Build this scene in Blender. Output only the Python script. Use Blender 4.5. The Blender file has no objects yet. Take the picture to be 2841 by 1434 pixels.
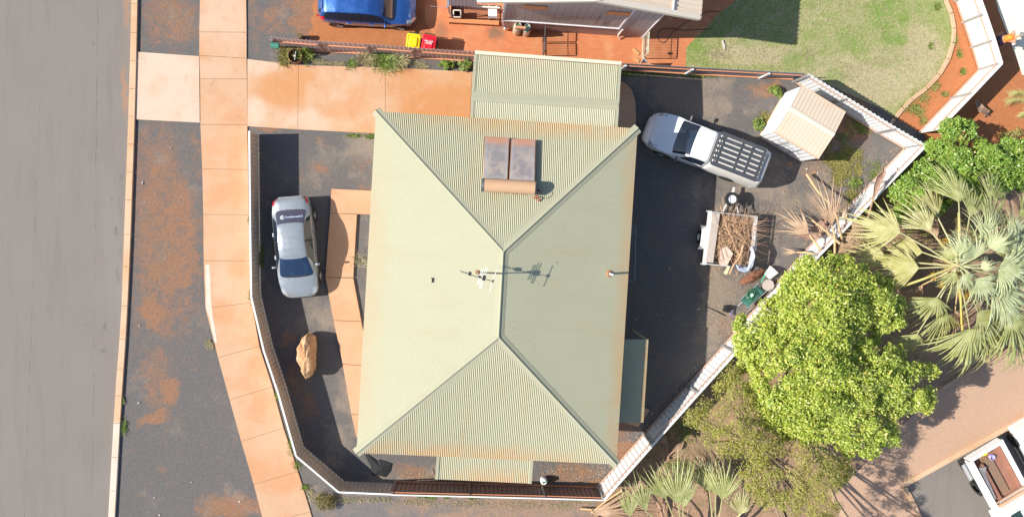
import bpy, bmesh, math, random
import numpy as np
from mathutils import Vector, Matrix, Quaternion
R = math.radians
random.seed(7); RNG = np.random.default_rng(7)
S = bpy.context.scene
COL = S.collection

# ---------------------------------------------------------------- camera, sky, sun, exposure
CAM_H = 34.0; FPX = 2061.0; PW, PH = 2841.0, 1434.0
NADIR = (1307.0, 600.0)
cam = bpy.data.objects.new('camera', bpy.data.cameras.new('camera')); COL.objects.link(cam)
S.camera = cam
cam.data.sensor_fit = 'HORIZONTAL'; cam.data.sensor_width = 36.0
cam.data.lens = FPX / PW * 36.0
cam.data.clip_start = 0.5; cam.data.clip_end = 400.0
_nd = Vector((NADIR[0] - PW / 2, -(NADIR[1] - PH / 2), -FPX)).normalized()
QC = _nd.rotation_difference(Vector((0, 0, -1)))
cam.rotation_mode = 'QUATERNION'; cam.rotation_quaternion = QC
cam.location = (0, 0, CAM_H)

SUN_EL, SUN_AZ = 37.85, 1.5      # light travels towards +X, a touch towards +Y
w = bpy.data.worlds.new('World'); S.world = w; w.use_nodes = True
wn = w.node_tree.nodes; wl = w.node_tree.links
sky = wn.new('ShaderNodeTexSky'); sky.sky_type = 'NISHITA'; sky.sun_disc = False
sky.sun_elevation = R(SUN_EL); sky.sun_rotation = R(270 - SUN_AZ)
sky.air_density = 1.0; sky.dust_density = 0.6; sky.ozone_density = 1.0
wl.new(sky.outputs[0], wn['Background'].inputs[0]); wn['Background'].inputs[1].default_value = 0.105
sl = bpy.data.lights.new('sun', 'SUN'); sl.energy = 4.5; sl.angle = R(0.5); sl.color = (1.0, 0.955, 0.865)
so = bpy.data.objects.new('sun', sl); COL.objects.link(so)
_ld = Vector((math.cos(R(SUN_EL)) * math.cos(R(SUN_AZ)), math.cos(R(SUN_EL)) * math.sin(R(SUN_AZ)), -math.sin(R(SUN_EL))))
so.rotation_mode = 'QUATERNION'; so.rotation_quaternion = Vector((0, 0, -1)).rotation_difference(_ld)
so.location = (-60, 0, 50)
S.view_settings.view_transform = 'Standard'; S.view_settings.look = 'None'
S.view_settings.exposure = 0.70; S.view_settings.gamma = 1.0

# ---------------------------------------------------------------- helpers
def P(px, py, z=0.0):
    """where the surveyed photo point (px, py) stands in the world if its height above ground is z"""
    d = QC @ Vector((px - PW / 2, -(py - PH / 2), -FPX))
    t = (z - CAM_H) / d.z
    return Vector((d.x * t, d.y * t, z))
def PP(pts, z=0.0): return [P(x, y, z) for x, y in pts]

MATS = {}
class MB:
    def __init__(s): s.v = []; s.f = []; s.m = []; s.uv = []
    def add(s, vs, fs, mi=0, uvs=None):
        o = len(s.v); s.v += [tuple(v) for v in vs]
        s.f += [tuple(i + o for i in f) for f in fs]; s.m += [mi] * len(fs)
        s.uv += [tuple(u) for u in uvs] if uvs is not None else [(0, 0)] * len(vs)
        return s
    def box(s, c, d, rz=0.0, mat=None, mi=0, taper=1.0):
        x, y, z = d[0] / 2, d[1] / 2, d[2] / 2
        vs = [Vector((sx * x * (taper if sz > 0 else 1), sy * y * (taper if sz > 0 else 1), sz * z)) for sz in (-1, 1) for sx, sy in ((-1, -1), (1, -1), (1, 1), (-1, 1))]
        M = mat if mat is not None else Matrix.Rotation(rz, 4, 'Z')
        vs = [M @ v + Vector(c) for v in vs]
        return s.add(vs, [(3, 2, 1, 0), (4, 5, 6, 7), (0, 1, 5, 4), (1, 2, 6, 5), (2, 3, 7, 6), (3, 0, 4, 7)], mi)
    def beam(s, a, b, w=.05, h=.05, up=(0, 0, 1), mi=0):
        a = Vector(a); b = Vector(b); d = (b - a)
        if d.length < 1e-6: return s
        n = d.normalized(); u = Vector(up)
        if abs(n.dot(u)) > .98: u = Vector((1, 0, 0))
        sd = n.cross(u).normalized(); u = sd.cross(n).normalized()
        vs = [p + sd * sx * w / 2 + u * sy * h / 2 for p in (a, b) for sx, sy in ((-1, -1), (1, -1), (1, 1), (-1, 1))]
        return s.add(vs, [(3, 2, 1, 0), (4, 5, 6, 7), (0, 1, 5, 4), (1, 2, 6, 5), (2, 3, 7, 6), (3, 0, 4, 7)], mi)
    def prism(s, poly, z0, z1, mi=0):
        n = len(poly); a = sum(poly[i][0] * poly[(i + 1) % n][1] - poly[(i + 1) % n][0] * poly[i][1] for i in range(n))
        if a < 0: poly = poly[::-1]
        vs = [(p[0], p[1], z0) for p in poly] + [(p[0], p[1], z1) for p in poly]
        return s.add(vs, [tuple(range(n))[::-1], tuple(range(n, 2 * n))] + [(i, (i + 1) % n, n + (i + 1) % n, n + i) for i in range(n)], mi)
    def tube(s, pts, r, n=8, mi=0, caps=True):
        pts = [Vector(p) for p in pts]; rs = r if isinstance(r, (list, tuple)) else [r] * len(pts)
        vs = []; ref = None
        for i, p in enumerate(pts):
            d = (pts[min(i + 1, len(pts) - 1)] - pts[max(i - 1, 0)]).normalized()
            if ref is None: ref = d.orthogonal().normalized()
            ref = (ref - d * ref.dot(d)); ref = ref.normalized() if ref.length > 1e-5 else d.orthogonal().normalized()
            b = d.cross(ref)
            vs += [p + (ref * math.cos(2 * math.pi * k / n) + b * math.sin(2 * math.pi * k / n)) * rs[i] for k in range(n)]
        fs = [(i * n + k, i * n + (k + 1) % n, (i + 1) * n + (k + 1) % n, (i + 1) * n + k) for i in range(len(pts) - 1) for k in range(n)]
        if caps: fs += [tuple(range(n))[::-1], tuple((len(pts) - 1) * n + k for k in range(n))]
        return s.add(vs, fs, mi)
    def lathe(s, prof, c=(0, 0, 0), n=20, mat=None, mi=0, a0=0, a1=2 * math.pi):
        M = mat if mat is not None else Matrix.Identity(4); c = Vector(c); vs = []
        for r_, z in prof: vs += [M @ Vector((r_ * math.cos(a0 + (a1 - a0) * k / n), r_ * math.sin(a0 + (a1 - a0) * k / n), z)) + c for k in range(n)]
        fs = [(i * n + k, i * n + (k + 1) % n, (i + 1) * n + (k + 1) % n, (i + 1) * n + k) for i in range(len(prof) - 1) for k in range(n)]
        return s.add(vs, fs, mi)
    def grid(s, G, mi=0, uvs=None, flip=False):
        h = len(G); w_ = len(G[0]); vs = [p for row in G for p in row]
        fs = [(i * w_ + j, i * w_ + j + 1, (i + 1) * w_ + j + 1, (i + 1) * w_ + j) for i in range(h - 1) for j in range(w_ - 1)]
        if flip: fs = [f[::-1] for f in fs]
        return s.add(vs, fs, mi, uvs)

WM = {}      # world matrix of every object we make
def _prop(o, label, cat, group, kind):
    if label: o['label'] = label
    if cat: o['category'] = cat
    if group: o['group'] = group
    if kind: o['kind'] = kind
def E(name, label, cat, loc=(0, 0, 0), rz=0.0, group=None):
    o = bpy.data.objects.new(name, None); COL.objects.link(o); o.empty_display_size = .2
    o.location = loc; o.rotation_euler = (0, 0, rz)
    WM[o] = Matrix.Translation(Vector(loc)) @ Matrix.Rotation(rz, 4, 'Z')
    _prop(o, label, cat, group, None); return o
def O(name, mb, mats, parent=None, local=False, label=None, cat=None, group=None, kind=None, smooth=False, bevel=0, thick=0, loc=None):
    """one mesh object. vertices are world coordinates unless local=True"""
    if not isinstance(mats, (list, tuple)): mats = [mats]
    me = bpy.data.meshes.new(name); vs = mb.v
    o = bpy.data.objects.new(name, me); COL.objects.link(o)
    M = Matrix.Identity(4)
    if parent is not None: M = WM[parent]
    elif loc is not None:
        o.location = loc; M = Matrix.Translation(Vector(loc))
    if not local and (parent is not None or loc is not None):
        A = np.array(M.inverted()); V = np.array(vs, dtype=float).reshape(-1, 3); vs = (V @ A[:3, :3].T + A[:3, 3]).tolist()
    me.from_pydata([tuple(v) for v in vs], [], mb.f)
    for m in mats: me.materials.append(m)
    me.polygons.foreach_set('material_index', mb.m)
    if any(u != (0, 0) for u in mb.uv[:400]) or any(u != (0, 0) for u in mb.uv[-50:]):
        uvl = me.uv_layers.new(name='UVMap'); li = np.empty(len(me.loops), dtype=np.int32); me.loops.foreach_get('vertex_index', li)
        uvl.data.foreach_set('uv', np.array(mb.uv, dtype=np.float32)[li].ravel())
    if smooth: me.polygons.foreach_set('use_smooth', [True] * len(me.polygons))
    me.update()
    if parent is not None: o.parent = parent
    WM[o] = M
    if bevel:
        b = o.modifiers.new('bevel', 'BEVEL'); b.width = bevel; b.segments = 2; b.limit_method = 'ANGLE'
    if thick:
        t = o.modifiers.new('thickness', 'SOLIDIFY'); t.thickness = thick; t.offset = 0
    _prop(o, label, cat, group, kind); return o
def copy_tree(o, parent=None):
    c = o.copy(); COL.objects.link(c); c.parent = parent; WM[c] = WM[o]
    for ch in list(o.children): copy_tree(ch, c)
    return c

# ---------------------------------------------------------------- node helpers
class NT:
    def __init__(s, name):
        s.m = bpy.data.materials.new(name); s.m.use_nodes = True; s.t = s.m.node_tree; s.n = s.t.nodes; s.l = s.t.links
        s.b = s.n['Principled BSDF']; s.tc = s.n.new('ShaderNodeTexCoord')
        s.obj = s.tc.outputs['Object']; s.uv = s.tc.outputs['UV']
        g = s.n.new('ShaderNodeNewGeometry'); s.pos = g.outputs['Position']
    def set(s, k, v):
        if isinstance(v, bpy.types.NodeSocket): s.l.new(v, s.b.inputs[k])
        else:
            if k == 'Base Color' and len(v) == 3: v = (*v, 1)
            s.b.inputs[k].default_value = v
    def inp(s, node, i, v):
        if isinstance(v, bpy.types.NodeSocket): s.l.new(v, node.inputs[i])
        elif v is not None: node.inputs[i].default_value = v
    def noise(s, scale, detail=4, rough=.55, dist=0.0, vec=None):
        n = s.n.new('ShaderNodeTexNoise'); n.inputs['Scale'].default_value = scale; n.inputs['Detail'].default_value = detail
        n.inputs['Roughness'].default_value = rough; n.inputs['Distortion'].default_value = dist
        s.l.new(vec or s.pos, n.inputs['Vector']); return n.outputs['Fac']
    def vor(s, scale, feature='F1', vec=None, out='Distance'):
        n = s.n.new('ShaderNodeTexVoronoi'); n.feature = feature; n.inputs['Scale'].default_value = scale
        s.l.new(vec or s.pos, n.inputs['Vector']); return n.outputs[out]
    def math(s, op, a, b=0.0, clamp=False):
        n = s.n.new('ShaderNodeMath'); n.operation = op; n.use_clamp = clamp; s.inp(n, 0, a); s.inp(n, 1, b); return n.outputs[0]
    def mr(s, v, a, b, c=0.0, d=1.0, smooth=True):
        n = s.n.new('ShaderNodeMapRange'); n.interpolation_type = 'SMOOTHSTEP' if smooth else 'LINEAR'; n.clamp = True
        s.inp(n, 0, v)
        for i, x in enumerate((a, b, c, d)): n.inputs[i + 1].default_value = x
        return n.outputs[0]
    def mix(s, f, a, b, mode='MIX'):
        n = s.n.new('ShaderNodeMix'); n.data_type = 'RGBA'; n.blend_type = mode; s.inp(n, 0, f)
        for i, x in ((6, a), (7, b)):
            if not isinstance(x, bpy.types.NodeSocket) and len(x) == 3: x = (*x, 1)
            s.inp(n, i, x)
        return n.outputs[2]
    def map(s, loc=(0, 0, 0), rot=(0, 0, 0), sc=(1, 1, 1), vec=None, typ='POINT'):
        n = s.n.new('ShaderNodeMapping'); n.vector_type = typ; s.l.new(vec or s.pos, n.inputs[0])
        n.inputs[1].default_value = loc; n.inputs[2].default_value = rot; n.inputs[3].default_value = sc; return n.outputs[0]
    def sep(s, v, i):
        n = s.n.new('ShaderNodeSeparateXYZ'); s.l.new(v, n.inputs[0]); return n.outputs[i]
    def warp(s, scale, amt):
        n = s.n.new('ShaderNodeTexNoise'); n.inputs['Scale'].default_value = scale; n.inputs['Detail'].default_value = 5; s.l.new(s.pos, n.inputs['Vector'])
        a = s.n.new('ShaderNodeVectorMath'); a.operation = 'SUBTRACT'; s.l.new(n.outputs['Color'], a.inputs[0]); a.inputs[1].default_value = (.5, .5, .5)
        b = s.n.new('ShaderNodeVectorMath'); b.operation = 'SCALE'; s.l.new(a.outputs[0], b.inputs[0]); b.inputs['Scale'].default_value = amt
        c = s.n.new('ShaderNodeVectorMath'); c.operation = 'ADD'; s.l.new(s.pos, c.inputs[0]); s.l.new(b.outputs[0], c.inputs[1]); return c.outputs[0]
    def blobs(s, lst, vec, soft=.35):
        """soft stains: (px, py, rx, ry, angle, strength), sizes in metres"""
        out = None
        for px, py, rx, ry, an, k in lst:
            p = P(px, py); mp = s.map((p.x, p.y, 0), (0, 0, R(an)), (rx, ry, 1e4), vec, 'TEXTURE')
            ln = s.n.new('ShaderNodeVectorMath'); ln.operation = 'LENGTH'; s.l.new(mp, ln.inputs[0])
            v = s.mr(ln.outputs['Value'], soft, 1.25, k, 0.0)
            out = v if out is None else s.math('MAXIMUM', out, v)
        return out
    def bump(s, h, strength=.3, dist=.02):
        n = s.n.new('ShaderNodeBump'); n.inputs['Strength'].default_value = strength; n.inputs['Distance'].default_value = dist
        s.l.new(h, n.inputs['Height']); s.l.new(n.outputs[0], s.b.inputs['Normal']); return n
def M(name, col, rough=.6, metal=0.0, var=.10, scale=3.0, dirt=None, dirt_amt=.0, bump=0.0, bscale=40, coat=0.0, spec=None):
    if name in MATS: return MATS[name]
    t = NT(name); c2 = tuple(x * (1 - var) for x in col); c3 = tuple(min(1, x * (1 + var)) for x in col)
    c = t.mix(t.noise(scale, 6, .65), c2, c3)
    if dirt is not None: c = t.mix(t.mr(t.noise(scale * .7, 7, .7, .5), .5, .72, 0, dirt_amt), c, dirt)
    t.set('Base Color', c); t.set('Metallic', metal)
    t.set('Roughness', t.mr(t.noise(scale * 2.3, 4), .3, .7, max(.02, rough - .06), min(1, rough + .08)))
    if coat: t.set('Coat Weight', coat); t.set('Coat Roughness', .04)
    if spec is not None: t.set('Specular IOR Level', spec)
    if bump: t.bump(t.noise(bscale, 5, .6), bump, .01)
    MATS[name] = t.m; return t.m
# ================================================================ GROUND MATERIALS
def ground_mat(name, base, alt, blobs=None, tblobs=None, alt_bias=.62, fine=.35, alt_scale=.9, bump=.5, third=None, stretch=None, pebble=55, speck=.12):
    t = NT(name); wv = t.warp(1.3, .9)
    vec = t.map(sc=stretch, vec=wv) if stretch else wv
    g2_ = t.noise(7, 6, .75); n1 = t.noise(alt_scale, 8, .74, 1.9, vec); n2 = t.noise(alt_scale * 3.7, 6, .7, .3, vec)
    m = t.math('ADD', t.math('MULTIPLY', n1, .62), t.math('MULTIPLY', n2, .38))
    if blobs: m = t.math('ADD', m, t.math('MULTIPLY', t.blobs(blobs, wv), .36))
    k = t.math('MULTIPLY', t.mr(m, alt_bias - .10, alt_bias + .22, 0, 1), t.mr(g2_, .30, .64, .45, 1))
    g1 = t.noise(24, 3, .7); g2 = t.noise(9, 6, .75); vo = t.vor(pebble)
    c = t.mix(k, base, alt)
    if third:
        q_ = t.noise(.5, 7, .68, 0, wv)
        if tblobs: q_ = t.math('ADD', t.math('SUBTRACT', q_, .14), t.math('MULTIPLY', t.blobs(tblobs, wv), .35))
        c = t.mix(t.mr(q_, .40, .64, 0, .9), c, third)
    lum = t.math('ADD', t.math('MULTIPLY', t.math('SUBTRACT', g1, .5), fine * 1.7), t.math('MULTIPLY', t.math('SUBTRACT', g2, .5), fine * 1.9))
    sc = t.n.new('ShaderNodeVectorMath'); sc.operation = 'SCALE'; t.l.new(c, sc.inputs[0]); t.l.new(t.math('ADD', lum, 1.0), sc.inputs['Scale'])
    c = sc.outputs[0]
    if speck: c = t.mix(t.mr(t.vor(3.6, 'F1', t.warp(6, .25)), .035, .055, speck * 3, 0), c, tuple(min(.75, x * 2.2 + .18) for x in base))
    t.set('Base Color', c); t.set('Roughness', .95); t.set('Specular IOR Level', .2)
    hh = t.math('ADD', t.math('MULTIPLY', vo, .6), t.math('MULTIPLY', t.noise(70, 3, .7), .8))
    t.bump(hh, bump * .36, .02); return t.m
ORANGE = (.30, .148, .078); DARK = (.134, .123, .117)
MG = ground_mat('gravel', DARK, ORANGE, fine=.50, alt_bias=.60, third=(.26, .208, .162), tblobs=[(1900, 250, 2.6, 1.8, 0, .9), (1850, 350, 1.5, 2.5, 0, .35), (2150, 560, 4.5, 4.0, 20, .5), (2000, 850, 1.4, 3.0, 0, .6), (1000, 440, 1.1, 1.6, 0, .5), (870, 450, 1.2, 1.4, 0, .25), (900, 850, 1.0, 2.0, -10, .4), (960, 1120, 1.0, 3.0, -10, .55), (1100, 1310, 2.5, .8, 0, .5), (860, 1390, 1.0, 1.0, 0, .4), (820, 50, 1.5, .8, 0, .25)], blobs=[
    (455, 640, 1.7, 5.8, 2, .62), (500, 640, .9, 4.0, 2, .72), (470, 60, 1.5, 1.6, 0, .55), (440, 1060, .9, 2.0, 0, .50), (450, 420, 1.2, 1.3, 0, .40), (470, 600, .8, 2.9, 3, .42), (415, 520, .4, .8, 0, .4), (395, 760, .4, .6, 0, .5), (500, 760, .45, 1.5, 0, .6), (420, 860, .55, 1.1, 10, .9),
    (455, 900, .5, .9, 0, .5), (520, 900, .4, .7, 0, .35), (470, 1085, .5, .9, -8, .85), (430, 1155, .9, .35, 20, .8), (450, 1300, .5, .2, 0, .2), (380, 800, .35, 4.0, 2, .25), (545, 700, .25, 4.0, 2, .35), (545, 430, .2, 1.5, 0, .4), (700, 30, .4, 2.0, 0, .3),
    (640, 1405, 1.9, .75, 0, .85), (590, 1385, .6, .3, 0, .5), (470, 95, 1.1, .5, 15, .45), (430, 30, .9, .5, 0, .22), (350, 260, .2, 1.6, 0, .5), (349, 20, .18, .9, 0, .5),
    (770, 30, 1.2, .5, 35, .5), (760, 75, 1.0, .35, 0, .42), (860, 60, 1.0, 1.2, 0, .9), (1000, 95, 3.2, .35, 0, 1.1), (900, 5, 2.5, .6, 0, .8),
    (740, 358, .7, .12, 0, .8), (905, 140, 1.5, .25, 4, .5), (895, 395, .35, .3, 0, .35), (885, 470, .5, .35, 0, .55), (1010, 440, .8, 1.1, 0, .30), (1020, 530, .6, .2, 0, .45),
    (800, 940, .4, .6, 0, .5), (830, 1050, .6, 1.3, 0, .45), (860, 1120, .5, .8, 0, .42), (1140, 1310, 1.1, .5, 0, .62), (1590, 1310, 1.4, .55, 0, .62), (1730, 1260, .7, 1.0, 30, 1.2),
    (1660, 1345, 1.5, .3, 0, .7), (1700, 320, .9, 1.0, 0, .5), (1905, 250, .8, .6, 0, .2), (2300, 400, 1.6, .8, 30, .5), (2370, 330, 1.2, 1.4, 0, .9), (2120, 250, .9, .5, 0, .7), (2250, 470, .6, .5, 0, .4),
    (1730, 1180, .8, .5, 0, .5), (2030, 800, .5, .6, 0, .35), (2010, 900, .5, .9, 0, .35), (780, 1390, .5, .5, 0, .35)])
MG_R = ground_mat('red_dirt', (.43, .165, .068), (.34, .125, .055), alt_bias=.48, fine=.30, alt_scale=1.6, bump=.3, speck=.04)
M_GARDEN = ground_mat('garden_dirt', (.33, .20, .13), (.45, .30, .21), alt_bias=.50, fine=.5, alt_scale=1.3, bump=.7, third=(.24, .17, .10))
M_TAN = ground_mat('tan_dirt', (.46, .30, .21), (.50, .32, .21), alt_bias=.5, fine=.26, bump=.4, speck=.10)
M_OUT = ground_mat('verge_dirt', (.17, .155, .15), (.34, .215, .14), alt_bias=.53, fine=.45, alt_scale=.55, bump=.7, blobs=[(1250, 1400, 4.0, .6, 0, .3), (1500, 1410, 5, .8, 0, .5), (1350, 1434, 4, .4, 0, .5)])
M_LAWN = ground_mat('lawn_soil', (.21, .26, .075), (.43, .35, .225), alt_bias=.46, fine=.5, alt_scale=.8, bump=.8, speck=0, third=(.14, .24, .04), tblobs=[(2500, 60, 2.6, 1.4, 0, .5), (2380, 90, 1.6, 1.2, 0, .3), (2210, 180, 1.2, .8, 0, .5), (1940, 140, .8, .9, 0, .6), (2560, 300, .8, .5, 0, .4)],
                    blobs=[(2450, 150, .9, .5, 0, .6), (2560, 150, 1.0, 2.0, 0, .7), (2440, 240, 3.2, 1.0, 20, .6), (2090, 155, 2.2, .5, 0, .7), (2330, 200, 2.4, .8, 0, .55), (1990, 160, .5, .4, 0, .2)])

def concrete_mat(name, base, stain, pale, blobs=None, pblobs=None, rough=.85, amt=.75, fine=.06):
    t = NT(name); wv = t.warp(.7, 1.1)
    c = t.mix(t.mr(t.noise(.55, 6, .55, 0, wv), .42, .66, 0, amt), base, stain)
    if blobs: c = t.mix(t.math('MULTIPLY', t.blobs(blobs, wv), .9), c, stain)
    if pblobs: c = t.mix(t.blobs(pblobs, wv), c, pale)
    c = t.mix(t.mr(t.noise(1.7, 8, .75, .5), .50, .74, 0, .40), c, tuple(x * .74 for x in stain)); c = t.mix(t.mr(t.noise(2.6, 8, .75, .8), .54, .72, 0, .35), c, pale)
    g = t.math('ADD', t.math('MULTIPLY', t.math('SUBTRACT', t.noise(18, 6, .75), .5), fine * 3), 1.0)
    sc = t.n.new('ShaderNodeVectorMath'); sc.operation = 'SCALE'; t.l.new(c, sc.inputs[0]); t.l.new(g, sc.inputs['Scale'])
    t.set('Base Color', sc.outputs[0]); t.set('Roughness', rough); t.set('Specular IOR Level', .25)
    t.bump(t.noise(120, 4, .7), .12, .01); return t.m
M_FOOT = concrete_mat('footpath_concrete', (.55, .34, .21), (.54, .265, .13), (.60, .45, .33), pblobs=[(620, 60, 1.3, 1.5, 0, .55), (600, 180, 1, .6, 0, .3), (620, 780, .5, 1.2, 0, .25)],
                      blobs=[(655, 470, .5, 2.2, 0, .7), (660, 330, .7, .6, 0, .6)])
M_APRON = concrete_mat('apron_concrete', (.59, .45, .345), (.56, .37, .24), (.60, .49, .40))
M_DRIVE = concrete_mat('driveway_concrete', (.56, .36, .23), (.52, .235, .092), (.60, .47, .36), blobs=[(770, 255, 1.4, .8, 0, .8), (1230, 290, 2.6, 1.4, 0, 1.0), (960, 300, 1.5, .6, 0, .5), (1050, 255, 1.4, .5, 0, .4), (1160, 210, 2.6, .3, 0, .5), (1290, 230, .6, .8, 0, .5)],
                       pblobs=[(720, 180, 1.0, .5, 0, .6), (850, 330, 1.2, .6, 0, .6), (710, 310, .5, .8, 0, .7)], fine=.1)
M_YPATH = concrete_mat('path_concrete', (.58, .335, .20), (.56, .285, .15), (.62, .41, .28))
M_KERB = concrete_mat('kerb_concrete', (.60, .41, .265), (.56, .32, .17), (.63, .52, .42))
M_KERBP = concrete_mat('kerb_pale', (.63, .53, .43), (.6, .47, .35), (.63, .54, .46))
M_EDGE = concrete_mat('edging_concrete', (.50, .34, .22), (.45, .27, .16), (.5, .4, .3))
M_SLAB = concrete_mat('pale_slab', (.78, .73, .56), (.76, .69, .50), (.8, .77, .68), amt=.3, fine=.02)

# road
t = NT('asphalt')
c = t.mix(t.noise(.35, 4, .5), (.208, .178, .155), (.236, .206, .182))
c = t.mix(t.mr(t.noise(2.1, 8, .7, .0, t.map(sc=(1, .10, 1))), .48, .72, 0, .5), c, (.17, .145, .128))
g = t.math('ADD', t.math('MULTIPLY', t.math('SUBTRACT', t.noise(26, 5, .9), .5), 1.3), 1.0)
sc = t.n.new('ShaderNodeVectorMath'); sc.operation = 'SCALE'; t.l.new(c, sc.inputs[0]); t.l.new(g, sc.inputs['Scale']); c = sc.outputs[0]
c = t.mix(t.mr(t.vor(7.0, 'F1'), .04, .075, .5, 0), c, (.52, .47, .42))
wv = t.warp(2.0, .5)
c = t.mix(t.blobs([(345, 250, .13, 1.2, 0, .75), (350, 20, .14, 1.0, 0, .6), (352, 290, .1, .5, 0, .4)], wv), c, (.38, .20, .115))
c = t.mix(t.blobs([(322, 640, .1, .24, 0, .75), (310, 552, .05, .1, 0, .7), (327, 760, .07, .5, 0, .45), (290, 905, .09, .2, 0, .4), (288, 972, .18, .15, 0, .35), (240, 900, .2, .1, 0, .15), (333, 690, .05, .2, 0, .4), (336, 492, .08, .15, 0, .3), (258, 122, .1, .1, 0, .25)], t.warp(3, .15)), c, (.10, .085, .075))
c = t.mix(t.blobs([(314, 700, .42, 4.5, 1, .35)], wv), c, (.245, .235, .22))
# long hairline cracks along the wheel lines
for (x0, y0, x1, y1, a) in ((118, 100, 80, 1100, .34), (271, 0, 256, 1434, .42)):
    p0, p1 = P(x0, y0), P(x1, y1); an = math.atan2(p1.x - p0.x, p1.y - p0.y)
    mp = t.map((p0.x, p0.y, 0), (0, 0, -an), (1, 1, 1), t.warp(1.1, .10), 'TEXTURE')
    ax = t.math('ABSOLUTE', t.sep(mp, 0))
    c = t.mix(t.math('MULTIPLY', t.mr(ax, .012, .035, a, 0), t.mr(t.noise(1.0, 3), .42, .6)), c, (.10, .085, .08))
t.set('Base Color', c); t.set('Roughness', .9); t.set('Specular IOR Level', .3)
t.bump(t.math('ADD', t.vor(60), t.noise(90, 3, .8)), .35, .02); M_ROAD = t.m

# brick pavers
t = NT('brick_pavers')
br = t.n.new('ShaderNodeTexBrick'); t.l.new(t.map(rot=(0, 0, R(3.2)), vec=t.pos), br.inputs['Vector'])
br.inputs['Scale'].default_value = 1.0; br.inputs['Brick Width'].default_value = .23; br.inputs['Row Height'].default_value = .115
br.inputs['Mortar Size'].default_value = .006; br.offset = 0.5; br.squash = 1.0
br.inputs['Color1'].default_value = (.56, .195, .08, 1); br.inputs['Color2'].default_value = (.50, .17, .07, 1); br.inputs['Mortar'].default_value = (.46, .155, .06, 1)
c = br.outputs['Color']
c = t.mix(t.mr(t.noise(.9, 7, .6, .4), .45, .7, 0, .6), c, (.60, .29, .14))
c = t.mix(t.blobs([(1375, 92, .45, .35, 0, .9), (1225, 85, .3, .5, 0, .5)], t.warp(3, .4)), c, (.21, .12, .075))
c = t.mix(t.mr(t.noise(2.5, 8, .7), .55, .75, 0, .35), c, (.40, .13, .05))
t.set('Base Color', c); t.set('Roughness', .85); M_PAVE = t.m

# ================================================================ GROUND SHEETS
def ragged(pts, amp=.05, step=.22, closed=True, seed=1):
    rr = random.Random(seed); out = []; n = len(pts)
    for i in range(n if closed else n - 1):
        a, b = pts[i], pts[(i + 1) % n]; L = (b - a).length; k = max(1, int(L / step)); d = (b - a)
        nn = Vector((-d.y, d.x, 0)).normalized()
        for j in range(k): out.append(a.lerp(b, j / k) + nn * (rr.uniform(-amp, amp) if j else 0))
    return out
def sheet(name, px, z, mat, amp=0.0, seed=1, kind='structure', thick=0.0):
    pts = PP(px); pts = ragged(pts, amp, seed=seed) if amp else pts
    b = MB()
    if thick: b.prism(pts, z - thick, z)
    else:
        a = sum(pts[i].x * pts[(i + 1) % len(pts)].y - pts[(i + 1) % len(pts)].x * pts[i].y for i in range(len(pts)))
        if a < 0: pts = pts[::-1]
        b.add([(p.x, p.y, z) for p in pts], [tuple(range(len(pts)))])
    o = O(name, b, mat, kind=kind)
    bm = bmesh.new(); bm.from_mesh(o.data); bmesh.ops.triangulate(bm, faces=[f for f in bm.faces if len(f.verts) > 4]); bm.to_mesh(o.data); bm.free()
    return o
# base ground: gentle unevenness, to the horizon
b = MB(); N = 90; L = 150.0
def gz(x, y): return -.006
b.add([(-L, -L, -.006), (L, -L, -.006), (L, L, -.006), (-L, L, -.006)], [(0, 1, 2, 3)])
O('ground', b, MG, kind='structure')
kerbL = [(380, -900), (367, -60), (367, 0), (364, 150), (358, 345), (345, 705), (340, 850), (333, 960), (324, 1070), (316, 1200), (303, 1434), (300, 1500), (255, 2200)]
kerbR = [(397, -900), (384, -60), (384, 0), (381, 150), (376, 345), (363, 705), (356, 850), (350, 960), (342, 1070), (334, 1200), (321, 1434), (318, 1500), (273, 2200)]
sheet('road', [(-420, -900)] + kerbL + [(-420, 2200)], .0, M_ROAD)
# kerb in cast lengths
jy = [-900, -760, -620, -480, -340, -200, -60, 13, 93, 170, 248, 324, 401, 478, 555, 650, 739, 848, 939, 1021, 1096, 1172, 1266, 1359, 1434, 1500, 1640, 1780, 1920, 2060, 2200]
def along(poly, y):
    for (x0, y0), (x1, y1) in zip(poly, poly[1:]):
        if y0 <= y <= y1: return x0 + (x1 - x0) * (y - y0) / (y1 - y0)
    return poly[-1][0]
for mt, nm, ys in ((M_KERB, 'kerb', [y for y in jy if y <= 1172]), (M_KERBP, 'kerb', [y for y in jy if y >= 1172])):
    b = MB()
    for a, c_ in zip(ys, ys[1:]):
        q = [P(along(kerbL, a), a + .25), P(along(kerbR, a), a + .25), P(along(kerbR, c_), c_ - .25), P(along(kerbL, c_), c_ - .25)]
        b.prism(q, -.02, .10)
    O(nm, b, mt, kind='structure', bevel=.012)
FT = [((566, -900), (692, -900)), ((564, -600), (690, -600)), ((560, -300), (686, -300)), ((557, -60), (683, -60)), ((554, 90), (685, 91)), ((554, 155), (685, 163)), ((556, 220), (686, 220)), ((557, 346), (687, 347)), ((562, 469), (689, 471)), ((565, 595), (691, 596)), ((566, 723), (695, 723)),
      ((571, 855), (699, 839)), ((606, 991), (720, 960)), ((638, 1108), (756, 1072)), ((670, 1223), (787, 1186)), ((705, 1342), (827, 1306)), ((733, 1450), (862, 1418)), ((760, 1560), (890, 1520)), ((850, 1900), (980, 1860)), ((930, 2200), (1060, 2160))]
b = MB()
for i, ((l0, r0), (l1, r1)) in enumerate(zip(FT, FT[1:])):
    g_ = .35
    L0, R0, L1, R1 = P(l0[0], l0[1] + g_), P(r0[0], r0[1] + g_), P(l1[0], l1[1] - g_), P(r1[0], r1[1] - g_)
    b.prism([L0, R0, R1, L1], -.02, .045)
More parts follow.
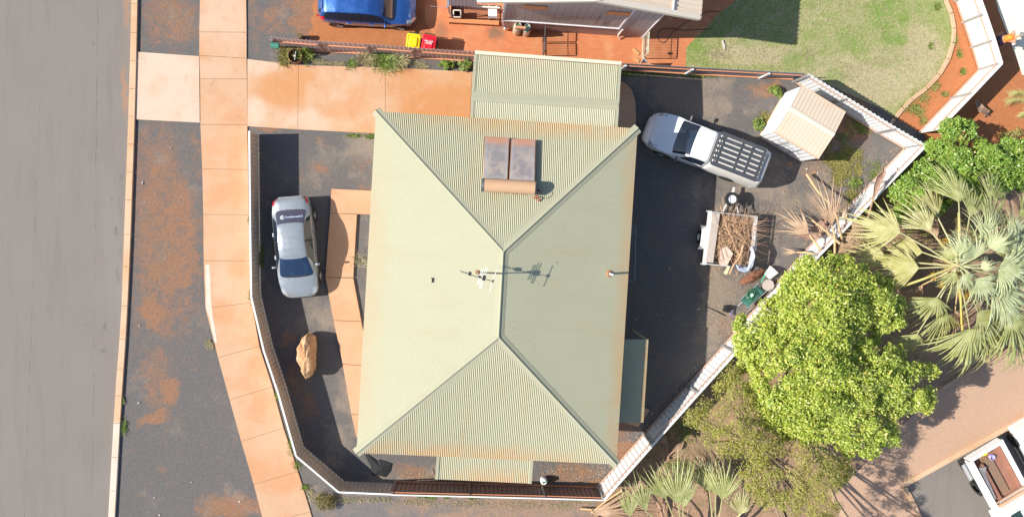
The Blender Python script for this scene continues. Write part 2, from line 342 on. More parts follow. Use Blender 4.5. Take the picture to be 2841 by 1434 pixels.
O('footpath', b, M_FOOT, kind='structure', bevel=.008)
# old painted line worn into the footpath edge
sheet('worn_strip', [(570, 733), (583, 735), (588, 850), (603, 946), (596, 950), (582, 880), (573, 855)], .0495, M_KERBP, amp=.015)
sheet('driveway_apron', [(381, 145), (553, 157), (555, 341), (377, 332)], .04, M_APRON, amp=0.0, thick=.06)
dj = [(687, 165, 687, 351), (829, 182, 827, 360), (1070, 188, 1069, 372), (1310, 200, 1300, 400), (1560, 215, 1550, 420), (1700, 222, 1695, 430)]
b = MB()
for (a, bb, c_, d), (e, f, g_, h) in zip(dj, dj[1:]): b.prism([P(a + .3, bb), P(e - .3, f), P(g_ - .3, h), P(c_ + .3, d)], -.02, .05)
arc = [(1715, 224), (1735, 232), (1752, 250), (1762, 280), (1764, 330), (1760, 420)]
b.prism([P(1700.5, 223)] + [P(*q) for q in arc] + [P(1696, 430)], -.02, .05)
O('driveway', b, M_DRIVE, kind='structure', bevel=.008)
# raised entry path in the front yard
yp = [[(921, 524), (1060, 531), (1055, 596), (917, 591)], [(917, 592), (991, 595), (981, 769), (904, 768), (908, 710)], [(904, 769), (981, 771), (1003, 890), (927, 887)],
      [(927, 888), (1003, 891), (1030, 1013), (952, 1008)], [(952, 1009), (1030, 1014), (1040, 1148), (976, 1147)], [(976, 1148), (1040, 1149), (1050, 1215), (990, 1210)]]
b = MB()
for q in yp: b.prism(PP(q), -.02, .11)
O('front_path', b, M_YPATH, kind='structure', bevel=.01)
# neighbour's paved yard and soil
sheet('red_soil', [(890, -40), (1196, -40), (1200, 148), (1000, 134), (868, 124), (858, 90), (872, 40)], -.0015, MG_R, amp=.18, seed=3)
sheet('brick_paving', [(1180, -60), (2110, -60), (2040, 2), (1990, 42), (1955, 82), (1925, 110), (1903, 135), (1903, 186), (1700, 184), (1180, 152), (1205, 100), (1178, 60)], .004, M_PAVE, amp=.012)
edge_px = [(2612, -60), (2622, 0), (2638, 38), (2646, 80), (2643, 120), (2630, 165), (2605, 208), (2570, 245), (2530, 275), (2505, 300), (2484, 328)]
sheet('lawn_soil', [(2110, -60)] + edge_px[:] + [(2440, 300), (2235, 206), (2100, 198), (1903, 188), (1903, 135), (1925, 110), (1955, 82), (1990, 42), (2040, 2)], .0, M_LAWN)
sheet('red_garden_bed', edge_px + [(2560, 372), (2640, 285), (2720, 190), (2690, 100), (2655, -60)], .004, MG_R)
b = MB(); ep = PP(edge_px)
for p, q in zip(ep, ep[1:]):
    d = (q - p).normalized(); n = Vector((-d.y, d.x, 0)) * .09
    k = max(1, int((q - p).length / .55))
    for j in range(k):
        a = p.lerp(q, (j + .02) / k); c_ = p.lerp(q, (j + .98) / k); b.prism([a - n, c_ - n, c_ + n, a + n], -.02, .08)
O('lawn_edging', b, M_EDGE, kind='structure', bevel=.02)
# outside: verge below, gardens to the right
sheet('verge_soil', [(862, 1388), (940, 1372), (1100, 1352), (1660, 1362), (1680, 1400), (1620, 1560), (890, 1560), (862, 1440)], -.002, M_OUT, amp=.12, seed=5)
gl = [(1665, 1352), (1800, 1205), (1960, 1035), (2225, 722), (2530, 412), (2600, 430), (2700, 420), (2960, 430), (2960, 880), (2827, 950), (2600, 1080), (2310, 1372), (2360, 1560), (1620, 1560)]
sheet('garden_soil', gl, .0, M_GARDEN)
sheet('right_yard_soil', [(2561, 366), (2644, 282), (2722, 190), (2690, 100), (2660, -60), (2990, -60), (2990, 460), (2700, 440), (2580, 425)], .001, MG_R)
sheet('pale_slab', [(2752, -40), (2770, 30), (2806, 125), (2836, 209), (3000, 200), (3000, -60)], .008, M_SLAB, thick=.0)
sheet('tan_dirt', [(2960, 870), (2827, 952), (2600, 1082), (2312, 1374), (2362, 1560), (2600, 1560), (2552, 1440), (2502, 1346), (2560, 1313), (2841, 1160), (2960, 1095)], .002, M_TAN)
sheet('side_road', [(2960, 1097), (2841, 1162), (2560, 1316), (2508, 1347), (2558, 1440), (2610, 1560), (2960, 1560)], .002, M_ROAD)
def strip(name, px, w_, h, mat):
    b = MB(); q = PP(px)
    for a, c_ in zip(q, q[1:]):
        d = (c_ - a).normalized(); n = Vector((-d.y, d.x, 0)) * w_ / 2; k = max(1, int((c_ - a).length / 1.2))
        for j in range(k):
            s0 = a.lerp(c_, j / k) + d * .004; s1 = a.lerp(c_, (j + 1) / k) - d * .004; b.prism([s0 - n, s1 - n, s1 + n, s0 + n], -.03, h)
    return O(name, b, mat, kind='structure', bevel=.012)
strip('garden_edging', [(2960, 872), (2827, 951), (2610, 1078), (2560, 1120)], .18, .07, M_EDGE)
strip('garden_edging', [(2300, 1355), (2315, 1390), (2350, 1440), (2400, 1540)], .16, .07, M_EDGE)
strip('side_kerb', [(2980, 1085), (2841, 1158), (2700, 1236), (2600, 1291), (2530, 1330), (2503, 1345)], .24, .09, M_KERB)
strip('side_kerb', [(2505, 1346), (2530, 1390), (2552, 1440), (2600, 1540)], .24, .09, M_KERB)
strip('bed_edging', [(2480, 330), (2470, 345)], .15, .06, M_EDGE)
# ================================================================ FENCES
def arclen(pts):
    s = [0.0]
    for a, b in zip(pts, pts[1:]): s.append(s[-1] + (b - a).length)
    return s
def fence(name, label, px, h, mats, side=1, rails=(True, True), cap=None, posts=2.4, pitch=.2, depth=.03, rail_w=.045, rail_drop=.16, toe=.05, group=None, post_side=None, zz=None):
    """px: base line in photo points; side: +1 = rails on the left of the walking direction"""
    pts = PP(px); panel, railm, capm, postm = mats
    root = E(name, label, 'fence', pts[0], group=group)
    b = MB(); G0 = []; G1 = []
    for a, c in zip(pts, pts[1:]):
        L = (c - a).length; d = (c - a) / L; n = Vector((-d.y, d.x, 0)); k = max(1, round(L / pitch)); p = L / k
        for i in range(k):
            for fr, o in ((0, 0), (.62, 0), (.70, 1), (.92, 1), (.995, 0)):
                q = a + d * (i + fr) * p - n * side * depth * o
                G0.append(Vector((q.x, q.y, toe * .4))); G1.append(Vector((q.x, q.y, h)))
        G0.append(Vector((c.x, c.y, toe * .4))); G1.append(Vector((c.x, c.y, h)))
    b.grid([G0, G1]); O('panel', b, panel, root, thick=.006)
    def run(nm, off, z, w_, hh, mat):
        b = MB()
        for a, c in zip(pts, pts[1:]):
            d = (c - a).normalized(); n = Vector((-d.y, d.x, 0)) * side * off
            b.beam(Vector((a.x, a.y, z)) + n, Vector((c.x, c.y, z)) + n, w_, hh)
        return O(nm, b, mat, root, bevel=.004)
    if rails[0]: run('top_rail', .05, h - rail_drop, rail_w, .04, railm)
    if rails[1]: run('bottom_rail', .045, .09, rail_w + .02, .05, railm)
    if cap: run('capping', -.01, h + .018, cap, .035, capm)
    if posts:
        for a, c in zip(pts, pts[1:]):
            L = (c - a).length; d = (c - a) / L; n = Vector((-d.y, d.x, 0)) * side * .065; k = max(1, round(L / posts))
            for i in range(k):
                q = a + d * (L * (i + .0) / k + .02) + n
                b = MB(); b.box((q.x, q.y, (h - rail_drop * .4) / 2), (.10, .06, h - rail_drop * .4), math.atan2(d.y, d.x)); O('post', b, postm, root)
    return root
m_cream = M('cream_fence_sheet', (.66, .52, .41), .5, .1, .07, 1.5, (.36, .22, .13), .35)
m_capw = M('white_capping', (.80, .78, .72), .45, .0, .03)
m_brownp = M('mauve_brown_sheet', (.30, .19, .175), .45, .15, .12, 1.2, (.26, .12, .06), .4)
m_orrail = M('salmon_rail', (.60, .26, .14), .5, .05, .08)
m_mauve = M('mauve_sheet', (.56, .43, .43), .45, .15, .10, 1.2, (.34, .17, .09), .4)
m_grey = M('grey_blue_sheet', (.27, .29, .33), .45, .15, .12, 1.5)
m_white = M('white_sheet', (.78, .78, .78), .35, .0, .05, 2, (.62, .44, .32), .4)
m_white2 = M('warm_white_sheet', (.80, .78, .73), .45, .0, .04, 2, (.68, .52, .38), .35)
m_tanrail = M('tan_rail', (.46, .31, .235), .5, .0, .08)
m_gpost = M('grey_post', (.36, .35, .34), .5, .2, .1)
m_galv = M('galvanised_steel', (.55, .56, .57), .35, .7, .12)
m_dkst = M('dark_steel', (.06, .06, .065), .45, .5, .2)
front = fence('front_fence', 'low cream ribbed metal fence with a thin white capping between footpath and front yard', [(717, 373), (719, 600), (722, 815), (755, 957), (793, 1070), (841, 1238), (954, 1334), (1094, 1340)], 1.32,
              (m_cream, m_orrail, m_capw, m_cream), side=1, rails=(False, False), cap=.075, posts=0, pitch=.19, depth=.03)
bott = fence('side_fence', 'brown ribbed metal fence with salmon top rail below the porch roof', [(1096, 1336), (1300, 1341), (1500, 1346), (1657, 1351)], 1.55,
             (m_brownp, m_orrail, m_capw, m_brownp), side=1, rails=(True, True), cap=.06, rail_drop=.12, pitch=.2)
diag = fence('back_fence', 'long white ribbed metal fence with tan rails running diagonally past the leafy green tree', [(1658, 1350), (1787, 1204), (1907, 1070), (2005, 962), (2223, 708), (2509, 414), (2530, 400)], 1.65,
             (m_white, m_tanrail, m_capw, m_gpost), side=1, cap=.07, rail_drop=.22, pitch=.24, posts=2.6)
topl = fence('boundary_fence', 'mauve ribbed metal fence with salmon rails beside the driveway, in front of the two bins', [(779, 131), (900, 141), (1030, 149), (1150, 158), (1330, 170)], 1.8,
             (m_mauve, m_orrail, m_capw, m_brownp), side=-1, rail_drop=.50, rail_w=.055, pitch=.2, posts=2.1)
topm = fence('boundary_fence', 'grey metal fence with salmon rails between carport and shed', [(1330, 170), (1500, 181), (1720, 193), (1900, 203), (2105, 214), (2198, 219)], 1.25,
             (m_grey, m_orrail, m_capw, m_white), side=-1, rail_drop=.2, pitch=.12, posts=3.3)
shedf = fence('boundary_fence', 'white ribbed metal fence between the small shed and the lawn', [(2200, 224), (2300, 285), (2430, 365), (2532, 424)], 1.62,
              (m_white, m_tanrail, m_capw, m_gpost), side=-1, rail_drop=.25, pitch=.22, posts=2.6)
rightf = fence('boundary_fence', 'tall bright white metal fence with grey posts around the red garden bed', [(2630, -70), (2650, 0), (2672, 60), (2696, 130), (2716, 195), (2640, 275), (2548, 371)], 1.5,
               (m_white2, m_tanrail, m_capw, m_gpost), side=-1, cap=.08, rail_drop=.30, pitch=.3, depth=.015, posts=2.2)
shortf = fence('boundary_fence', 'short cream metal fence leading under the glossy tree from the white fence corner', [(2556, 420), (2610, 470), (2680, 530)], 1.5,
               (M('pale_cream_sheet', (.74, .66, .50), .45, 0, .04), m_tanrail, m_capw, m_gpost), side=-1, rail_drop=.15, pitch=.22, posts=2.2)
# green cap pipe on the street end of the boundary fence
b = MB(); p0 = P(766, 127, 1.38); p1 = P(784, 129, 1.38)
b.tube([Vector((p0.x - .22, p0.y + .02, 1.36)), Vector((p0.x + .12, p0.y, 1.36))], .13, 12)
O('fence_end_cover', b, M('green_plastic', (.06, .22, .16), .45), label='short green plastic tube capping the street end of the mauve fence', cat='cover', smooth=False)

# ================================================================ CORRUGATED ROOF FACES
def roof_mat(name, col, dust, mask=None, vmax=1.2):
    t = NT(name); v = t.sep(t.uv, 1); u = t.sep(t.uv, 0)
    c = t.mix(t.noise(.6, 5, .6), tuple(x * .95 for x in col), tuple(min(1, x * 1.04) for x in col))
    st = t.noise(1.0, 5, .6, 0, t.map(sc=(14, .25, 1), vec=t.uv))
    c = t.mix(t.mr(st, .50, .72, 0, .22), c, tuple(x * .86 for x in dust))
    e = t.mr(v, .02, vmax, 1, 0)
    e = t.math('MULTIPLY', e, t.mr(t.noise(1.1, 5, .6, .2, t.map(sc=(7, 1.2, 1), vec=t.uv)), .28, .62, .25, 1))
    if mask: e = t.math('MULTIPLY', e, t.mr(t.math('ABSOLUTE', t.math('SUBTRACT', u, mask[0])), mask[1] * .3, mask[1], 1, .25))
    c = t.mix(t.math('MULTIPLY', e, .68), c, dust)
    # sheet laps every 0.76 m
    t.set('Base Color', c); t.set('Roughness', .5); t.set('Specular IOR Level', .3); return t.m
DUST = (.50, .29, .13)
GREEN = (.415, .40, .275)
m_roofW = roof_mat('pale_green_roofing', GREEN, (.46, .34, .20), (.45, .5))
m_roofN = roof_mat('pale_green_roofing_dusty', GREEN, (.54, .32, .14), (.62, .6), .9)
m_roofE = roof_mat('pale_green_roofing_stained', GREEN, (.52, .32, .15), (.5, 1.2), .75)
m_flash = M("pale_green_flashing", (.37, .36, .255), .85, .0, .05, 1.2, (.45, .32, .2), .25, spec=.1)
m_flashP = M('cream_flashing', (.62, .58, .44), .45, .0, .04)
def corr_face(b, a, c, topz, ins, pitch=.0762, amp=.0125, up=1, seg=6, ulen=None):
    """ribs rise from eave a->c; topz(s, plan) gives the plan distance at which the rib stops"""
    L = (Vector((c.x, c.y, 0)) - Vector((a.x, a.y, 0))).length; d = (c - a) / (c - a).length; dp = Vector((d.x, d.y, 0)).normalized(); n = Vector((-dp.y, dp.x, 0)) * ins
    k = int(L / pitch) * seg
    lo = []; hi = []; ul = []; uh = []
    for i in range(k + 1):
        s = L * i / k; base = a + (c - a) * (s / L); t, z = topz(s)
        o = amp * math.cos(2 * math.pi * i / seg) + amp
        lo.append((base.x, base.y, base.z + o)); q = base + n * t; hi.append((q.x, q.y, z + o))
        ul.append((s / L + .001, .001)); uh.append((s / L + .001, t + .001))
    b.grid([lo, hi], uvs=ul + uh, flip=(ins < 0))
HE = 3.6; RZ = 4.8
TL, TR, BR, BL = P(1043, 309, HE), P(1769, 357, HE), P(1710, 1287, HE), P(989, 1255, HE)
R1, R2 = P(1396, 698, RZ), P(1383, 935, RZ)
house = E('main_house', 'single storey house under a large pale green corrugated hip roof', 'house', ((TL + BR) / 2).to_tuple()[:2] + (0,))
def line_hit(a, c, p, q):
    """returns f(s) -> (plan distance, z) where a rib from eave a->c meets line p->q"""
    dp = Vector((c.x - a.x, c.y - a.y)); L = dp.length; dp /= L; n = Vector((-dp.y, dp.x))
    def f(s):
        o = Vector((a.x, a.y)) + dp * s; e = Vector((q.x - p.x, q.y - p.y)); den = n.x * e.y - n.y * e.x
        if abs(den) < 1e-9: return 1e9, 0
        w_ = Vector((p.x, p.y)) - o; t = (w_.x * e.y - w_.y * e.x) / den; u = (w_.x * n.y - w_.y * n.x) / den
        return t, p.z + (q.z - p.z) * u
    return f
def face_top(a, c, left, ridge, right, sgn):
    """left: hip end above a, right: hip end above c"""
    f1 = line_hit(a, c, a, left); f2 = line_hit(a, c, c, right); f3 = line_hit(a, c, left, right) if ridge else None
    def f(s):
        c_ = [x for x in (f1(s), f2(s)) + ((f3(s),) if f3 else ())]
        c_ = [(abs(t), z) for t, z in c_ if t * sgn > -1e-6]
        return min(c_, key=lambda x: x[0]) if c_ else (0.0, a.z)
    return f
rb = {}
for nm, a, c, l, r_, ridge, mt in (('west', BL, TL, R2, R1, True, m_roofW), ('north', TL, TR, R1, R1, False, m_roofN), ('east', TR, BR, R1, R2, True, m_roofE), ('south', BR, BL, R2, R2, False, m_roofN)):
    b = MB(); corr_face(b, a, c, face_top(a, c, l, ridge, r_, -1), -1, amp=.016 if nm in ('north', 'south') else .006)
    rb[nm] = O('roof_face', b, mt, house, thick=0)
def north_z(x, y):
    n = (TR - TL).cross(R1 - TL).normalized(); return TL.z - (n.x * (x - TL.x) + n.y * (y - TL.y)) / n.z
def west_z(x, y):
    n = (TL - BL).cross(R1 - BL).normalized(); return BL.z - (n.x * (x - BL.x) + n.y * (y - BL.y)) / n.z
def east_z(x, y):
    n = (BR - TR).cross(R1 - TR).normalized(); return TR.z - (n.x * (x - TR.x) + n.y * (y - TR.y)) / n.z
def PR(px, py, zf, off=0.0):
    z = 4.5
    for _ in range(12): p = P(px, py, z); z = zf(p.x, p.y) + off
    return Vector((p.x, p.y, z))
# ridge and hip capping: folded strip with a rolled top
for a, c in ((TL, R1), (TR, R1), (BL, R2), (BR, R2), (R1, R2)):
    d = (c - a).normalized(); n = Vector((-d.y, d.x, 0)).normalized(); b = MB(); drop = .055
    st = [(-.21, -drop + .03), (-.20, -drop + .038), (-.045, .030), (-.03, .062), (0, .078), (.03, .062), (.045, .030), (.20, -drop + .038), (.21, -drop + .03)]
    if (a, c) == (R1, R2) or a == R1: st = [(x, z if abs(x) < .1 else z - .015) for x, z in st]
    a2 = a - d * .03; c2 = c + d * (.04 if a is not R1 else .0)
    b.grid([[a2 + n * x + Vector((0, 0, z)) for x, z in st], [c2 + n * x + Vector((0, 0, z)) for x, z in st]])
    O('ridge_cap', b, m_flash, house, thick=.004)
# roofing screws in lines
b = MB()
def screws(a, c, top, n_rows, gap, m0, zf, off=.02, every=2, w_=.010):
    L = (c - a).length; d = (c - a) / L; n = Vector((d.y, -d.x, 0)).normalized()
    for r_ in range(n_rows):
        t = .14 + r_ * gap; s = .1
        while s < L:
            if top(s)[0] > t + .25:
                q = a + d * s + n * t; z = zf(q.x, q.y) + off
                b.add([(q.x - w_, q.y - w_, z - .004), (q.x + w_, q.y - w_, z - .004), (q.x + w_, q.y + w_, z - .004), (q.x - w_, q.y + w_, z - .004), (q.x, q.y, z + .012)], [(0, 1, 4), (1, 2, 4), (2, 3, 4), (3, 0, 4)])
            s += .0762 * every * 2
screws(TR, BR, face_top(TR, BR, R1, True, R2, -1), 7, .92, 0, east_z)
screws(BL, TL, face_top(BL, TL, R2, True, R1, -1), 7, .92, 0, west_z, .014, 2, .006)
O('roof_screws', b, M('screw_heads', (.42, .42, .36), .4, .3), house, kind='stuff')
# walls set in under the eaves, fascia, windows and a door
cw = (TL + TR + BR + BL) / 4
def inset(p, k=.62):
    return Vector((p.x, p.y, 0)) + (Vector((cw.x, cw.y, 0)) - Vector((p.x, p.y, 0))).normalized() * k * 1.35
wp = [inset(p) for p in (BL, BR, TR, TL)]
m_wall = M('cream_cladding', (.58, .53, .42), .8, 0, .06, 2, (.4, .26, .16), .4)
b = MB(); b.prism(wp, -.02, HE + .05); O('wall', b, m_wall, house)
b = MB()
for a, c in ((BL, BR), (BR, TR), (TR, TL), (TL, BL)):
    n = ((cw - (a + c) / 2)); n.z = 0; n = n.normalized() * .09
    b.beam(a + n - Vector((0, 0, .09)), c + n - Vector((0, 0, .09)), .03, .15)
O('fascia', b, m_flashP, house)
m_glassd = M('window_glass', (.02, .028, .035), .06, 0, .1, 2, spec=.8)
m_alu = M('white_window_frame', (.7, .7, .68), .4)
def wall_window(a, c, f, wdt, z0, z1, root, name='window', pane=True, mat=None):
    d = (c - a).normalized(); n = Vector((d.y, -d.x, 0)); p = a.lerp(c, f); b = MB()
    for s0, s1, zz0, zz1 in ((-wdt / 2, -wdt / 2 + .05, z0, z1), (wdt / 2 - .05, wdt / 2, z0, z1), (-wdt / 2 + .05, wdt / 2 - .05, z0, z0 + .05), (-wdt / 2 + .05, wdt / 2 - .05, z1 - .05, z1), (-.02, .02, z0 + .05, z1 - .05)):
        q = p + d * (s0 + s1) / 2 + n * .02; b.box((q.x, q.y, (zz0 + zz1) / 2), (s1 - s0, .07, zz1 - zz0), math.atan2(d.y, d.x))
    w_ = O(name, b, m_alu, root); b = MB(); q = p + n * .008
    b.box((q.x, q.y, (z0 + z1) / 2), (wdt - .11, .03, z1 - z0 - .11), math.atan2(d.y, d.x)); O('pane', b, mat or m_glassd, w_); return w_
for a, c, fs in ((wp[3], wp[0], (.18, .5, .8)), (wp[0], wp[1], (.15, .85)), (wp[1], wp[2], (.25, .62, .85)), (wp[2], wp[3], (.3, .75))):
    for f in fs: wall_window(a, c, f, 1.5, 1.1, 2.3, house)
# awning over the back door (east) and porch roof (south)
m_awn = roof_mat('awning_roofing', GREEN, DUST, None, .35)
def lean_to(name, q, zs, ribs_px, root, mat, trim=None):
    """q: four corners (inner a, inner b, outer b, outer a) as points; ribs run inner -> outer"""
    b = MB(); a, bb, c, d = q; L = (bb - a).length; k = int(L / .0762) * 6; lo = []; hi = []; ul = []; uh = []
    for i in range(k + 1):
        f = i / k; p = a.lerp(bb, f); r_ = d.lerp(c, f); o = .0135 * math.cos(2 * math.pi * i / 6) + .0135
        hi.append((p.x, p.y, p.z + o)); lo.append((r_.x, r_.y, r_.z + o)); ul.append((f + .001, .001)); uh.append((f + .001, (p - r_).length))
    b.grid([lo, hi], uvs=ul + uh); return O(name, b, mat, root, thick=.003)
q = [P(1712, 941, 2.86), P(1700, 1172, 2.86), P(1785, 1171, 2.68), P(1799, 941, 2.68)]
lean_to('awning_roof', q, None, None, house, m_awn)
b = MB()
for p in (q[2], q[3]): b.box((p.x - .12, p.y, p.z / 2 - .03), (.07, .07, p.z - .06))
b.beam(q[2] + Vector((-.12, .05, -.06)), q[3] + Vector((-.12, -.05, -.06)), .05, .09); O('awning_frame', b, m_flash, house)
q = [P(1216, 1250, 2.9), P(1477, 1262, 2.9), P(1471, 1340, 2.70), P(1211, 1328, 2.70)]
lean_to('porch_roof', q, None, None, house, m_roofN)
for i0, i1, dx in ((0, 3, .01), (1, 2, -.01)): b = MB(); b.beam(q[i0] + Vector((dx, 0, .03)), q[i1] + Vector((dx, 0, .03)), .13, .03); O('porch_trim', b, m_flash, house)
b = MB()
for p in (q[2], q[3]): b.box((p.x, p.y + .12, 1.32), (.09, .09, 2.64))
b.beam(q[2] + Vector((0, .12, -.06)), q[3] + Vector((0, .12, -.06)), .06, .09); O('porch_frame', b, m_flash, house)
# concrete step by the back corner
b = MB(); b.prism(PP([(1758, 1118), (1802, 1136), (1770, 1182), (1735, 1172)]), -.02, .08); O('back_step', b, M_EDGE, kind='structure')

# ---------------------------------------------------------------- carport
cp = E('carport', 'pale green flat carport roof with a central ridge strip over the driveway', 'carport', (P(1515, 250).x, P(1515, 250).y, 0))
c1, c2, c3, c4, c5, c6 = P(1321, 153, 3.42), P(1718, 183, 3.42), P(1712, 291, 3.56), P(1313, 267, 3.56), P(1310, 342, 3.40), P(1707, 368, 3.40)
m_cp = roof_mat('carport_roofing', GREEN, (.5, .4, .27), (.3, .4), .6)
lean_to('roof_sheet', [c4, c3, c2, c1], None, None, cp, m_cp); lean_to('roof_sheet', [c3, c4, c5, c6], None, None, cp, m_cp)
b = MB(); d = (c3 - c4).normalized(); n = Vector((-d.y, d.x, 0))
st = [(-.20, -.012), (-.19, .0), (-.035, .036), (-.028, .048), (.028, .048), (.035, .036), (.19, .0), (.20, -.012)]
b.grid([[c4 - d * .05 + n * x + Vector((0, 0, z + .012)) for x, z in st], [c3 + d * .05 + n * x + Vector((0, 0, z + .012)) for x, z in st]]); O('ridge_cap', b, m_flash, cp, thick=.004)
b = MB(); g0 = c1 + n * .03 - d * .06; g1 = c2 + n * .03 + d * .08
for off, z, w_, hh in ((.07, .04, .13, .014), (.0, .0, .012, .10), (.13, .0, .012, .10)): b.beam(g0 + n * off + Vector((0, 0, z)), g1 + n * off + Vector((0, 0, z)), w_, hh)
O('gutter', b, m_flashP, cp)
for s_, pts in ((1, (c1, c4, c5)), (-1, (c2, c3, c6))):
    b = MB()
    for a, c in zip(pts, pts[1:]):
        a = a + d * s_ * -.02; c = c + d * s_ * -.02
        b.beam(a + Vector((0, 0, .03)), c + Vector((0, 0, .03)), .12, .02); b.beam(a + Vector((0, 0, -.05)) - d * s_ * .05, c + Vector((0, 0, -.05)) - d * s_ * .05, .015, .15)
    O('barge_trim', b, m_flash, cp)
b = MB(); b.beam(c1 + n * -.12 + Vector((0, 0, -.09)), c2 + n * -.12 + Vector((0, 0, -.09)), .06, .14); b.beam(c4 + Vector((.3, 0, -.12)), c3 + Vector((-.3, 0, -.12)), .06, .14); O('beam', b, m_flashP, cp)
for p in (c1, c2):
    for f in (0, ): b = MB(); b.box((p.x + (.25 if p is c1 else -.25), p.y - .14, 1.62), (.09, .09, 3.24)); O('post', b, m_flashP, cp)

# ---------------------------------------------------------------- solar water heater on the north face
hw = E('solar_water_heater', 'roof mounted solar water heater with two dusty grey panels and a tan storage tank', 'water heater', PR(1415, 480, north_z, 0))
t = NT('collector_glass'); v = t.sep(t.uv, 1); u = t.sep(t.uv, 0)
c = t.mix(t.mr(t.noise(2.4, 5, .55, .3), .40, .62), (.24, .215, .21), (.36, .30, .26))
c = t.mix(t.mr(v, .76, .96, 0, 1), c, (.62, .24, .09)); c = t.mix(t.mr(u, .80, 1.0, 0, .35), c, (.42, .40, .41)); c = t.mix(t.mr(u, .2, .02, 0, .4), c, (.42, .40, .41)); c = t.mix(t.mr(v, .5, .82, 0, .45), c, (.20, .195, .205)); c = t.mix(t.mr(v, .14, .0, 0, .5), c, (.36, .34, .34))
t.set('Base Color', c); t.set('Roughness', .32); t.set('Coat Weight', .3); m_coll = t.m
m_copfr = M('copper_brown_frame', (.50, .23, .13), .45, .3, .1)
def roofbox(corners_px, off, thick, inset_=0.0):
    return [PR(x, y, north_z, off) for x, y in corners_px]
for cs in ([(1344.5, 379), (1413, 383), (1408, 500), (1341, 497)], [(1419, 385), (1486, 388), (1483, 504), (1412, 501)]):
    top = roofbox(cs, .24, 0); bot = [Vector((p.x, p.y, p.z - .10)) for p in top]; b = MB()
    b.add(top + bot, [(4, 7, 6, 5) if False else (7, 6, 5, 4), (0, 4, 5, 1), (1, 5, 6, 2), (2, 6, 7, 3), (3, 7, 4, 0), (3, 2, 1, 0)])
    pn = O('solar_panel', b, m_copfr, hw)
    cc = sum(top, Vector()) / 4; g = [p.lerp(cc, .045) + Vector((0, 0, .006)) for p in top]; b = MB()
    b.add([g[3], g[2], g[1], g[0]], [(0, 1, 2, 3)], 0, [(0.001, 0.001), (1, .001), (1, 1), (.001, 1)]); O('glass', b, m_coll, pn)
    for a in (.15, .85):
        b = MB(); p0 = top[3].lerp(top[2], a); p1 = top[0].lerp(top[1], a); z0 = north_z(p0.x, p0.y) + .03; z1 = north_z(p1.x, p1.y) + .03
        b.box((p0.x, p0.y, (p0.z - .1 + z0) / 2), (.03, .03, p0.z - .1 - z0)); O('panel_leg', b, m_galv, hw); b = MB(); b.box((p1.x, p1.y, (p1.z - .1 + z1) / 2), (.03, .03, p1.z - .1 - z1)); O('panel_leg', b, m_galv, hw)
ta = PR(1336, 513, north_z, .33); tb = PR(1489, 522, north_z, .33); d = (tb - ta).normalized(); rot = Vector((0, 0, 1)).rotation_difference(d).to_matrix().to_4x4(); TLn = (tb - ta).length; rt = .265
b = MB(); b.lathe([(rt, .09), (rt, TLn - .07)], ta, 32, rot); O('tank', b, M('tan_painted_steel', (.56, .34, .20), .45, 0, .04, 1.5, (.52, .24, .1), .3), hw, smooth=True)
for pr_ in ([(0, 0), (rt * .8, .0), (rt + .004, .04), (rt + .004, .10)], [(rt + .004, TLn - .08), (rt + .004, TLn - .03), (rt * .8, TLn), (0, TLn)]): b = MB(); b.lathe(pr_, ta, 32, rot); O('tank_end', b, M('dark_grey_plastic', (.06, .065, .075), .5), hw, smooth=True)
b = MB(); e = PR(1492, 528, north_z, .28)
b.tube([tb + Vector((0, -.05, -.05)), tb + Vector((.16, -.06, -.05)), tb + Vector((.17, -.1, -.25))], .028, 8); b.tube([PR(1487, 545, north_z, .12), PR(1493, 548, north_z, .2), PR(1500, 556, north_z, .05)], .022, 8)
b.tube([PR(1482, 552, north_z, .05), PR(1488, 540, north_z, .1), PR(1496, 541, north_z, .25)], .018, 8); b.box(PR(1484, 549, north_z, .08), (.1, .08, .08)); b.box(PR(1494, 556, north_z, .06), (.09, .09, .07))
O('pipework', b, M('copper_pipe', (.55, .22, .13), .4, .5), hw)
b = MB(); b.tube([tb + Vector((.02, -.1, 0)), tb + Vector((.12, -.1, .02))], .045, 10); b.tube([PR(1502, 550, north_z, .03), PR(1520, 550, north_z, .04), PR(1529, 545, north_z, .03), PR(1534, 533, north_z, .03)], .008, 6); O('cable', b, m_dkst, hw)
b = MB()
for x, y in ((1374, 533), (1402, 535), (1427, 537), (1453, 538)):
    p = PR(x, y, north_z, .05); b.box(p, (.14, .06, .08))
for f in (.2, .8):
    p = ta.lerp(tb, f); z = north_z(p.x, p.y); b.box((p.x, p.y, (p.z - rt + z) / 2 + .03), (.05, .4, p.z - rt - z + .08))
O('tank_bracket', b, M('rusty_steel', (.35, .17, .09), .7, .3, .2), hw)

# ---------------------------------------------------------------- antenna, vent, bracket
an = E('tv_antenna', 'television aerial with long white rods on a slim mast beside the roof ridge', 'antenna', PR(1325, 755, west_z, 0))
mb_ = PR(1325, 755, west_z, 0); zt_ = 6.1; hub = P(1327, 769, zt_); mb_top = Vector((mb_.x, mb_.y, zt_))
hub = P(1327, 769, zt_); mb_top = hub.copy()
b = MB(); b.tube([mb_, mb_top + Vector((0, 0, .08))], .022, 8); O('mast', b, m_galv, an)
st_ = PR(1392, 760, west_z, .12); b = MB(); b.tube([mb_ + Vector((0, 0, .25)), Vector((st_.x, st_.y, st_.z))], .013, 6); b.box(mb_ + Vector((0, 0, .02)), (.16, .16, .03)); O('stay', b, M('rusty_steel', (.35, .17, .09)), an)
zb_ = zt_ + .02
e0 = P(1368, 780, zb_); e1 = P(1277, 752, zb_ + .05); b = MB(); b.tube([e0, hub + Vector((0, 0, .02)), e1], .014, 6); O('boom', b, m_dkst, an)
b = MB()
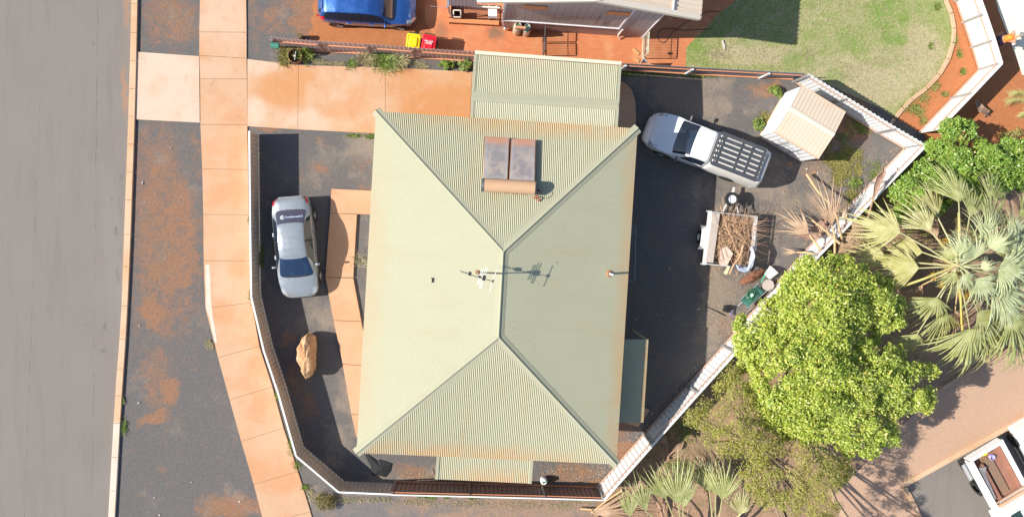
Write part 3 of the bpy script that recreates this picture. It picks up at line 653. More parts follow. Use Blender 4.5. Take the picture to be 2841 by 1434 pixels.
for (x0, y0, x1, y1) in ((1377.7, 749.6, 1357.3, 811.4), (1353.3, 742, 1334.2, 801), (1347.8, 740.8, 1330.2, 800.6), (1341.7, 746.9, 1328, 790), (1337.6, 745.5, 1323.4, 790.4)):
    b.tube([P(x0, y0, zb_ + .03), P(x1, y1, zb_ + .03)], .010, 6)
O('white_element', b, M('white_aluminium', (.85, .85, .82), .35, .1), an)
b = MB()
for x, y, l in ((1278, 751, 5), (1285, 754, 4.5), (1292, 756, 4), (1296, 757, 3.6), (1300, 758, 3.4), (1387, 741, 3)):
    b.tube([P(x + 1, y - l, zb_ + .03), P(x - 1, y + l, zb_ + .03)], .008, 5)
b.box(P(1304, 759, zb_ + .02), (.11, .14, .08), R(-15)); b.box(P(1343, 771, zb_ + .02), (.12, .2, .08), R(-15)); b.box(P(1331, 768, zb_), (.12, .08, .08), R(-15)); b.box(P(1368, 780, zb_ + .02), (.05, .12, .05), R(-15))
O('dark_element', b, m_dkst, an)
b = MB(); p = PR(1691, 759, east_z, 0); b.tube([p, p + Vector((0, 0, .62))], .045, 14); vent = O('roof_vent', b, M('white_pipe', (.8, .8, .78), .4), loc=(p.x, p.y, p.z), label='short white vent pipe with a rusty collar near the right eave of the green roof', cat='vent pipe', smooth=False)
b = MB(); p2 = PR(1686, 758, east_z, 0); b.lathe([(.05, .12), (.09, .05), (.15, .03), (.15, .0)], p + Vector((-.03, 0, 0)), 16); O('collar', b, M('rust_flashing', (.36, .17, .09), .8), vent)
b = MB(); p = PR(1199, 777, west_z, .02); b.box(p + Vector((0, 0, .03)), (.03, .16, .06)); b.box(p + Vector((0, .08, .03)), (.09, .025, .05)); b.box(p + Vector((0, -.08, .03)), (.07, .025, .04))
O('roof_bracket', b, m_dkst, label='tiny dark T shaped bracket left on the middle of the pale roof slope', cat='bracket')
# ================================================================ NEIGHBOUR HOUSE (top of the plot)
NZ = 4.6
RF, LF = P(1941, 54, NZ), P(1327, 6, NZ)
ex = (RF - LF).normalized(); gy = Vector((-ex.y, ex.x, 0)); AP = (RF + LF) / 2 + Vector((0, 0, 1.35))
nh = E('neighbour_house', 'raised house with white barge boards and mauve cladding at the top of the picture', 'house', (AP.x, AP.y, 0))
m_nroof = M('cream_roof_sheet', (.78, .62, .47), .6, 0, .05, 1.5, (.62, .42, .26), .4)
m_nroofLit = M('sunlit_roof_sheet', (.74, .70, .62), .6, 0, .03)  # sun-facing slope: overexposed white put into the sheet colour
m_barge = M('cream_barge', (.72, .62, .50), .6, 0, .03, 1, (.6, .45, .3), .2)
m_clad = M('mauve_cladding', (.48, .38, .355), .6, 0, .06, 1.2, (.42, .22, .12), .2)
m_trimw = M('white_trim', (.66, .63, .66), .5)
m_lowcl = M('lower_corrugated', (.42, .30, .29), .55, .0, .08, 1.5, (.62, .28, .10), .6)
DEPTH = 9.0
for s_, e_, mt in ((1, RF, m_nroof), (-1, LF, m_nroofLit)):
    b = MB(); k = int(DEPTH / .19) * 4; lo = []; hi = []
    for i in range(k + 1):
        o = (.0, .035, .035, .0)[i % 4]; y = i / k * DEPTH
        lo.append(e_ + gy * y + Vector((0, 0, o)) + ex * s_ * .06); hi.append(AP + gy * y + Vector((0, 0, o)))
    b.grid([lo, hi], flip=(s_ > 0)); O('roof', b, mt, nh, thick=.004)
for s_, e_ in ((1, RF), (-1, LF)):
    b = MB(); a = e_ - gy * .02 + Vector((0, 0, .05)); c = AP - gy * .02 + Vector((0, 0, .05))
    b.beam(a + gy * .10, c + gy * .10, .20, .03, up=(0, 0, 1)); b.beam(a - Vector((0, 0, .1)), c - Vector((0, 0, .1)), .02, .2); O('barge_board', b, m_barge, nh)
b = MB(); b.beam(AP + Vector((0, 0, .07)), AP + gy * DEPTH + Vector((0, 0, .07)), .3, .02); O('ridge_cap', b, m_barge, nh)
b = MB(); v0 = P(1869, 10, NZ + .45); b.beam(v0 + gy * .3, v0 - gy * .25, .05, .06); O('roof_pipe', b, m_trimw, nh)
# walls: base corners on the ground
WB0, WB1 = P(1392, 76, 0), P(1780, 104, 0); wx = (WB1 - WB0).normalized(); wy = Vector((-wx.y, wx.x, 0)); WL = (WB1 - WB0).length
ZB = 1.35
def ribwall(p, q, z0, z1f, pitch, depth, frac, mat, name, root, off=0.0):
    L = (q - p).length; d = (q - p) / L; n = Vector((d.y, -d.x, 0)); k = max(1, round(L / pitch)); A = []; B_ = []
    for i in range(k):
        for fr, o in frac:
            s = (i + fr) * L / k; r_ = p + d * s + n * (off + depth * o); A.append(Vector((r_.x, r_.y, z0))); B_.append(Vector((r_.x, r_.y, z1f(s))))
    b = MB(); b.grid([A, B_], flip=False); return O(name, b, mat, root, thick=.01)
def gable(s):
    f = abs(s + .35 - WL / 2) / (WL / 2 + .4); return NZ + 1.25 * (1 - min(1, f))
ribwall(WB0, WB1, ZB, gable, .30, .015, ((0, 0), (.93, 0), (.94, -1), (.99, -1)), m_clad, 'upper_wall', nh, .02)
ribwall(WB0, WB1, 0, lambda s: ZB, .10, .022, ((0, 0), (.4, 0), (.5, 1), (.9, 1)), m_lowcl, 'lower_wall', nh, .0)
ribwall(WB1, WB1 + wy * 8, 0, lambda s: NZ, .30, .015, ((0, 0), (.93, 0), (.94, -1), (.99, -1)), m_clad, 'side_wall', nh)
ribwall(WB0 + wy * 8, WB0, 0, lambda s: NZ, .30, .015, ((0, 0), (.93, 0), (.94, -1), (.99, -1)), m_clad, 'side_wall', nh)
b = MB(); b.beam(WB0 - wy * .05 + Vector((0, 0, ZB)) - wx * .05, WB0 + wx * (WL * .80) - wy * .05 + Vector((0, 0, ZB)), .05, .10); O('belt_trim', b, m_trimw, nh)
for f in (0.0, .80, 1.0):
    p = WB0 + wx * WL * f - wy * .04; b = MB(); b.beam(p + Vector((0, 0, ZB if f < .9 else .02)), p + Vector((0, 0, NZ + .1)), .10 if f < .9 else .05, .05, up=(0, 1, 0)); O('corner_trim', b, m_trimw, nh)
p = WB0 + wx * WL * .82 - wy * .07; b = MB(); b.tube([p + Vector((.15, -.1, .05)), p + Vector((0, 0, .35)), p + Vector((0, 0, ZB))], .035, 8); O('downpipe', b, m_capw, nh)
p = WB0 + wx * WL * .62 - wy * .06; b = MB(); b.tube([p + Vector((0, 0, ZB + .5)), p + Vector((0, 0, ZB + 1.8))], .012, 6); O('conduit', b, m_dkst, nh)
m_orwin = M('reflection_pane', (.55, .24, .12), .3)  # orange reflection painted in as the pane colour
for f, w_ in ((.19, .95), (.72, .95)):
    p = WB0 + wx * WL * f - wy * .05; b = MB(); b.box((p.x, p.y, 3.65), (w_, .04, .5), math.atan2(wx.y, wx.x)); O('window', b, m_orwin, nh)
# porch at the left end
m_brick = M('orange_brick', (.60, .24, .10), .8, 0, .18, 9, (.42, .14, .05), .3, bump=.3, bscale=30)
b = MB(); q = PP([(1246, 56), (1383, 63), (1383, 75), (1246, 67)]); d = (q[1] - q[0]); n_ = 24
for i in range(n_):
    a0, a1 = q[0].lerp(q[1], (i + .04) / n_), q[0].lerp(q[1], (i + .96) / n_); b0, b1 = q[3].lerp(q[2], (i + .04) / n_), q[3].lerp(q[2], (i + .96) / n_); b.prism([b0, b1, a1, a0], 0, .30)
b.prism([q[3], q[2], q[1], q[0]], -.02, .28); O('porch_step', b, m_brick, nh, label='orange brick edge')
b = MB(); b.prism(PP([(1246, 56), (1246, 24), (1252, 24), (1252, 56)]), 0, .5); O('porch_wall', b, m_brick, nh)
b = MB(); b.prism(PP([(1252, 22), (1386, 30), (1386, 62), (1252, 55)]), -.02, .06); O('porch_floor', b, M('red_brown_paving', (.34, .13, .065), .85, 0, .25, 4, (.15, .10, .08), .6), nh)
ribwall(P(1250, 24, 0), P(1390, 32, 0), 0, lambda s: .9, .17, .02, ((0, 0), (.45, 0), (.5, 1), (.95, 1)), m_lowcl, 'porch_back_wall', nh)
b = MB(); z = 2.4; qq = [P(1245, 16, z), P(1322, 19, z), P(1326, -20, z), P(1247, -30, z)]; A = []; B_ = []
for i in range(81):
    o = .02 * (i % 4 in (1, 2)); A.append(qq[0].lerp(qq[1], i / 80) + Vector((0, 0, o))); B_.append(qq[3].lerp(qq[2], i / 80) + Vector((0, 0, .3 + o)))
b.grid([A, B_]); O('porch_roof', b, M('dark_porch_roof', (.17, .12, .125), .6), nh, thick=.01)
b = MB(); a = P(1243, 17, 2.4); c = P(1247, -30, 2.4); b.beam(a, c, .1, .1); b.beam(a, Vector((a.x + .1, a.y + .1, 0)), .07, .07); O('porch_post', b, m_galv, nh)
b = MB(); b.beam(P(1305, 18, 2.2), P(1387, 23, 2.2), .06, .08); O('porch_beam', b, m_barge, nh)
# things on the porch
ch = E('porch_chair', 'small white plastic chair standing on the brick porch', 'chair', P(1366, 47)); p = P(1366, 47)
m_wpl = M('white_plastic', (.80, .79, .76), .45)
b = MB(); b.box((p.x, p.y, .50), (.38, .38, .03)); O('seat', b, m_wpl, ch, bevel=.01)
b = MB(); b.box((p.x, p.y + .20, .74), (.42, .03, .42)); O('backrest', b, m_wpl, ch, bevel=.01)
for sx in (-.17, .17):
    for sy in (-.17, .17): b = MB(); b.box((p.x + sx, p.y + sy, .27), (.04, .04, .44)); O('leg', b, m_wpl, ch)
pt_ = E('porch_crate', 'open cream framed box at the left end of the brick porch', 'crate', P(1268, 38)); b = MB(); a, c = P(1258, 29, .6), P(1278, 48, .6)
for (x0, y0, x1, y1) in ((a.x, a.y, c.x, a.y), (c.x, a.y, c.x, c.y), (c.x, c.y, a.x, c.y), (a.x, c.y, a.x, a.y)): b.beam((x0, y0, .58), (x1, y1, .58), .05, .05)
O('rim', b, m_barge, pt_); b = MB()
for (x0, y0, x1, y1) in ((a.x, a.y, c.x, a.y), (c.x, a.y, c.x, c.y), (c.x, c.y, a.x, c.y), (a.x, c.y, a.x, a.y)): b.beam((x0, y0, .31), (x1, y1, .31), .02, .5)
O('side', b, M('dark_red_board', (.25, .08, .04), .7), pt_)
b = MB(); p = P(1243, 22, 1.4); b.tube([p, p + Vector((-.75, .05, 0))], .012, 6); b.box(p, (.1, .08, .1)); b.tube([p, p + Vector((0, -.05, -.4)), p + Vector((.05, -.1, -.7))], .02, 6)
O('tap_stand', b, m_galv, label='grey metal arm sticking out left from the porch corner post', cat='bracket')

# bins, cylinders, bollard
def wheelie_bin(px, py, rz, col, label, text=None):
    c = P(px, py); r = E('wheelie_bin', label, 'bin', c, rz, group='wheelie bins by the boundary fence'); mt = M(col[0], col[1], .38, 0, .04, 3, tuple(x * .7 for x in col[1]), .2)
    db = M('dark_green_bin', (.02, .06, .035), .5)
    b = MB(); w0, w1, d0, d1 = .22, .285, .25, .34
    vs = [(sx * w, sy * d, z) for z, w, d in ((.05, w0, d0), (.92, w1, d1)) for sx, sy in ((-1, -1), (1, -1), (1, 1), (-1, 1))]
    b.add(vs, [(3, 2, 1, 0), (4, 5, 6, 7), (0, 1, 5, 4), (1, 2, 6, 5), (2, 3, 7, 6), (3, 0, 4, 7)]); O('body', b, db, r, local=True, bevel=.03)
    def ring(w, d, z, rr, dy=0): 
        out = []
        for cx_, cy_, a0 in ((w - rr, d - rr, 0), (-w + rr, d - rr, 90), (-w + rr, -d + rr, 180), (w - rr, -d + rr, 270)):
            for k in range(5): a = R(a0 + k * 22.5); out.append(Vector((cx_ + rr * math.cos(a), cy_ + dy + rr * math.sin(a), z)))
        return out
    b = MB(); rings = [ring(.30, .36, .915, .08), ring(.305, .365, .945, .08), ring(.29, .35, .965, .08), ring(.235, .28, .975, .05), ring(.225, .27, .945, .05), ring(.165, .21, .965, .04), ring(.15, .19, 1.005, .04)]
    n = 20; b.add([v for rg in rings for v in rg], [(i * n + k, i * n + (k + 1) % n, (i + 1) * n + (k + 1) % n, (i + 1) * n + k) for i in range(len(rings) - 1) for k in range(n)] + [tuple((len(rings) - 1) * n + k for k in range(n))])
    O('lid', b, mt, r, local=True)
    b = MB(); b.tube([(-.24, .40, .93), (.24, .40, .93)], .022, 8); O('handle', b, db, r, local=True)
    for s_ in (-1, 1): b = MB(); b.lathe([(0, -.025), (.1, -.025), (.1, .025), (0, .025)], (s_ * .27, .30, .1), 16, Matrix.Rotation(R(90), 4, 'Y')); O('wheel', b, m_dkst, r, local=True)
    if text: lettering(text, .095, (0, .02, 1.008), 0, M('white_print', (.82, .8, .8), .5), r)
    return r
def lettering(s, size, loc, rz, mat, parent, name='lettering', rx=0, mat4=None, sx=1.0):
    cu = bpy.data.curves.new('t', 'FONT'); cu.body = s; cu.size = size; cu.align_x = 'CENTER'; cu.align_y = 'CENTER'; cu.extrude = .0008; cu.space_line = .9; cu.offset = size * .02
    o = bpy.data.objects.new('t', cu); COL.objects.link(o); dg = bpy.context.evaluated_depsgraph_get(); me = bpy.data.meshes.new_from_object(o.evaluated_get(dg)); bpy.data.objects.remove(o)
    me.transform(mat4 if mat4 is not None else Matrix.Translation(Vector(loc)) @ Matrix.Rotation(rz, 4, 'Z') @ Matrix.Rotation(rx, 4, 'X') @ Matrix.Diagonal((sx, 1, 1, 1)))
    me.materials.clear(); me.materials.append(mat); n = bpy.data.objects.new(name, me); COL.objects.link(n); n.parent = parent; WM[n] = WM[parent]; return n
wheelie_bin(1151, 131, R(-7), ('yellow_lid', (.80, .58, .01)), 'wheelie bin with a bright yellow lid beside the mauve fence')
wheelie_bin(1193, 134, R(-10), ('red_lid', (.72, .015, .03)), 'wheelie bin with a red lid carrying white print', 'NO HOT\nASHES')
b = MB(); b.lathe([(.0, 0), (.115, 0), (.115, .5), (.11, .52), (0, .525)], P(838, 107), 24); O('bollard', b, M('olive_wood', (.13, .09, .035), .8, 0, .25, 10), label='short round dark wooden bollard standing on the neighbour\'s gravel', cat='bollard')
def cylinder(px, py, h, r_, mt, label, mt2=None, grp='gas cylinders by the neighbour wall'):
    c = P(px, py); o = E('gas_cylinder', label, 'gas cylinder', c, group=grp)
    b = MB(); b.lathe([(0, .02), (r_ * .8, .02), (r_, .08), (r_, h * .80), (r_ * .93, h * .86), (r_ * .72, h * .91), (r_ * .35, h * .935), (0, h * .94)], c, 28); O('body', b, mt, o, smooth=True)
    b = MB(); b.lathe([(r_ * .62, h * .88), (r_ * .66, h), (r_ * .58, h), (r_ * .54, h * .88)], c, 24); O('collar', b, mt2 or mt, o)
    b = MB(); b.lathe([(.03, h * .93), (.03, h * .98), (.045, h * .985), (.045, h), (0, h)], c, 12); b.box(c + Vector((.05, .0, h * .96)), (.07, .03, .03)); O('valve', b, M('valve_green', (.08, .30, .16), .4, .4), o)
    return o
m_cylc = M('cream_cylinder', (.55, .47, .34), .4, .1, .08, 2, (.45, .25, .12), .3)
cylinder(1433, 90, 1.28, .19, m_cylc, 'tall cream gas cylinder, left of the pair against the mauve wall')
cg = cylinder(1458, 93, 1.2, .19, M('silver_cylinder', (.60, .60, .58), .35, .3), 'tall silver gas cylinder with a green shoulder, right of the pair')
b = MB(); b.lathe([(.192, .88), (.178, 1.04), (.135, 1.10)], P(1458, 93), 28); O('shoulder_band', b, M('dark_green_paint', (.02, .13, .07), .4), cg)
b = MB(); p = P(1444, 78, 1.3); b.box(p, (.45, .1, .22), R(-4)); O('regulator', b, M('salmon_box', (.55, .28, .17), .5), label='small salmon regulator box fixed on the wall above the gas cylinders', cat='regulator')
b = MB(); p = P(1400, 84); b.lathe([(0, .35), (.04, .34), (.075, .25), (.06, .16), (.02, .1), (.02, 0)], p, 16); O('meter_dome', b, M('glass_silver', (.75, .76, .78), .2, .5), label='little silver water meter dome at the corner of the mauve house', cat='water meter', smooth=True)
c = cylinder(1507, 1327, .50, .155, m_wpl, 'squat white gas cylinder alone beside the brown side fence', grp=None)
# gates
def gate(name, label, a, c, h, mt, n, hrs, loop=False, cross=None):
    o = E(name, label, 'gate', a); d = (c - a).normalized()
    b = MB()
    for p, q in ((a + Vector((0, 0, .12)), c + Vector((0, 0, .12))), (a + Vector((0, 0, h)), c + Vector((0, 0, h))), (a + Vector((0, 0, .12)), a + Vector((0, 0, h))), (c + Vector((0, 0, .12)), c + Vector((0, 0, h)))): b.tube([p, q], .022, 8)
    O('frame', b, mt, o)
    for i in range(1, n): p = a.lerp(c, i / n); b = MB(); b.tube([p + Vector((0, 0, .12)), p + Vector((0, 0, h + (.08 if loop else 0)))], .009, 6); O('bar', b, mt, o)
    b = MB()
    for z in hrs: b.tube([a + Vector((0, 0, z)), c + Vector((0, 0, z))], .012, 6)
    if cross: b.box((a.lerp(c, cross)).to_tuple()[:2] + (h * .8,), (.08, .12, .12))
    O('rail', b, mt, o); return o
gate('side_gate', 'dark metal bar gate across the brick paving by the gas cylinders', P(1506, 156), P(1505, 122), 1.2, m_dkst, 7, (.9,), True)
gate('side_gate', 'dark metal bar gate leaf standing against the neighbour wall', P(1505, 118), P(1506, 92), 1.2, m_dkst, 5, (.9,), True)
b = MB()
for y in (90, 120, 158): p = P(1506, y); b.tube([p, p + Vector((0, 0, 1.35))], .03, 8)
m_clr = M('cream_gate_steel', (.50, .50, .40), .45, .1)
gate('garden_gate', 'pale cream metal bar gate between the brick paving and the lawn', P(1780, 164), P(1783, 108), 1.28, m_clr, 13, (1.05,), False, .25)
b = MB(); a = P(1778, 172); c = P(1795, 176)
b.add([P(1777, 176, .9), P(1792, 174, .2), P(1800, 178, .9), P(1788, 160, 1.25), P(1783, 166, 1.2)], [(0, 1, 2, 3, 4)]); O('gate_sheet', b, m_wpl, label='folded white sheet tied to the fence end of the cream gate', cat='sheet', thick=.02)
# planks and hose
for (x0, y0, x1, y1, w_, lb) in ((1756, 136, 1772, 152, .14, 'longer pale timber offcut lying on the paving by the cream gate'), (1762, 163, 1773, 171, .12, 'short reddish timber offcut lying near the fence by the cream gate')):
    b = MB(); b.beam(P(x0, y0, .03), P(x1, y1, .03), w_, .04); O('timber_offcut', b, M('pale_timber', (.55, .30, .13), .7, 0, .15, 8), label=lb, cat='timber', bevel=.004)
hp = [(1995, 32), (1960, 34), (1925, 50), (1890, 72), (1865, 92), (1850, 112), (1840, 119), (1828, 112), (1825, 97), (1835, 82), (1860, 80), (1900, 84), (1950, 82), (1975, 80)]
def smooth_path(px, z, n=6):
    q = PP(px, z); out = []
    for i in range(len(q) - 1):
        p0, p1, p2, p3 = q[max(i - 1, 0)], q[i], q[i + 1], q[min(i + 2, len(q) - 1)]
        for k in range(n):
            u = k / n; out.append(.5 * ((2 * p1) + (-p0 + p2) * u + (2 * p0 - 5 * p1 + 4 * p2 - p3) * u * u + (-p0 + 3 * p1 - 3 * p2 + p3) * u ** 3))
    return out + [q[-1]]
b = MB(); b.tube(smooth_path(hp, .02), .013, 6); O('garden_hose', b, m_dkst, label='thin dark hose looping over the paving at the corner of the lawn', cat='hose')
b = MB(); b.beam(P(2004, 112, .04), P(2010, 138, .04), .07, .05); b.beam(P(2006, 118, .05), P(2012, 130, .05), .05, .04); O('fallen_branch', b, M('pale_wood', (.55, .48, .42), .8, 0, .2, 8), label='small bleached stick lying on the lawn near the paving', cat='stick')

# drum planter with a tap
c = P(824, 160); dr = E('drum_planter', 'rusty open steel ring with a white tap inside, among green grass', 'planter', c); r0, r1 = .29, .305
b = MB(); b.lathe([(r1, 0), (r1, .38), (r0, .38), (r0, .02)], c, 32); O('ring', b, M('rusty_ring', (.22, .10, .06), .7, .3, .25), dr)
b = MB(); b.lathe([(r0, .05), (.001, .09)], c, 24); O('soil', b, M('dark_soil', (.13, .075, .045), .95, 0, .4, 12), dr)
b = MB(); b.tube([c + Vector((-.05, -.16, .22)), c + Vector((-.03, 0, .25)), c + Vector((.0, .16, .24)), c + Vector((.01, .27, .22))], .016, 8); b.box(c + Vector((-.04, .01, .27)), (.08, .06, .05)); b.tube([c + Vector((-.03, 0, .03)), c + Vector((-.03, 0, .27))], .022, 8); O('tap', b, m_trimw, dr)
b = MB(); b.box(P(805, 167, .05), (.22, .11, .08), R(-52)); bo = O('brick', b, m_brick, label='single orange brick lying beside the rusty steel ring', cat='brick', bevel=.006)

# ---------------------------------------------------------------- garden shed
sd = E('garden_shed', 'small cream gable roofed metal shed beside the white boundary fence', 'shed', P(2190, 350)); hs = 1.80; hr = 1.98
A_, B1, C_, D_ = P(2223, 238, hs), P(2347, 312, hs), P(2270, 441, hs), P(2149, 367, hs)
# make it a true rectangle
cen = (A_ + B1 + C_ + D_) / 4; u_ = ((B1 - A_) + (C_ - D_)).normalized(); v_ = Vector((-u_.y, u_.x, 0)); hu = ((B1 - A_).length + (C_ - D_).length) / 4; hv = ((A_ - D_).length + (B1 - C_).length) / 4
A_, B1, C_, D_ = cen - u_ * hu + v_ * hv, cen + u_ * hu + v_ * hv, cen + u_ * hu - v_ * hv, cen - u_ * hu - v_ * hv
rg0, rg1 = cen - u_ * hu + Vector((0, 0, hr - hs)), cen + u_ * hu + Vector((0, 0, hr - hs))
m_shr = M('cream_shed_roof', (.62, .50, .385), .5, .0, .05, 1.5, (.62, .38, .2), .3); m_shw = M('white_shed_wall', (.74, .74, .75), .45, 0, .03, 2, (.6, .45, .33), .15)
for s_, e0_, e1_ in ((1, A_, B1), (-1, D_, C_)):
    b = MB(); k = 13; A = []; B_ = []
    for i in range(k):
        for fr, o in ((0, 1), (.03, 1), (.06, 0), (.93, 0), (.96, 1)):
            f = (i + fr) / k; A.append(e0_.lerp(e1_, f) + Vector((0, 0, o * .016))); B_.append(rg0.lerp(rg1, f) + Vector((0, 0, o * .016)))
    b.grid([A, B_], flip=(s_ > 0)); O('roof', b, m_shr, sd, thick=.005)
    b = MB(); b.beam(e0_ + Vector((0, 0, -.01)), e1_ + Vector((0, 0, -.01)), .05, .06); O('eave_trim', b, M('orange_cream_trim', (.62, .42, .27), .5), sd)
b = MB(); n2 = v_ * .10; z_ = Vector((0, 0, .045)); b.add([rg0 + n2 + z_ * .55, rg0 + z_, rg0 - n2 + z_ * .55, rg1 + n2 + z_ * .55, rg1 + z_, rg1 - n2 + z_ * .55], [(0, 1, 4, 3), (1, 2, 5, 4)]); O('ridge_cap', b, m_barge, sd, thick=.004)
k_ = .985; wc = [cen + (p - cen) * .975 for p in (A_, B1, C_, D_)]; wc = [Vector((p.x, p.y, 0)) for p in wc]
for i, (p, q) in enumerate(((wc[3], wc[2]), (wc[2], wc[1]), (wc[1], wc[0]), (wc[0], wc[3]))):
    L = (q - p).length
    zf = (lambda s: hs - .01) if i in (0, 2) else (lambda s, L=L: hs - .01 + (hr - hs - .02) * (1 - abs(s / L * 2 - 1)))
    ribwall(p, q, 0.02, zf, .26 if i != 3 else .28, .016, ((0, 0), (.5, 0), (.52, 1), (.97, 1)) if i != 3 else ((0, 0), (.5, 0), (.9, 0), (.95, .4)), m_shw, 'wall', sd)
b = MB()
for p, q in zip(wc, wc[1:] + wc[:1]): b.beam(p + Vector((0, 0, .03)), q + Vector((0, 0, .03)), .07, .06)
O('base_frame', b, M('orange_cream_trim', (.62, .42, .27)), sd)
dm = wc[3].lerp(wc[2], .5); b = MB(); dd = (wc[2] - wc[3]).normalized(); nn = Vector((dd.y, -dd.x, 0)) * .035
for s0, s1 in ((-.62, -.02), (.02, .62)):
    q0 = dm + dd * s0 + nn; q1 = dm + dd * s1 + nn; b.beam(q0 + Vector((0, 0, 1.02)), q1 + Vector((0, 0, 1.02)), .012, .05); b.beam((q0 + q1) / 2 + Vector((0, 0, .2)), (q0 + q1) / 2 + Vector((0, 0, 1.6)), .05, .012)
O('door_rail', b, m_galv, sd)
# ---------------------------------------------------------------- rock slab
c = P(845, 985); b = MB(); out = [(850, 926), (868, 934), (870, 965), (869, 1000), (868, 1030), (860, 1044), (851, 1051), (838, 1040), (834, 1018), (823, 1008), (822, 985), (824, 962), (832, 952), (836, 938)]
rr = random.Random(4); base = [P(x, y, .7) for x, y in out]; cc = sum(base, Vector()) / len(base)
rings = []
for z, k_, jit in ((-.05, .86, .0), (.25, 1.0, .03), (.55, 1.0, .04), (.80, .96, .03), (.98, .78, .05), (1.06, .5, .03)):
    rings.append([Vector((cc.x + (p.x - cc.x) * k_ + rr.uniform(-jit, jit) - (z - .7) * .03, cc.y + (p.y - cc.y) * k_ + rr.uniform(-jit, jit), z + (rr.uniform(-.07, .07) if z > .3 else 0) + (.0 if p.x > cc.x else -.22 * z))) for p in base])
n = len(base); b.add([v for r_ in rings for v in r_] + [cc + Vector((.08, 0, .38))], [(i * n + k, i * n + (k + 1) % n, (i + 1) * n + (k + 1) % n, (i + 1) * n + k) for i in range(len(rings) - 1) for k in range(n)] + [((len(rings) - 1) * n + k, (len(rings) - 1) * n + (k + 1) % n, len(rings) * n) for k in range(n)])
t = NT('sandstone'); cx = t.mix(t.mr(t.noise(2.2, 8, .65, .6, t.map(sc=(1.6, .7, 1))), .38, .66), (.52, .27, .13), (.62, .41, .24)); cx = t.mix(t.mr(t.noise(5, 7, .7), .52, .72, 0, .8), cx, (.30, .14, .07))
t.set('Base Color', cx); t.set('Roughness', .95); t.bump(t.noise(9, 9, .75, .4), .9, .06)
rk = O('boulder', b, t.m, label='tall upright slab of orange sandstone in the front yard beside the fence shadow', cat='boulder')
sb = rk.modifiers.new('sub', 'SUBSURF'); sb.levels = 3; sb.render_levels = 3; sb.subdivision_type = 'SIMPLE'
tx = bpy.data.textures.new('rock', 'CLOUDS'); tx.noise_scale = .28; tx.noise_depth = 4; dm_ = rk.modifiers.new('rough', 'DISPLACE'); dm_.texture = tx; dm_.strength = .13; dm_.mid_level = .5; dm_.texture_coords = 'GLOBAL'
# thin black sheet for a dark shape of unclear nature beside the house
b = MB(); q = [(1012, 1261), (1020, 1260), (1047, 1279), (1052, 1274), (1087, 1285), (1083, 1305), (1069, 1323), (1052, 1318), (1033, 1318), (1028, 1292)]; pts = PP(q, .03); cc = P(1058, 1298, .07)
b.add(pts + [cc], [(i, (i + 1) % len(pts), len(pts)) for i in range(len(pts))]); O('black_sheet', b, M('plain_black', (.012, .012, .014), .55, 0, .2, 6), label='black sheet crumpled on the ground by the lower left roof corner', cat='plastic sheet', thick=.012)
for q, lb in (([(1117, 1313), (1140, 1319), (1160, 1318), (1180, 1310)], 'thin curved brown strap lying on the dirt left of the porch roof'), ([(1199, 1299), (1204, 1312), (1208, 1323)], 'thin brown stick leaning beside the porch roof')):
    b = MB(); b.tube(smooth_path(q, .02), .012, 6); O('stick', b, M('brown_stick', (.38, .2, .11), .8), label=lb, cat='stick')
# folding clothes airer poking out past the east eave
ca = E('clothes_airer', 'thin grey tube frame with a round end poking out past the right eave', 'clothes airer', P(1757, 700)); b = MB(); z = .95
m_tube = M('dull_grey_tube', (.30, .31, .34), .5, .3)
b.tube([P(1748, 640, z), P(1764, 644, z), P(1761, 780, z), P(1740, 777, z)], .016, 6); O('frame', b, m_tube, ca)
b = MB(); cc = P(1757, 637, .9); b.tube([cc + Vector((.13 * math.cos(a * .4), .17 * math.sin(a * .4), 0)) for a in range(17)], .013, 6); b.tube([cc + Vector((-.13, 0, 0)), cc + Vector((.13, 0, 0))], .012, 6); O('hoop', b, m_tube, ca)
for y in (644, 775): b = MB(); p = P(1758, y, z); b.tube([p, Vector((p.x - .1, p.y, 0))], .016, 6); O('leg', b, m_tube, ca)

# ---------------------------------------------------------------- back yard clutter by the diagonal fence
lg = E('camp_stretcher', 'green fabric camp bed with grey tube frame against the white diagonal fence', 'camp bed', P(2085, 830)); z = .48
q = [P(2053, 832, z), P(2074, 852, z), P(2122, 809, z), P(2100, 790, z)]
b = MB(); G = [[q[0].lerp(q[1], i / 6).lerp(q[3].lerp(q[2], i / 6), j / 8) - Vector((0, 0, .07 * math.sin(math.pi * i / 6))) for i in range(7)] for j in range(9)]; b.grid(G); O('fabric', b, M('teal_green_fabric', (.035, .13, .105), .75, 0, .15, 5), lg, thick=.008, smooth=True)
b = MB(); b.tube([P(2044, 831, .5), q[0], q[3], P(2104, 786, .5)], .018, 8); b.tube([P(2068, 854, .48), q[1] + Vector((.02, -.02, 0)), q[2] + Vector((.03, -.02, 0)), P(2132, 803, .5)], .018, 8); O('side_tube', b, m_galv, lg)
for a, c in (((2048, 848), (2084, 818)), ((2071, 869), (2086, 851))): b = MB(); b.tube([P(a[0], a[1], .05), P(c[0], c[1], .55)], .016, 6); O('leg', b, m_galv, lg)
hc = E('hose_coil', 'tangled coil of green hose with pale fittings on the green camp bed', 'hose', P(2083, 818, .45)); b = MB(); cc = P(2083, 818, .50); pts = []
for i in range(150):
    a = i * .33; r_ = .15 + .09 * math.sin(i * .21); pts.append(cc + Vector((r_ * math.cos(a) + .04 * math.sin(i * .05) * 2, r_ * 1.05 * math.sin(a) + .05 * math.cos(i * .07), .02 + i * .0008)))
b.tube(pts, .011, 5); cc2 = P(2080, 800, .5); b.tube([cc2 + Vector((.13 * math.cos(a * .35), .10 * math.sin(a * .35), .01)) for a in range(40)], .010, 5); O('hose', b, M('dark_green_hose', (.02, .14, .05), .4), hc)
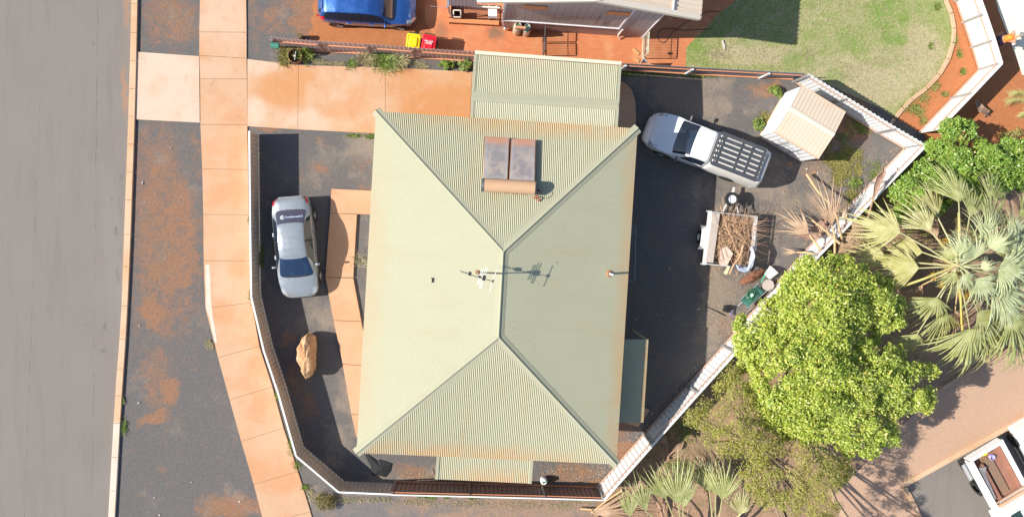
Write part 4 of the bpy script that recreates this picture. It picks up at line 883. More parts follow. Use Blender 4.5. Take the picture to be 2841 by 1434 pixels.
b = MB(); b.box(cc + Vector((0, .02, .15)), (.1, .12, .07), .5); b.box(cc + Vector((-.03, -.05, .14)), (.07, .06, .06), 1.0); O('fitting', b, M('mint_plastic', (.50, .75, .65), .4), hc)
tb_ = E('plastic_tub', 'white plastic tub lying beside the leafy tree crown', 'tub', P(2140, 755)); q0 = P(2128, 768, .25); d_ = (P(2150, 745, .32) - q0).normalized(); rot = Vector((0, 0, 1)).rotation_difference(d_).to_matrix().to_4x4()
b = MB(); b.lathe([(0, 0), (.17, .0), (.19, .05), (.25, .45), (.265, .46), (.25, .44), (.18, .06), (0, .05)], q0, 24, rot); O('tub_body', b, m_wpl, tb_)
b = MB(); b.lathe([(.001, .32), (.0, .33), (.27, .33), (.28, .30), (.02, .28), (.02, .0)], P(2124, 790), 28); O('round_table', b, M('grey_beige_top', (.42, .36, .31), .6), label='small round beige table top half hidden under the leafy tree', cat='table')
b = MB(); b.tube([P(2112, 783, .35), P(2119, 768, .45), P(2129, 752, .6)], .02, 8); O('green_pole', b, M('bright_green_plastic', (.05, .50, .22), .4), label='bright green pole leaning between the soil heap and the white tub', cat='pole')
b = MB(); rr = random.Random(9); cc = P(2088, 768); G = []
for i in range(13):
    row = []
    for j in range(24):
        a = j / 23 * 2 * math.pi; r_ = i / 12; row.append(cc + Vector((rr.uniform(-.03, .03), rr.uniform(-.03, .03), 0)) + Vector((math.cos(a) * r_ * .58 + math.sin(a) * r_ * .2, math.sin(a) * r_ * .34 + math.cos(a) * r_ * .2, (1 - r_ ** 1.6) * .24 + rr.uniform(-.07, .07) * (1 - r_))))
    row[-1] = row[0]; G.append(row)
b.grid(G); O('soil_heap', b, M('brown_heap', (.20, .085, .05), .95, 0, .45, 9, (.5, .26, .13), .5, bump=.8, bscale=25), label='low heap of brown soil and dead leaves at the trailer corner', cat='soil heap', smooth=True)
bg = E('black_box', 'black plastic box with a lilac cloth over its edge, at the tree edge', 'box', P(2014, 858)); p = P(2014, 856)
b = MB(); b.box(p + Vector((0, 0, .14)), (.30, .28, .28), R(-12), taper=1.08); O('box_body', b, M('plain_black', (.012, .012, .014)), bg, bevel=.02)
cl = P(2026, 865); b = MB(); G = [[cl + Vector((-.12 + i * .05, -.16 + j * .055, .28 - .05 * i + .03 * math.sin(i * 2 + j))) for i in range(6)] for j in range(6)]; b.grid(G); O('cloth', b, M('lilac_cloth', (.48, .44, .62), .8), label='crumpled lilac cloth draped over the black box', cat='cloth', thick=.01, smooth=True)
b = MB(); b.tube([P(1955, 849, .02), P(1985, 862, .05), P(2012, 876, .06)], [.012, .02, .02], 6); O('long_stick', b, m_dkst, label='long dark stick on the gravel left of the black box', cat='stick')
# scattered litter on the back yard gravel and verge
b = MB(); rr = random.Random(12)
def chip(px, py, s_, mi=0, L=1.0):
    p = P(px, py); a = rr.uniform(0, 3.1); n = rr.randint(4, 6); ring = [Vector((p.x + s_ * L * math.cos(2 * math.pi * k / n) * math.cos(a) - s_ * math.sin(2 * math.pi * k / n) * math.sin(a) * .6, p.y + s_ * L * math.cos(2 * math.pi * k / n) * math.sin(a) + s_ * math.sin(2 * math.pi * k / n) * math.cos(a) * .6, .004)) for k in range(n)]
    top = [v + (p - v) * .35 + Vector((0, 0, s_ * rr.uniform(.5, 1.0))) for v in ring]
    b.add(ring + top, [(k, (k + 1) % n, n + (k + 1) % n, n + k) for k in range(n)] + [tuple(range(n, 2 * n))], mi)
for x, y, s_ in ((475, 413, .035), (396, 508, .055), (665, 1390, .05), (443, 1427, .05), (387, 903, .04), (385, 1117, .05), (460, 1117, .03), (531, 1337, .035), (512, 1000, .03), (428, 1380, .04), (1938, 857, .06), (1764, 887, .05), (1822, 873, .04), (2190, 455, .09), (2260, 478, .09), (2268, 480, .05), (2238, 469, .05), (1858, 745, .03), (1946, 815, .035), (1475, 1322, .03), (520, 840, .03), (900, 745, .03), (1190, 1319, .03)): chip(x, y, s_, 0 if s_ < .08 else 1, 1.4)
for i in range(420): 
    x, y = rr.choice(((rr.uniform(345, 560), rr.uniform(350, 1430)), (rr.uniform(720, 1000), rr.uniform(380, 1300)), (rr.uniform(1800, 2400), rr.uniform(230, 900)), (rr.uniform(300, 700), rr.uniform(1000, 1430)), (rr.uniform(690, 900), rr.uniform(0, 110))))
    chip(x, y, rr.uniform(.008, .02), rr.choice((0, 1, 2, 2)))
O('stones', b, [M('pale_chip', (.62, .56, .5), .8), M('orange_chip', (.42, .22, .12), .8), M('grey_chip', (.22, .21, .2), .8)], kind='stuff')
# ================================================================ VEHICLES
def car(name, label, cat, loc, rz, st, paint, glass, wheels, wr=.31, group=None, nx=76, tw=.20):
    """st rows: x, half width, belt z, half width at top edge, top z.  local x = forward"""
    root = E(name, label, cat, loc, rz, group=group); st = np.array(st, dtype=float); x0, x1 = st[0, 0], st[-1, 0]
    X = x0 + (x1 - x0) * (0.5 - 0.5 * np.cos(np.linspace(0, math.pi, nx)))
    X = np.sort(np.concatenate([X, np.linspace(x0, x1, nx)[1:-1]]))
    def tab(j):
        xs = np.linspace(x0, x1, 400); y = np.interp(xs, st[:, 0], st[:, j]); k = 9; yp = np.pad(y, k, mode='edge'); ys = np.convolve(yp, np.ones(2 * k + 1) / (2 * k + 1), 'same')[k:-k]
        if j == 1: ys[:4] = y[:4]; ys[-4:] = y[-4:]
        return lambda x: np.interp(x, xs, ys)
    HW, ZB_, WT, ZT = tab(1), tab(2), tab(3), tab(4)
    Vp = [0, .6, 1.4, 2.2, 3.0, 3.25, 3.75, 4.0, 4.3, 4.7, 5.3, 6.0]
    def pt(x, v, sgn=1, off=0.0):
        hw, zb, wt, zt = float(HW(x)), float(ZB_(x)), float(WT(x)), float(ZT(x)); zb = min(zb, zt - .015)
        ctrl = [(hw * .88, .20), (hw * .985, .34), (hw, (zb + .30) / 2 + .05), (hw * .965, zb), (wt, zt - .05 if zt - zb > .1 else zb + (zt - zb) * .5), (wt * .72, zt - .012), (0, zt + .012)]
        i = min(int(v), 5); f = v - i
        def cr(a, b_, c_, d_, u): return .5 * ((2 * b_) + (-a + c_) * u + (2 * a - 5 * b_ + 4 * c_ - d_) * u * u + (-a + 3 * b_ - 3 * c_ + d_) * u ** 3)
        if i in (0, 1, 2, 3): p = [ctrl[i][k] + (ctrl[i + 1][k] - ctrl[i][k]) * f for k in (0, 1)]
        else:
            a = ctrl[i - 1] if i > 4 else ctrl[4]; d_ = ctrl[i + 2] if i + 2 < 7 else (-ctrl[5][0], ctrl[5][1]); p = [cr(a[k], ctrl[i][k], ctrl[i + 1][k], d_[k], f) for k in (0, 1)]
        return Vector((x, sgn * p[0], p[1]))
    def nrm(x, v, sgn):
        e = .02; du = pt(min(x + e, x1), v, sgn) - pt(max(x - e, x0), v, sgn); dv = pt(x, min(v + .05, 6), sgn) - pt(x, max(v - .05, 0), sgn); n = du.cross(dv) * -sgn
        if v > 5.9: n = Vector((-du.z, 0, du.x))
        return n.normalized() if n.length > 1e-8 else Vector((0, 0, 1))
    b = MB(); G = []
    for x in X: G.append([pt(x, v, -1) for v in Vp] + [pt(x, v, 1) for v in Vp[::-1][1:]])
    b.grid(G, flip=False); n = len(G[0]); b.add(G[0], [tuple(range(n))[::-1]]); b.add(G[-1], [tuple(range(n))])
    body = O('body', b, paint, root, local=True, smooth=True)
    md = body.modifiers.new('es', 'EDGE_SPLIT'); md.split_angle = R(38)
    def patch(nm, xa, xb, va, vb, mat, off=.008, parent=None, both=True, nxs=12, nv=8, full=False, curve=0.0, label=None):
        """surface panel between stations xa..xb (functions of v allowed)"""
        res = []
        for sg in ((1,) if full else ((1, -1) if both is True else (both,))):
            b = MB(); rows = []
            vs = ([(va + (6 - va) * k / nv, -1) for k in range(nv)] + [(6 - (6 - va) * k / nv, 1) for k in range(nv + 1)]) if full else [(va + (vb - va) * k / nv, sg) for k in range(nv + 1)]
            for i in range(nxs + 1):
                row = []
                for v, s_ in vs:
                    f = i / nxs; a_ = xa(v) if callable(xa) else xa; c_ = xb(v) if callable(xb) else xb
                    bow = curve * (1 - ((6 - v) / (6 - va)) ** 2) if full else 0; x = a_ + (c_ - a_) * f + bow
                    q = pt(x, v, s_); row.append(q + nrm(x, v, s_) * off)
                rows.append(row)
            b.grid(rows, flip=(not full and sg > 0)); o = O(nm, b, mat, parent or root, local=True, smooth=True, label=label); res.append(o)
        return res
    for k, (x, s_) in enumerate([(x, s_) for x in wheels for s_ in (1, -1)]):
        yw = s_ * (float(HW(x)) - .085); ry = Matrix.Rotation(R(90), 4, 'X')
        b = MB(); b.lathe([(wr * .62, -.09), (wr * .93, -.105), (wr, -.08), (wr, .08), (wr * .93, .105), (wr * .62, .09)], (x, yw, wr), 28, ry); t_ = O('wheel', b, M('tyre_rubber', (.02, .02, .02), .8, 0, .2), root, local=True)
        b = MB(); b.lathe([(0, .085), (wr * .25, .09), (wr * .28, .07), (wr * .6, .085), (wr * .64, .1)], (x, yw, wr), 28, Matrix.Rotation(R(-90 * s_), 4, 'X')); O('rim', b, m_galv, t_, local=True)
        b = MB(); b.lathe([(wr * 1.14, -.002), (0, -.002)], (x, s_ * (float(HW(x)) * .995 + .004), wr + .01), 28, Matrix.Rotation(R(-90 * s_), 4, 'X')); O('wheel_arch', b, M('black_trim', (.015, .015, .016), .6), root, local=True)
    return root, body, pt, nrm, patch
def paint(name, col, metal=.55, rough=.32, coat=.6, dusty=(.45, .3, .2), amt=.12):
    t = NT(name); c = t.mix(t.mr(t.noise(3.5, 7, .7, .3), .5, .75, 0, amt), col, dusty)
    c = t.mix(t.noise(1.4, 3), tuple(x * .94 for x in col), c) if False else c
    t.set('Base Color', c); t.set('Metallic', metal); t.set('Roughness', t.mr(t.noise(5, 5), .3, .7, rough - .05, rough + .1)); t.set('Coat Weight', coat); t.set('Coat Roughness', .06); return t.m
m_carglass = M('car_glass', (.012, .02, .035), .05, 0, .1, 2, spec=.9)
m_blk = M('black_trim', (.015, .015, .016), .6)
m_red = M('red_lens', (.55, .01, .015), .2, coat=.8)
m_lens = M('clear_lens', (.55, .57, .58), .12, .4, coat=.8)
def mirrors(root, x, y, z, mt):
    for s_ in (1, -1):
        b = MB(); prof = [(-.11, .0), (-.10, .045), (0, .06), (.09, .05), (.11, 0)]
        G = [[Vector((x + .02 + r_ * math.cos(2 * math.pi * k / 12) * .9, s_ * (y + .10 + l_), z + r_ * math.sin(2 * math.pi * k / 12) * 1.2)) for k in range(13)] for l_, r_ in prof]; b.grid(G, flip=s_ > 0)
        b.beam((x + .02, s_ * (y - .06), z - .03), (x + .02, s_ * (y + .04), z - .02), .05, .03); O('mirror', b, mt, root, local=True, smooth=True)
def car_handles(root, xs, y, z, mt):
    for x in xs:
        for s_ in (1, -1): b = MB(); b.box((x, s_ * y, z), (.18, .045, .035)); O('door_handle', b, mt, root, local=True, bevel=.008)

# ---- silver sedan
p_silver = paint('silver_paint', (.34, .365, .385), .35, .28, .9, (.4, .36, .32), .0)
a, c_ = P(806, 548, .75), P(837, 822, .45); L = (c_ - a).length; ctr = (a + c_) / 2; ctr.z = 0; hd = math.atan2(c_.y - a.y, c_.x - a.x)
sc = L / 4.5
st = [(-2.25, .62, .62, .50, .80), (-2.17, .74, .80, .60, .98), (-2.0, .80, .90, .64, 1.03), (-1.55, .855, .93, .66, 1.06), (-.98, .87, .93, .56, 1.37), (-.55, .875, .92, .555, 1.45), (.0, .88, .91, .57, 1.455), (.34, .88, .90, .575, 1.39), (1.16, .87, .90, .74, 1.0), (1.5, .86, .84, .68, .93), (1.95, .80, .74, .60, .80), (2.15, .70, .62, .50, .70), (2.25, .52, .50, .40, .58)]
st = [(x * sc, *r_) for x, *r_ in st]
sed, sbody, spt, snr, sp = car('parked_car', 'silver sedan with a sticker on its rear window, parked in the front yard', 'car', ctr, hd, st, p_silver, None, (-1.36, 1.36), .315)
sp('windscreen', lambda v: .38, lambda v: 1.16, 4.12, 6, M('blue_glass', (.015, .032, .075), .08, 0, .5, 3, (.10, .16, .24), .5, spec=.9), full=True, curve=.10)
rwn = sp('rear_window', lambda v: -1.60, lambda v: -1.02, 4.14, 6, M('tinted_glass', (.07, .065, .09), .12, 0, .2, 6, spec=.7), full=True, curve=-.07)[0]
sp('side_window', lambda v: -1.15 - (4 - v) * .28, lambda v: .38 + (4 - v) * .55, 3.12, 3.93, m_carglass, nxs=16)
sp('window_pillar', lambda v: -.32, lambda v: -.24, 3.1, 3.95, m_blk, off=.013, nxs=2)
sp('roof_channel', -1.35, .95, 4.06, 4.13, m_blk, off=.004, nxs=30, nv=2)
sp('tail_light', -2.21, -1.90, 2.75, 3.55, m_red, off=.010)
sp('head_light', 1.80, 2.16, 2.7, 4.1, m_lens, off=.008)
sp('wiper_cowl', 1.12, 1.22, 4.3, 6, m_blk, full=True, off=.006, curve=.09, nxs=3)
mirrors(sed, .78, .84, .98, p_silver); car_handles(sed, (-.62, .38), .885, .83, p_silver)
b = MB()
for y0 in (-.42, .12): b.beam((1.19, y0, 1.0), (1.25, y0 + .42, .985), .02, .02)
O('wiper', b, m_blk, sed, local=True)
b = MB(); b.box((2.245, 0, .42), (.05, .9, .12)); O('grille', b, m_blk, sed, local=True, bevel=.01)
b = MB(); b.box((-2.23, 0, .83), (.03, .95, .05)); O('number_plate_strip', b, m_lens, sed, local=True, bevel=.008)
# sticker on the rear window: a round swirl and a row of pale letters
def on_glass(x, y, off=.014):
    v = 6 - 1.85 * min(1, abs(y) / .62); sg = 1 if y >= 0 else -1; best = None
    for k in range(40):
        vv = 4.1 + 1.9 * k / 39; q = spt(x, vv, sg); 
        if best is None or abs(abs(q.y) - abs(y)) < best[0]: best = (abs(abs(q.y) - abs(y)), q, vv)
    return best[1] + snr(x, best[2], sg) * off
o0 = on_glass(-1.33, 0); nx_ = (on_glass(-1.23, 0) - on_glass(-1.43, 0)).normalized(); ny_ = Vector((0, 1, 0)); nz_ = nx_.cross(ny_)
Mt = Matrix(((ny_.x, nx_.x * -1, 0, 0), (ny_.y, nx_.y * -1, 0, 0), (ny_.z, nx_.z * -1, 0, 0), (0, 0, 0, 1)))
# text reads with its top towards the tail of the car as seen from behind
up_ = -nx_; rt_ = Vector((0, 1, 0)); nn_ = rt_.cross(up_)
Rm = Matrix((( rt_.x, up_.x, nn_.x), (rt_.y, up_.y, nn_.y), (rt_.z, up_.z, nn_.z))).to_4x4()
m_stk = M('pale_sticker', (.62, .63, .66), .5)
base_ = on_glass(-1.34, .17) + Vector((0, 0, .018))
lettering('Tumbleweed12', .125, (0, 0, 0), 0, M('blue_white_sticker', (.55, .62, .78), .5), rwn, mat4=Matrix.Translation(base_) @ Rm, name='sticker_lettering')
b = MB(); cc = on_glass(-1.34, -.33) + nn_ * .012
for rr0, rr1, a0, a1 in ((.02, .045, 0, 6.28), (.055, .075, .5, 5.2), (.08, .105, 1.2, 6.0)):
    A = []; B_ = []
    for k in range(25): an_ = a0 + (a1 - a0) * k / 24; u = rt_ * math.cos(an_) + up_ * math.sin(an_); A.append(cc + u * rr0); B_.append(cc + u * rr1)
    b.grid([A, B_])
O('sticker_emblem', b, m_stk, rwn, local=True)
b = MB(); q = spt(-2.0, 6); b.tube([Vector((-1.72, .5, 1.0)), Vector((-1.95, .52, 1.25))], .008, 6)
# ---- blue hatchback
p_blue = paint('blue_paint', (.03, .12, .40), .45, .28, 1.0, (.22, .30, .5), .30)
a, c_ = P(886, 30, .8), P(1153, 22, .5); ctr = (a + c_) / 2 + Vector((0, .20, 0)); ctr.z = 0; hd = R(-2.0)
L = (c_ - a).length; sc = L / 4.45
st = [(-2.22, .66, .70, .50, .98), (-2.12, .80, .90, .60, 1.22), (-1.85, .87, 1.02, .62, 1.50), (-1.3, .90, 1.02, .63, 1.61), (-.4, .91, 1.0, .64, 1.66), (.2, .91, .98, .64, 1.62), (.62, .90, .97, .66, 1.46), (1.15, .90, .96, .76, 1.10), (1.6, .88, .92, .72, 1.02), (2.0, .80, .80, .62, .88), (2.15, .70, .68, .52, .76), (2.23, .5, .5, .36, .6)]
st = [(x * sc, *r_) for x, *r_ in st]
blu, bb_, bpt, bnr, bp = car('parked_car', 'bright blue hatchback on the red soil behind the mauve fence', 'car', ctr, hd, st, p_blue, None, (-1.33, 1.36), .335)
bp('windscreen', .68, 1.18, 4.14, 6, m_carglass, full=True, curve=.10)
bp('rear_window', -2.02, -1.88, 4.1, 6, m_blk, full=True, curve=-.03, nxs=5)
bp('side_window', lambda v: -1.62 + (v - 4) * .35, lambda v: .62 + (4 - v) * .45, 3.12, 3.9, m_carglass, nxs=18)
for x in (-1.15, -.30): bp('window_pillar', x, x + .07, 3.1, 3.95, m_blk, off=.013, nxs=2)
bp('tail_light', -2.17, -1.78, 2.8, 3.4, m_red, off=.012)
bp('head_light', 1.72, 2.12, 2.75, 4.0, m_lens, off=.008)
bp('sill', -1.0, 1.0, .2, .9, m_blk, off=.010)
mirrors(blu, .80, .88, 1.02, p_blue); car_handles(blu, (-.75, .22), .915, .86, p_blue)
b = MB(); G = [[bpt(x, v, s_) - bnr(x, v, s_) * -.014 for v, s_ in ((4.6, -1), (5.2, -1), (6, 1), (5.2, 1), (4.6, 1))] for x in (.86, .95, 1.04, 1.12)]; b.grid(G); O('sun_shade', b, M('brown_card', (.24, .14, .08), .7), blu, local=True)
bp('spoiler', -2.02, -1.78, 4.9, 6, p_blue, full=True, off=.03, nxs=4)
# ---- white ute with canopy
p_white = paint('white_paint', (.80, .81, .83), .0, .3, .6, (.6, .5, .42), .06)
a, c_ = P(2122, 470, 1.35), P(1797, 352, .75); L = (c_ - a).length; d = (c_ - a).normalized(); hd = math.atan2(c_.y - a.y, c_.x - a.x); ctr = (a + c_) / 2; ctr.z = 0
sc = L / 5.25
st = [(-.14, .86, 1.05, .66, 1.66), (-.07, .88, 1.08, .69, 1.745), (.35, .89, 1.08, .69, 1.76), (.64, .89, 1.08, .70, 1.71), (1.38, .88, 1.10, .78, 1.18), (1.65, .88, 1.08, .76, 1.12), (2.15, .84, .98, .68, 1.02), (2.42, .74, .84, .56, .90), (2.58, .58, .62, .40, .72), (2.62, .45, .5, .3, .6)]
st = [(x * sc, *r_) for x, *r_ in st]
ute, ub, upt, unr, up_p = car('parked_ute', 'white utility truck with a dusty canopy, parked between the green roof and the shed', 'ute', ctr, hd, st, p_white, None, (1.62,), .36)
up_p('windscreen', .68, 1.38, 4.15, 6, m_carglass, full=True, curve=.08)
up_p('side_window', lambda v: -.04, lambda v: .64 + (4 - v) * .50, 3.12, 3.9, m_carglass)
up_p('roof_channel', -.1, .6, 4.22, 4.30, m_blk, off=.004, nxs=20, nv=2)
up_p('head_light', 2.12, 2.50, 2.7, 4.2, m_lens, off=.008)
mirrors(ute, 1.1, .89, 1.16, M('grey_plastic', (.12, .12, .125), .5)); car_handles(ute, (.05,), .89, .95, m_blk)
b = MB(); b.box((2.56, 0, .52), (.16, 1.5, .2)); O('bumper', b, M('grey_plastic', (.12, .12, .125), .5), ute, local=True, bevel=.03)
b = MB(); b.box((-1.42 * sc, 0, .70), (2.45 * sc, 1.70, .62)); b.box((-1.42 * sc, 0, .35), (2.2 * sc, .9, .3)); O('tub', b, p_white, ute, local=True, bevel=.04)
for x in (-1.55,):
    for s_ in (1, -1):
        b = MB(); b.lathe([(.22, -.1), (.36, -.09), (.36, .09), (.22, .1), (0, .1)], (x, s_ * .78, .36), 24, Matrix.Rotation(R(-90 * s_), 4, 'X')); O('wheel', b, M('tyre_rubber', (.02, .02, .02), .8), ute, local=True)
# canopy: tapered rounded box
m_can = paint('dusty_white_paint', (.60, .565, .53), .0, .5, .1, (.42, .33, .26), .55)
def rrect(x0, x1, hw_, r_, z, n=5):
    out = []
    for cx_, cy_, a0 in ((x1 - r_, hw_ - r_, 0), (x0 + r_, hw_ - r_, 90), (x0 + r_, -hw_ + r_, 180), (x1 - r_, -hw_ + r_, 270)):
        for k in range(n): an_ = R(a0 + 90 * k / (n - 1)); out.append(Vector((cx_ + r_ * math.cos(an_), cy_ + r_ * math.sin(an_), z)))
    return out
xr, xf = -2.68 * sc, -.17 * sc
rg = [rrect(xr, xf, .88, .12, .98), rrect(xr - .0, xf, .88, .14, 1.06), rrect(xr + .12, xf - .06, .76, .18, 1.62), rrect(xr + .16, xf - .10, .70, .20, 1.75), rrect(xr + .24, xf - .16, .60, .22, 1.80), rrect(xr + .5, xf - .4, .3, .2, 1.815)]
n = len(rg[0]); b = MB(); b.add([v for r_ in rg for v in r_], [(i * n + k, i * n + (k + 1) % n, (i + 1) * n + (k + 1) % n, (i + 1) * n + k) for i in range(len(rg) - 1) for k in range(n)] + [tuple((len(rg) - 1) * n + k for k in range(n))])
O('canopy', b, m_can, ute, local=True, smooth=True)
for s_ in (1, -1):
    b = MB(); b.add([(xr + .45, s_ * .835, 1.22), (xf - .35, s_ * .835, 1.22), (xf - .40, s_ * .785, 1.50), (xr + .50, s_ * .785, 1.50)], [(0, 1, 2, 3)]); O('canopy_window', b, m_carglass, ute, local=True)
# roof rack on the canopy
rk_ = E('roof_rack', 'black slatted roof rack bolted on the canopy of the white utility truck', 'roof rack', (ctr.x, ctr.y, 0), hd); zr = 1.90; rx0, rx1, ry = xr + .42, xf - .0, .74
m_rack = M('rack_black', (.085, .09, .10), .45, .3, .25, 6, (.3, .26, .23), .25)
b = MB(); loop = rrect(rx0, rx1, ry, .1, zr, 5); b.tube(loop + [loop[0]], .032, 8); O('rack_frame', b, m_rack, rk_, local=True)
for k in range(7): y = -ry + .07 + (2 * ry - .14) * k / 6; b = MB(); b.box(((rx0 + rx1) / 2, y, zr), (rx1 - rx0, .125, .035)); O('slat', b, m_rack, rk_, local=True, bevel=.008)
for f in (.06, .30, .52, .90): x = rx0 + (rx1 - rx0) * f; b = MB(); b.box((x, 0, zr - .05), (.05, ry * 2, .05)); O('crossbar', b, m_rack, rk_, local=True)
for f in (.1, .9):
    for s_ in (1, -1): b = MB(); b.box((rx0 + (rx1 - rx0) * f, s_ * (ry - .1), zr - .08), (.06, .05, .1)); O('rack_foot', b, m_rack, rk_, local=True)

# ---- box trailer with a load
T0, T1, T2, T3 = P(1976, 587, .95), P(2099, 602, .95), P(2086, 742, .95), P(1957, 734, .95)
ct = (T0 + T1 + T2 + T3) / 4; fw = ((T0 + T1) / 2 - (T2 + T3) / 2); hl = fw.length / 2; fw.normalize(); hw_ = ((T1 - T0).length + (T2 - T3).length) / 4; hd = math.atan2(fw.y, fw.x)
tr = E('box_trailer', 'white box trailer with raised sides parked in the back yard', 'trailer', (ct.x, ct.y, 0), hd)
m_trw = M('white_trailer_paint', (.70, .69, .68), .45, .1, .08, 3, (.45, .3, .2), .35)
b = MB(); b.box((0, 0, .46), (hl * 2, hw_ * 2, .03)); O('floor', b, m_galv, tr, local=True)
for s_ in (1, -1):
    b = MB(); b.box((0, s_ * hw_, .66), (hl * 2, .03, .40)); b.box((0, s_ * hw_, .95), (hl * 2, .05, .04))
    for k in range(6): b.box((-hl + .05 + (2 * hl - .1) * k / 5, s_ * hw_, .90), (.04, .03, .12))
    O('side_panel', b, m_trw, tr, local=True)
for s_ in (1, -1): b = MB(); b.box((s_ * hl, 0, .66), (.03, hw_ * 2, .40)); b.tube([(s_ * hl, -hw_, .96), (s_ * hl, hw_, .96)], .022, 8); O('end_panel', b, m_trw, tr, local=True)
for s_ in (1, -1): b = MB(); b.box((s_ * (hl + .02), hw_ + .09, .90), (.06, .2, .05)); b.box((s_ * (hl + .02), hw_ + .2, .90), (.05, .05, .05)); O('marker_bracket', b, m_trw, tr, local=True)
for s_ in (1, -1):
    b = MB(); b.lathe([(.17, -.08), (.29, -.08), (.30, .08), (.17, .08)], (0.0, s_ * (hw_ + .20), .30), 24, Matrix.Rotation(R(-90 * s_), 4, 'X')); wv_ = O('wheel', b, M('tyre_rubber', (.02, .02, .02), .8), tr, local=True)
    b = MB(); b.lathe([(0, .05), (.05, .06), (.16, .05), (.18, .075)], (0.0, s_ * (hw_ + .20), .30), 24, Matrix.Rotation(R(-90 * s_), 4, 'X')); O('rim', b, m_wpl, wv_, local=True)
    b = MB(); pr = [(-.55, .36), (-.36, .62), (-.22, .66), (.22, .66), (.36, .62), (.55, .36)]; b.grid([[Vector((x, s_ * (hw_ + .02), z)) for x, z in pr], [Vector((x, s_ * (hw_ + .26), z - .02)) for x, z in pr]]); O('mudguard', b, m_trw, tr, local=True, thick=.01)
b = MB(); tip = Vector((hl + 1.15, 0, .48)); b.tube([(hl - .1, .42, .42), tip], .035, 8); b.tube([(hl - .1, -.42, .42), tip], .035, 8); b.box(tip, (.18, .08, .08)); O('drawbar', b, m_trw, tr, local=True)
b = MB(); b.tube([(hl + .88, .10, .05), (hl + .88, .10, .75)], .025, 8); b.lathe([(0, -.03), (.09, -.03), (.09, .03), (0, .03)], (hl + .88, .10, .1), 14, Matrix.Rotation(R(90), 4, 'X')); O('jockey_wheel', b, m_galv, tr, local=True)
sw = P(2030, 553, .72); b = MB(); b.lathe([(.17, -.07), (.30, -.08), (.33, -.04), (.33, .05), (.29, .085), (.19, .07)], sw, 32); b.tube([(sw.x, sw.y - .0, .1), (sw.x, sw.y, .68)], .03, 8)
so_ = O('spare_wheel', b, M('tyre_rubber', (.02, .02, .02), .8), tr); b = MB(); b.lathe([(0, .02), (.04, .03), (.05, .02), (.12, .03), (.15, .01), (.185, .06)], sw, 28); O('rim', b, M('white_rim', (.72, .76, .80), .35, .1), so_)
for q0_, q1_ in (((2016, 590), (2022, 570)), ((2066, 588), (2060, 560))): b = MB(); b.beam(P(*q0_, .5), P(*q1_, .5), .07, .05); O('front_bracket', b, m_dkst, tr)
# load: cut branches, leaves, cardboard, rolled tarpaulin
rr = random.Random(21); Mtr = WM[tr]
m_twig = M('dry_twig', (.50, .31, .20), .85, 0, .3, 3); m_leafd = M('dry_leaf', (.50, .32, .18), .85, 0, .4, 2.5, (.16, .08, .04), .7)
b = MB()
for i in range(2600):
    x, y = rr.uniform(-hl + .12, hl - .08), rr.uniform(-hw_ + .08, hw_ * .66)
    z = .52 + .46 * (1 - abs(x / hl) ** 3) * (1 - abs(y / hw_) ** 3) * rr.uniform(.55, 1.0) + rr.uniform(0, .06); a = rr.uniform(0, 6.3); s_ = rr.uniform(.03, .075)
    u = Vector((math.cos(a), math.sin(a), rr.uniform(-.6, .6))) * s_; v = Vector((-math.sin(a), math.cos(a), rr.uniform(-.6, .6))) * s_ * .45; p = Vector((x, y, z)); b.add([Mtr @ q for q in (p - u, p + v, p + u, p - v)], [(0, 1, 2, 3)])
O('leaf_load', b, m_leafd, label='heap of dead brown leaves filling the white box trailer', cat='leaves', kind='stuff')
def twig(p, d, L, r_, n=6, wob=.12):
    pts = [p]; 
    for k in range(n): d = (d + Vector((rr.uniform(-1, 1), rr.uniform(-1, 1), rr.uniform(-.5, .5))) * wob).normalized(); pts.append(pts[-1] + d * L / n)
    return pts, [max(.003, r_ * (1 - .8 * k / n)) for k in range(n + 1)]
b = MB()
for i in range(150):
    a = rr.gauss(1.57, .8) if i % 3 else rr.uniform(0, 6.3); p = Vector((rr.uniform(-hl * .9, hl * .6), rr.uniform(-hw_ * .8, hw_ * .6), rr.uniform(.75, 1.08)))
    a -= 1.57; pts, rs = twig(p, Vector((math.cos(a), math.sin(a), rr.uniform(-.15, .15))), rr.uniform(.5, 1.3), rr.uniform(.005, .013)); b.tube([Mtr @ q for q in pts], rs, 4, caps=False)
for i in range(60):   # twigs sticking out over the front and the right side
    if i % 2: p = Vector((hl * .7, rr.uniform(-hw_ * .8, hw_ * .4), 1.0)); d0 = Vector((1, rr.uniform(-.5, .5), .25))
    else: p = Vector((rr.uniform(-.2, hl * .9), -hw_ * .8, 1.0)); d0 = Vector((rr.uniform(-.2, .7), -1, .25))
    pts, rs = twig(p, d0.normalized(), rr.uniform(.4, 1.1), .009, 6, .22); b.tube([Mtr @ q for q in pts], rs, 4, caps=False)
for q_, w_ in (([(2062, 680), (2052, 712), (2036, 735), (2024, 760)], .045), ([(2060, 700), (2050, 740), (2042, 765)], .012), ([(1998, 570), (2012, 620), (2030, 660), (2046, 705)], .018), ([(2005, 545), (2010, 600), (2022, 650)], .010), ([(2090, 700), (2060, 660), (2030, 620)], .014)):
    b.tube(smooth_path(q_, 1.12), w_, 7)
O('branch_load', b, m_twig, label='tangle of cut brown branches piled over the box trailer', cat='branches', kind='stuff')
b = MB(); p = P(2016, 752, 1.05); q = P(2022, 739, 1.1); b.beam(p, q, .12, .03); b.beam(P(2011, 760, 1.03), p, .16, .03); O('cut_frond_base', b, M('pale_yellow_wood', (.70, .60, .34), .7), label='pale cut frond base hanging over the lower end of the trailer', cat='frond')
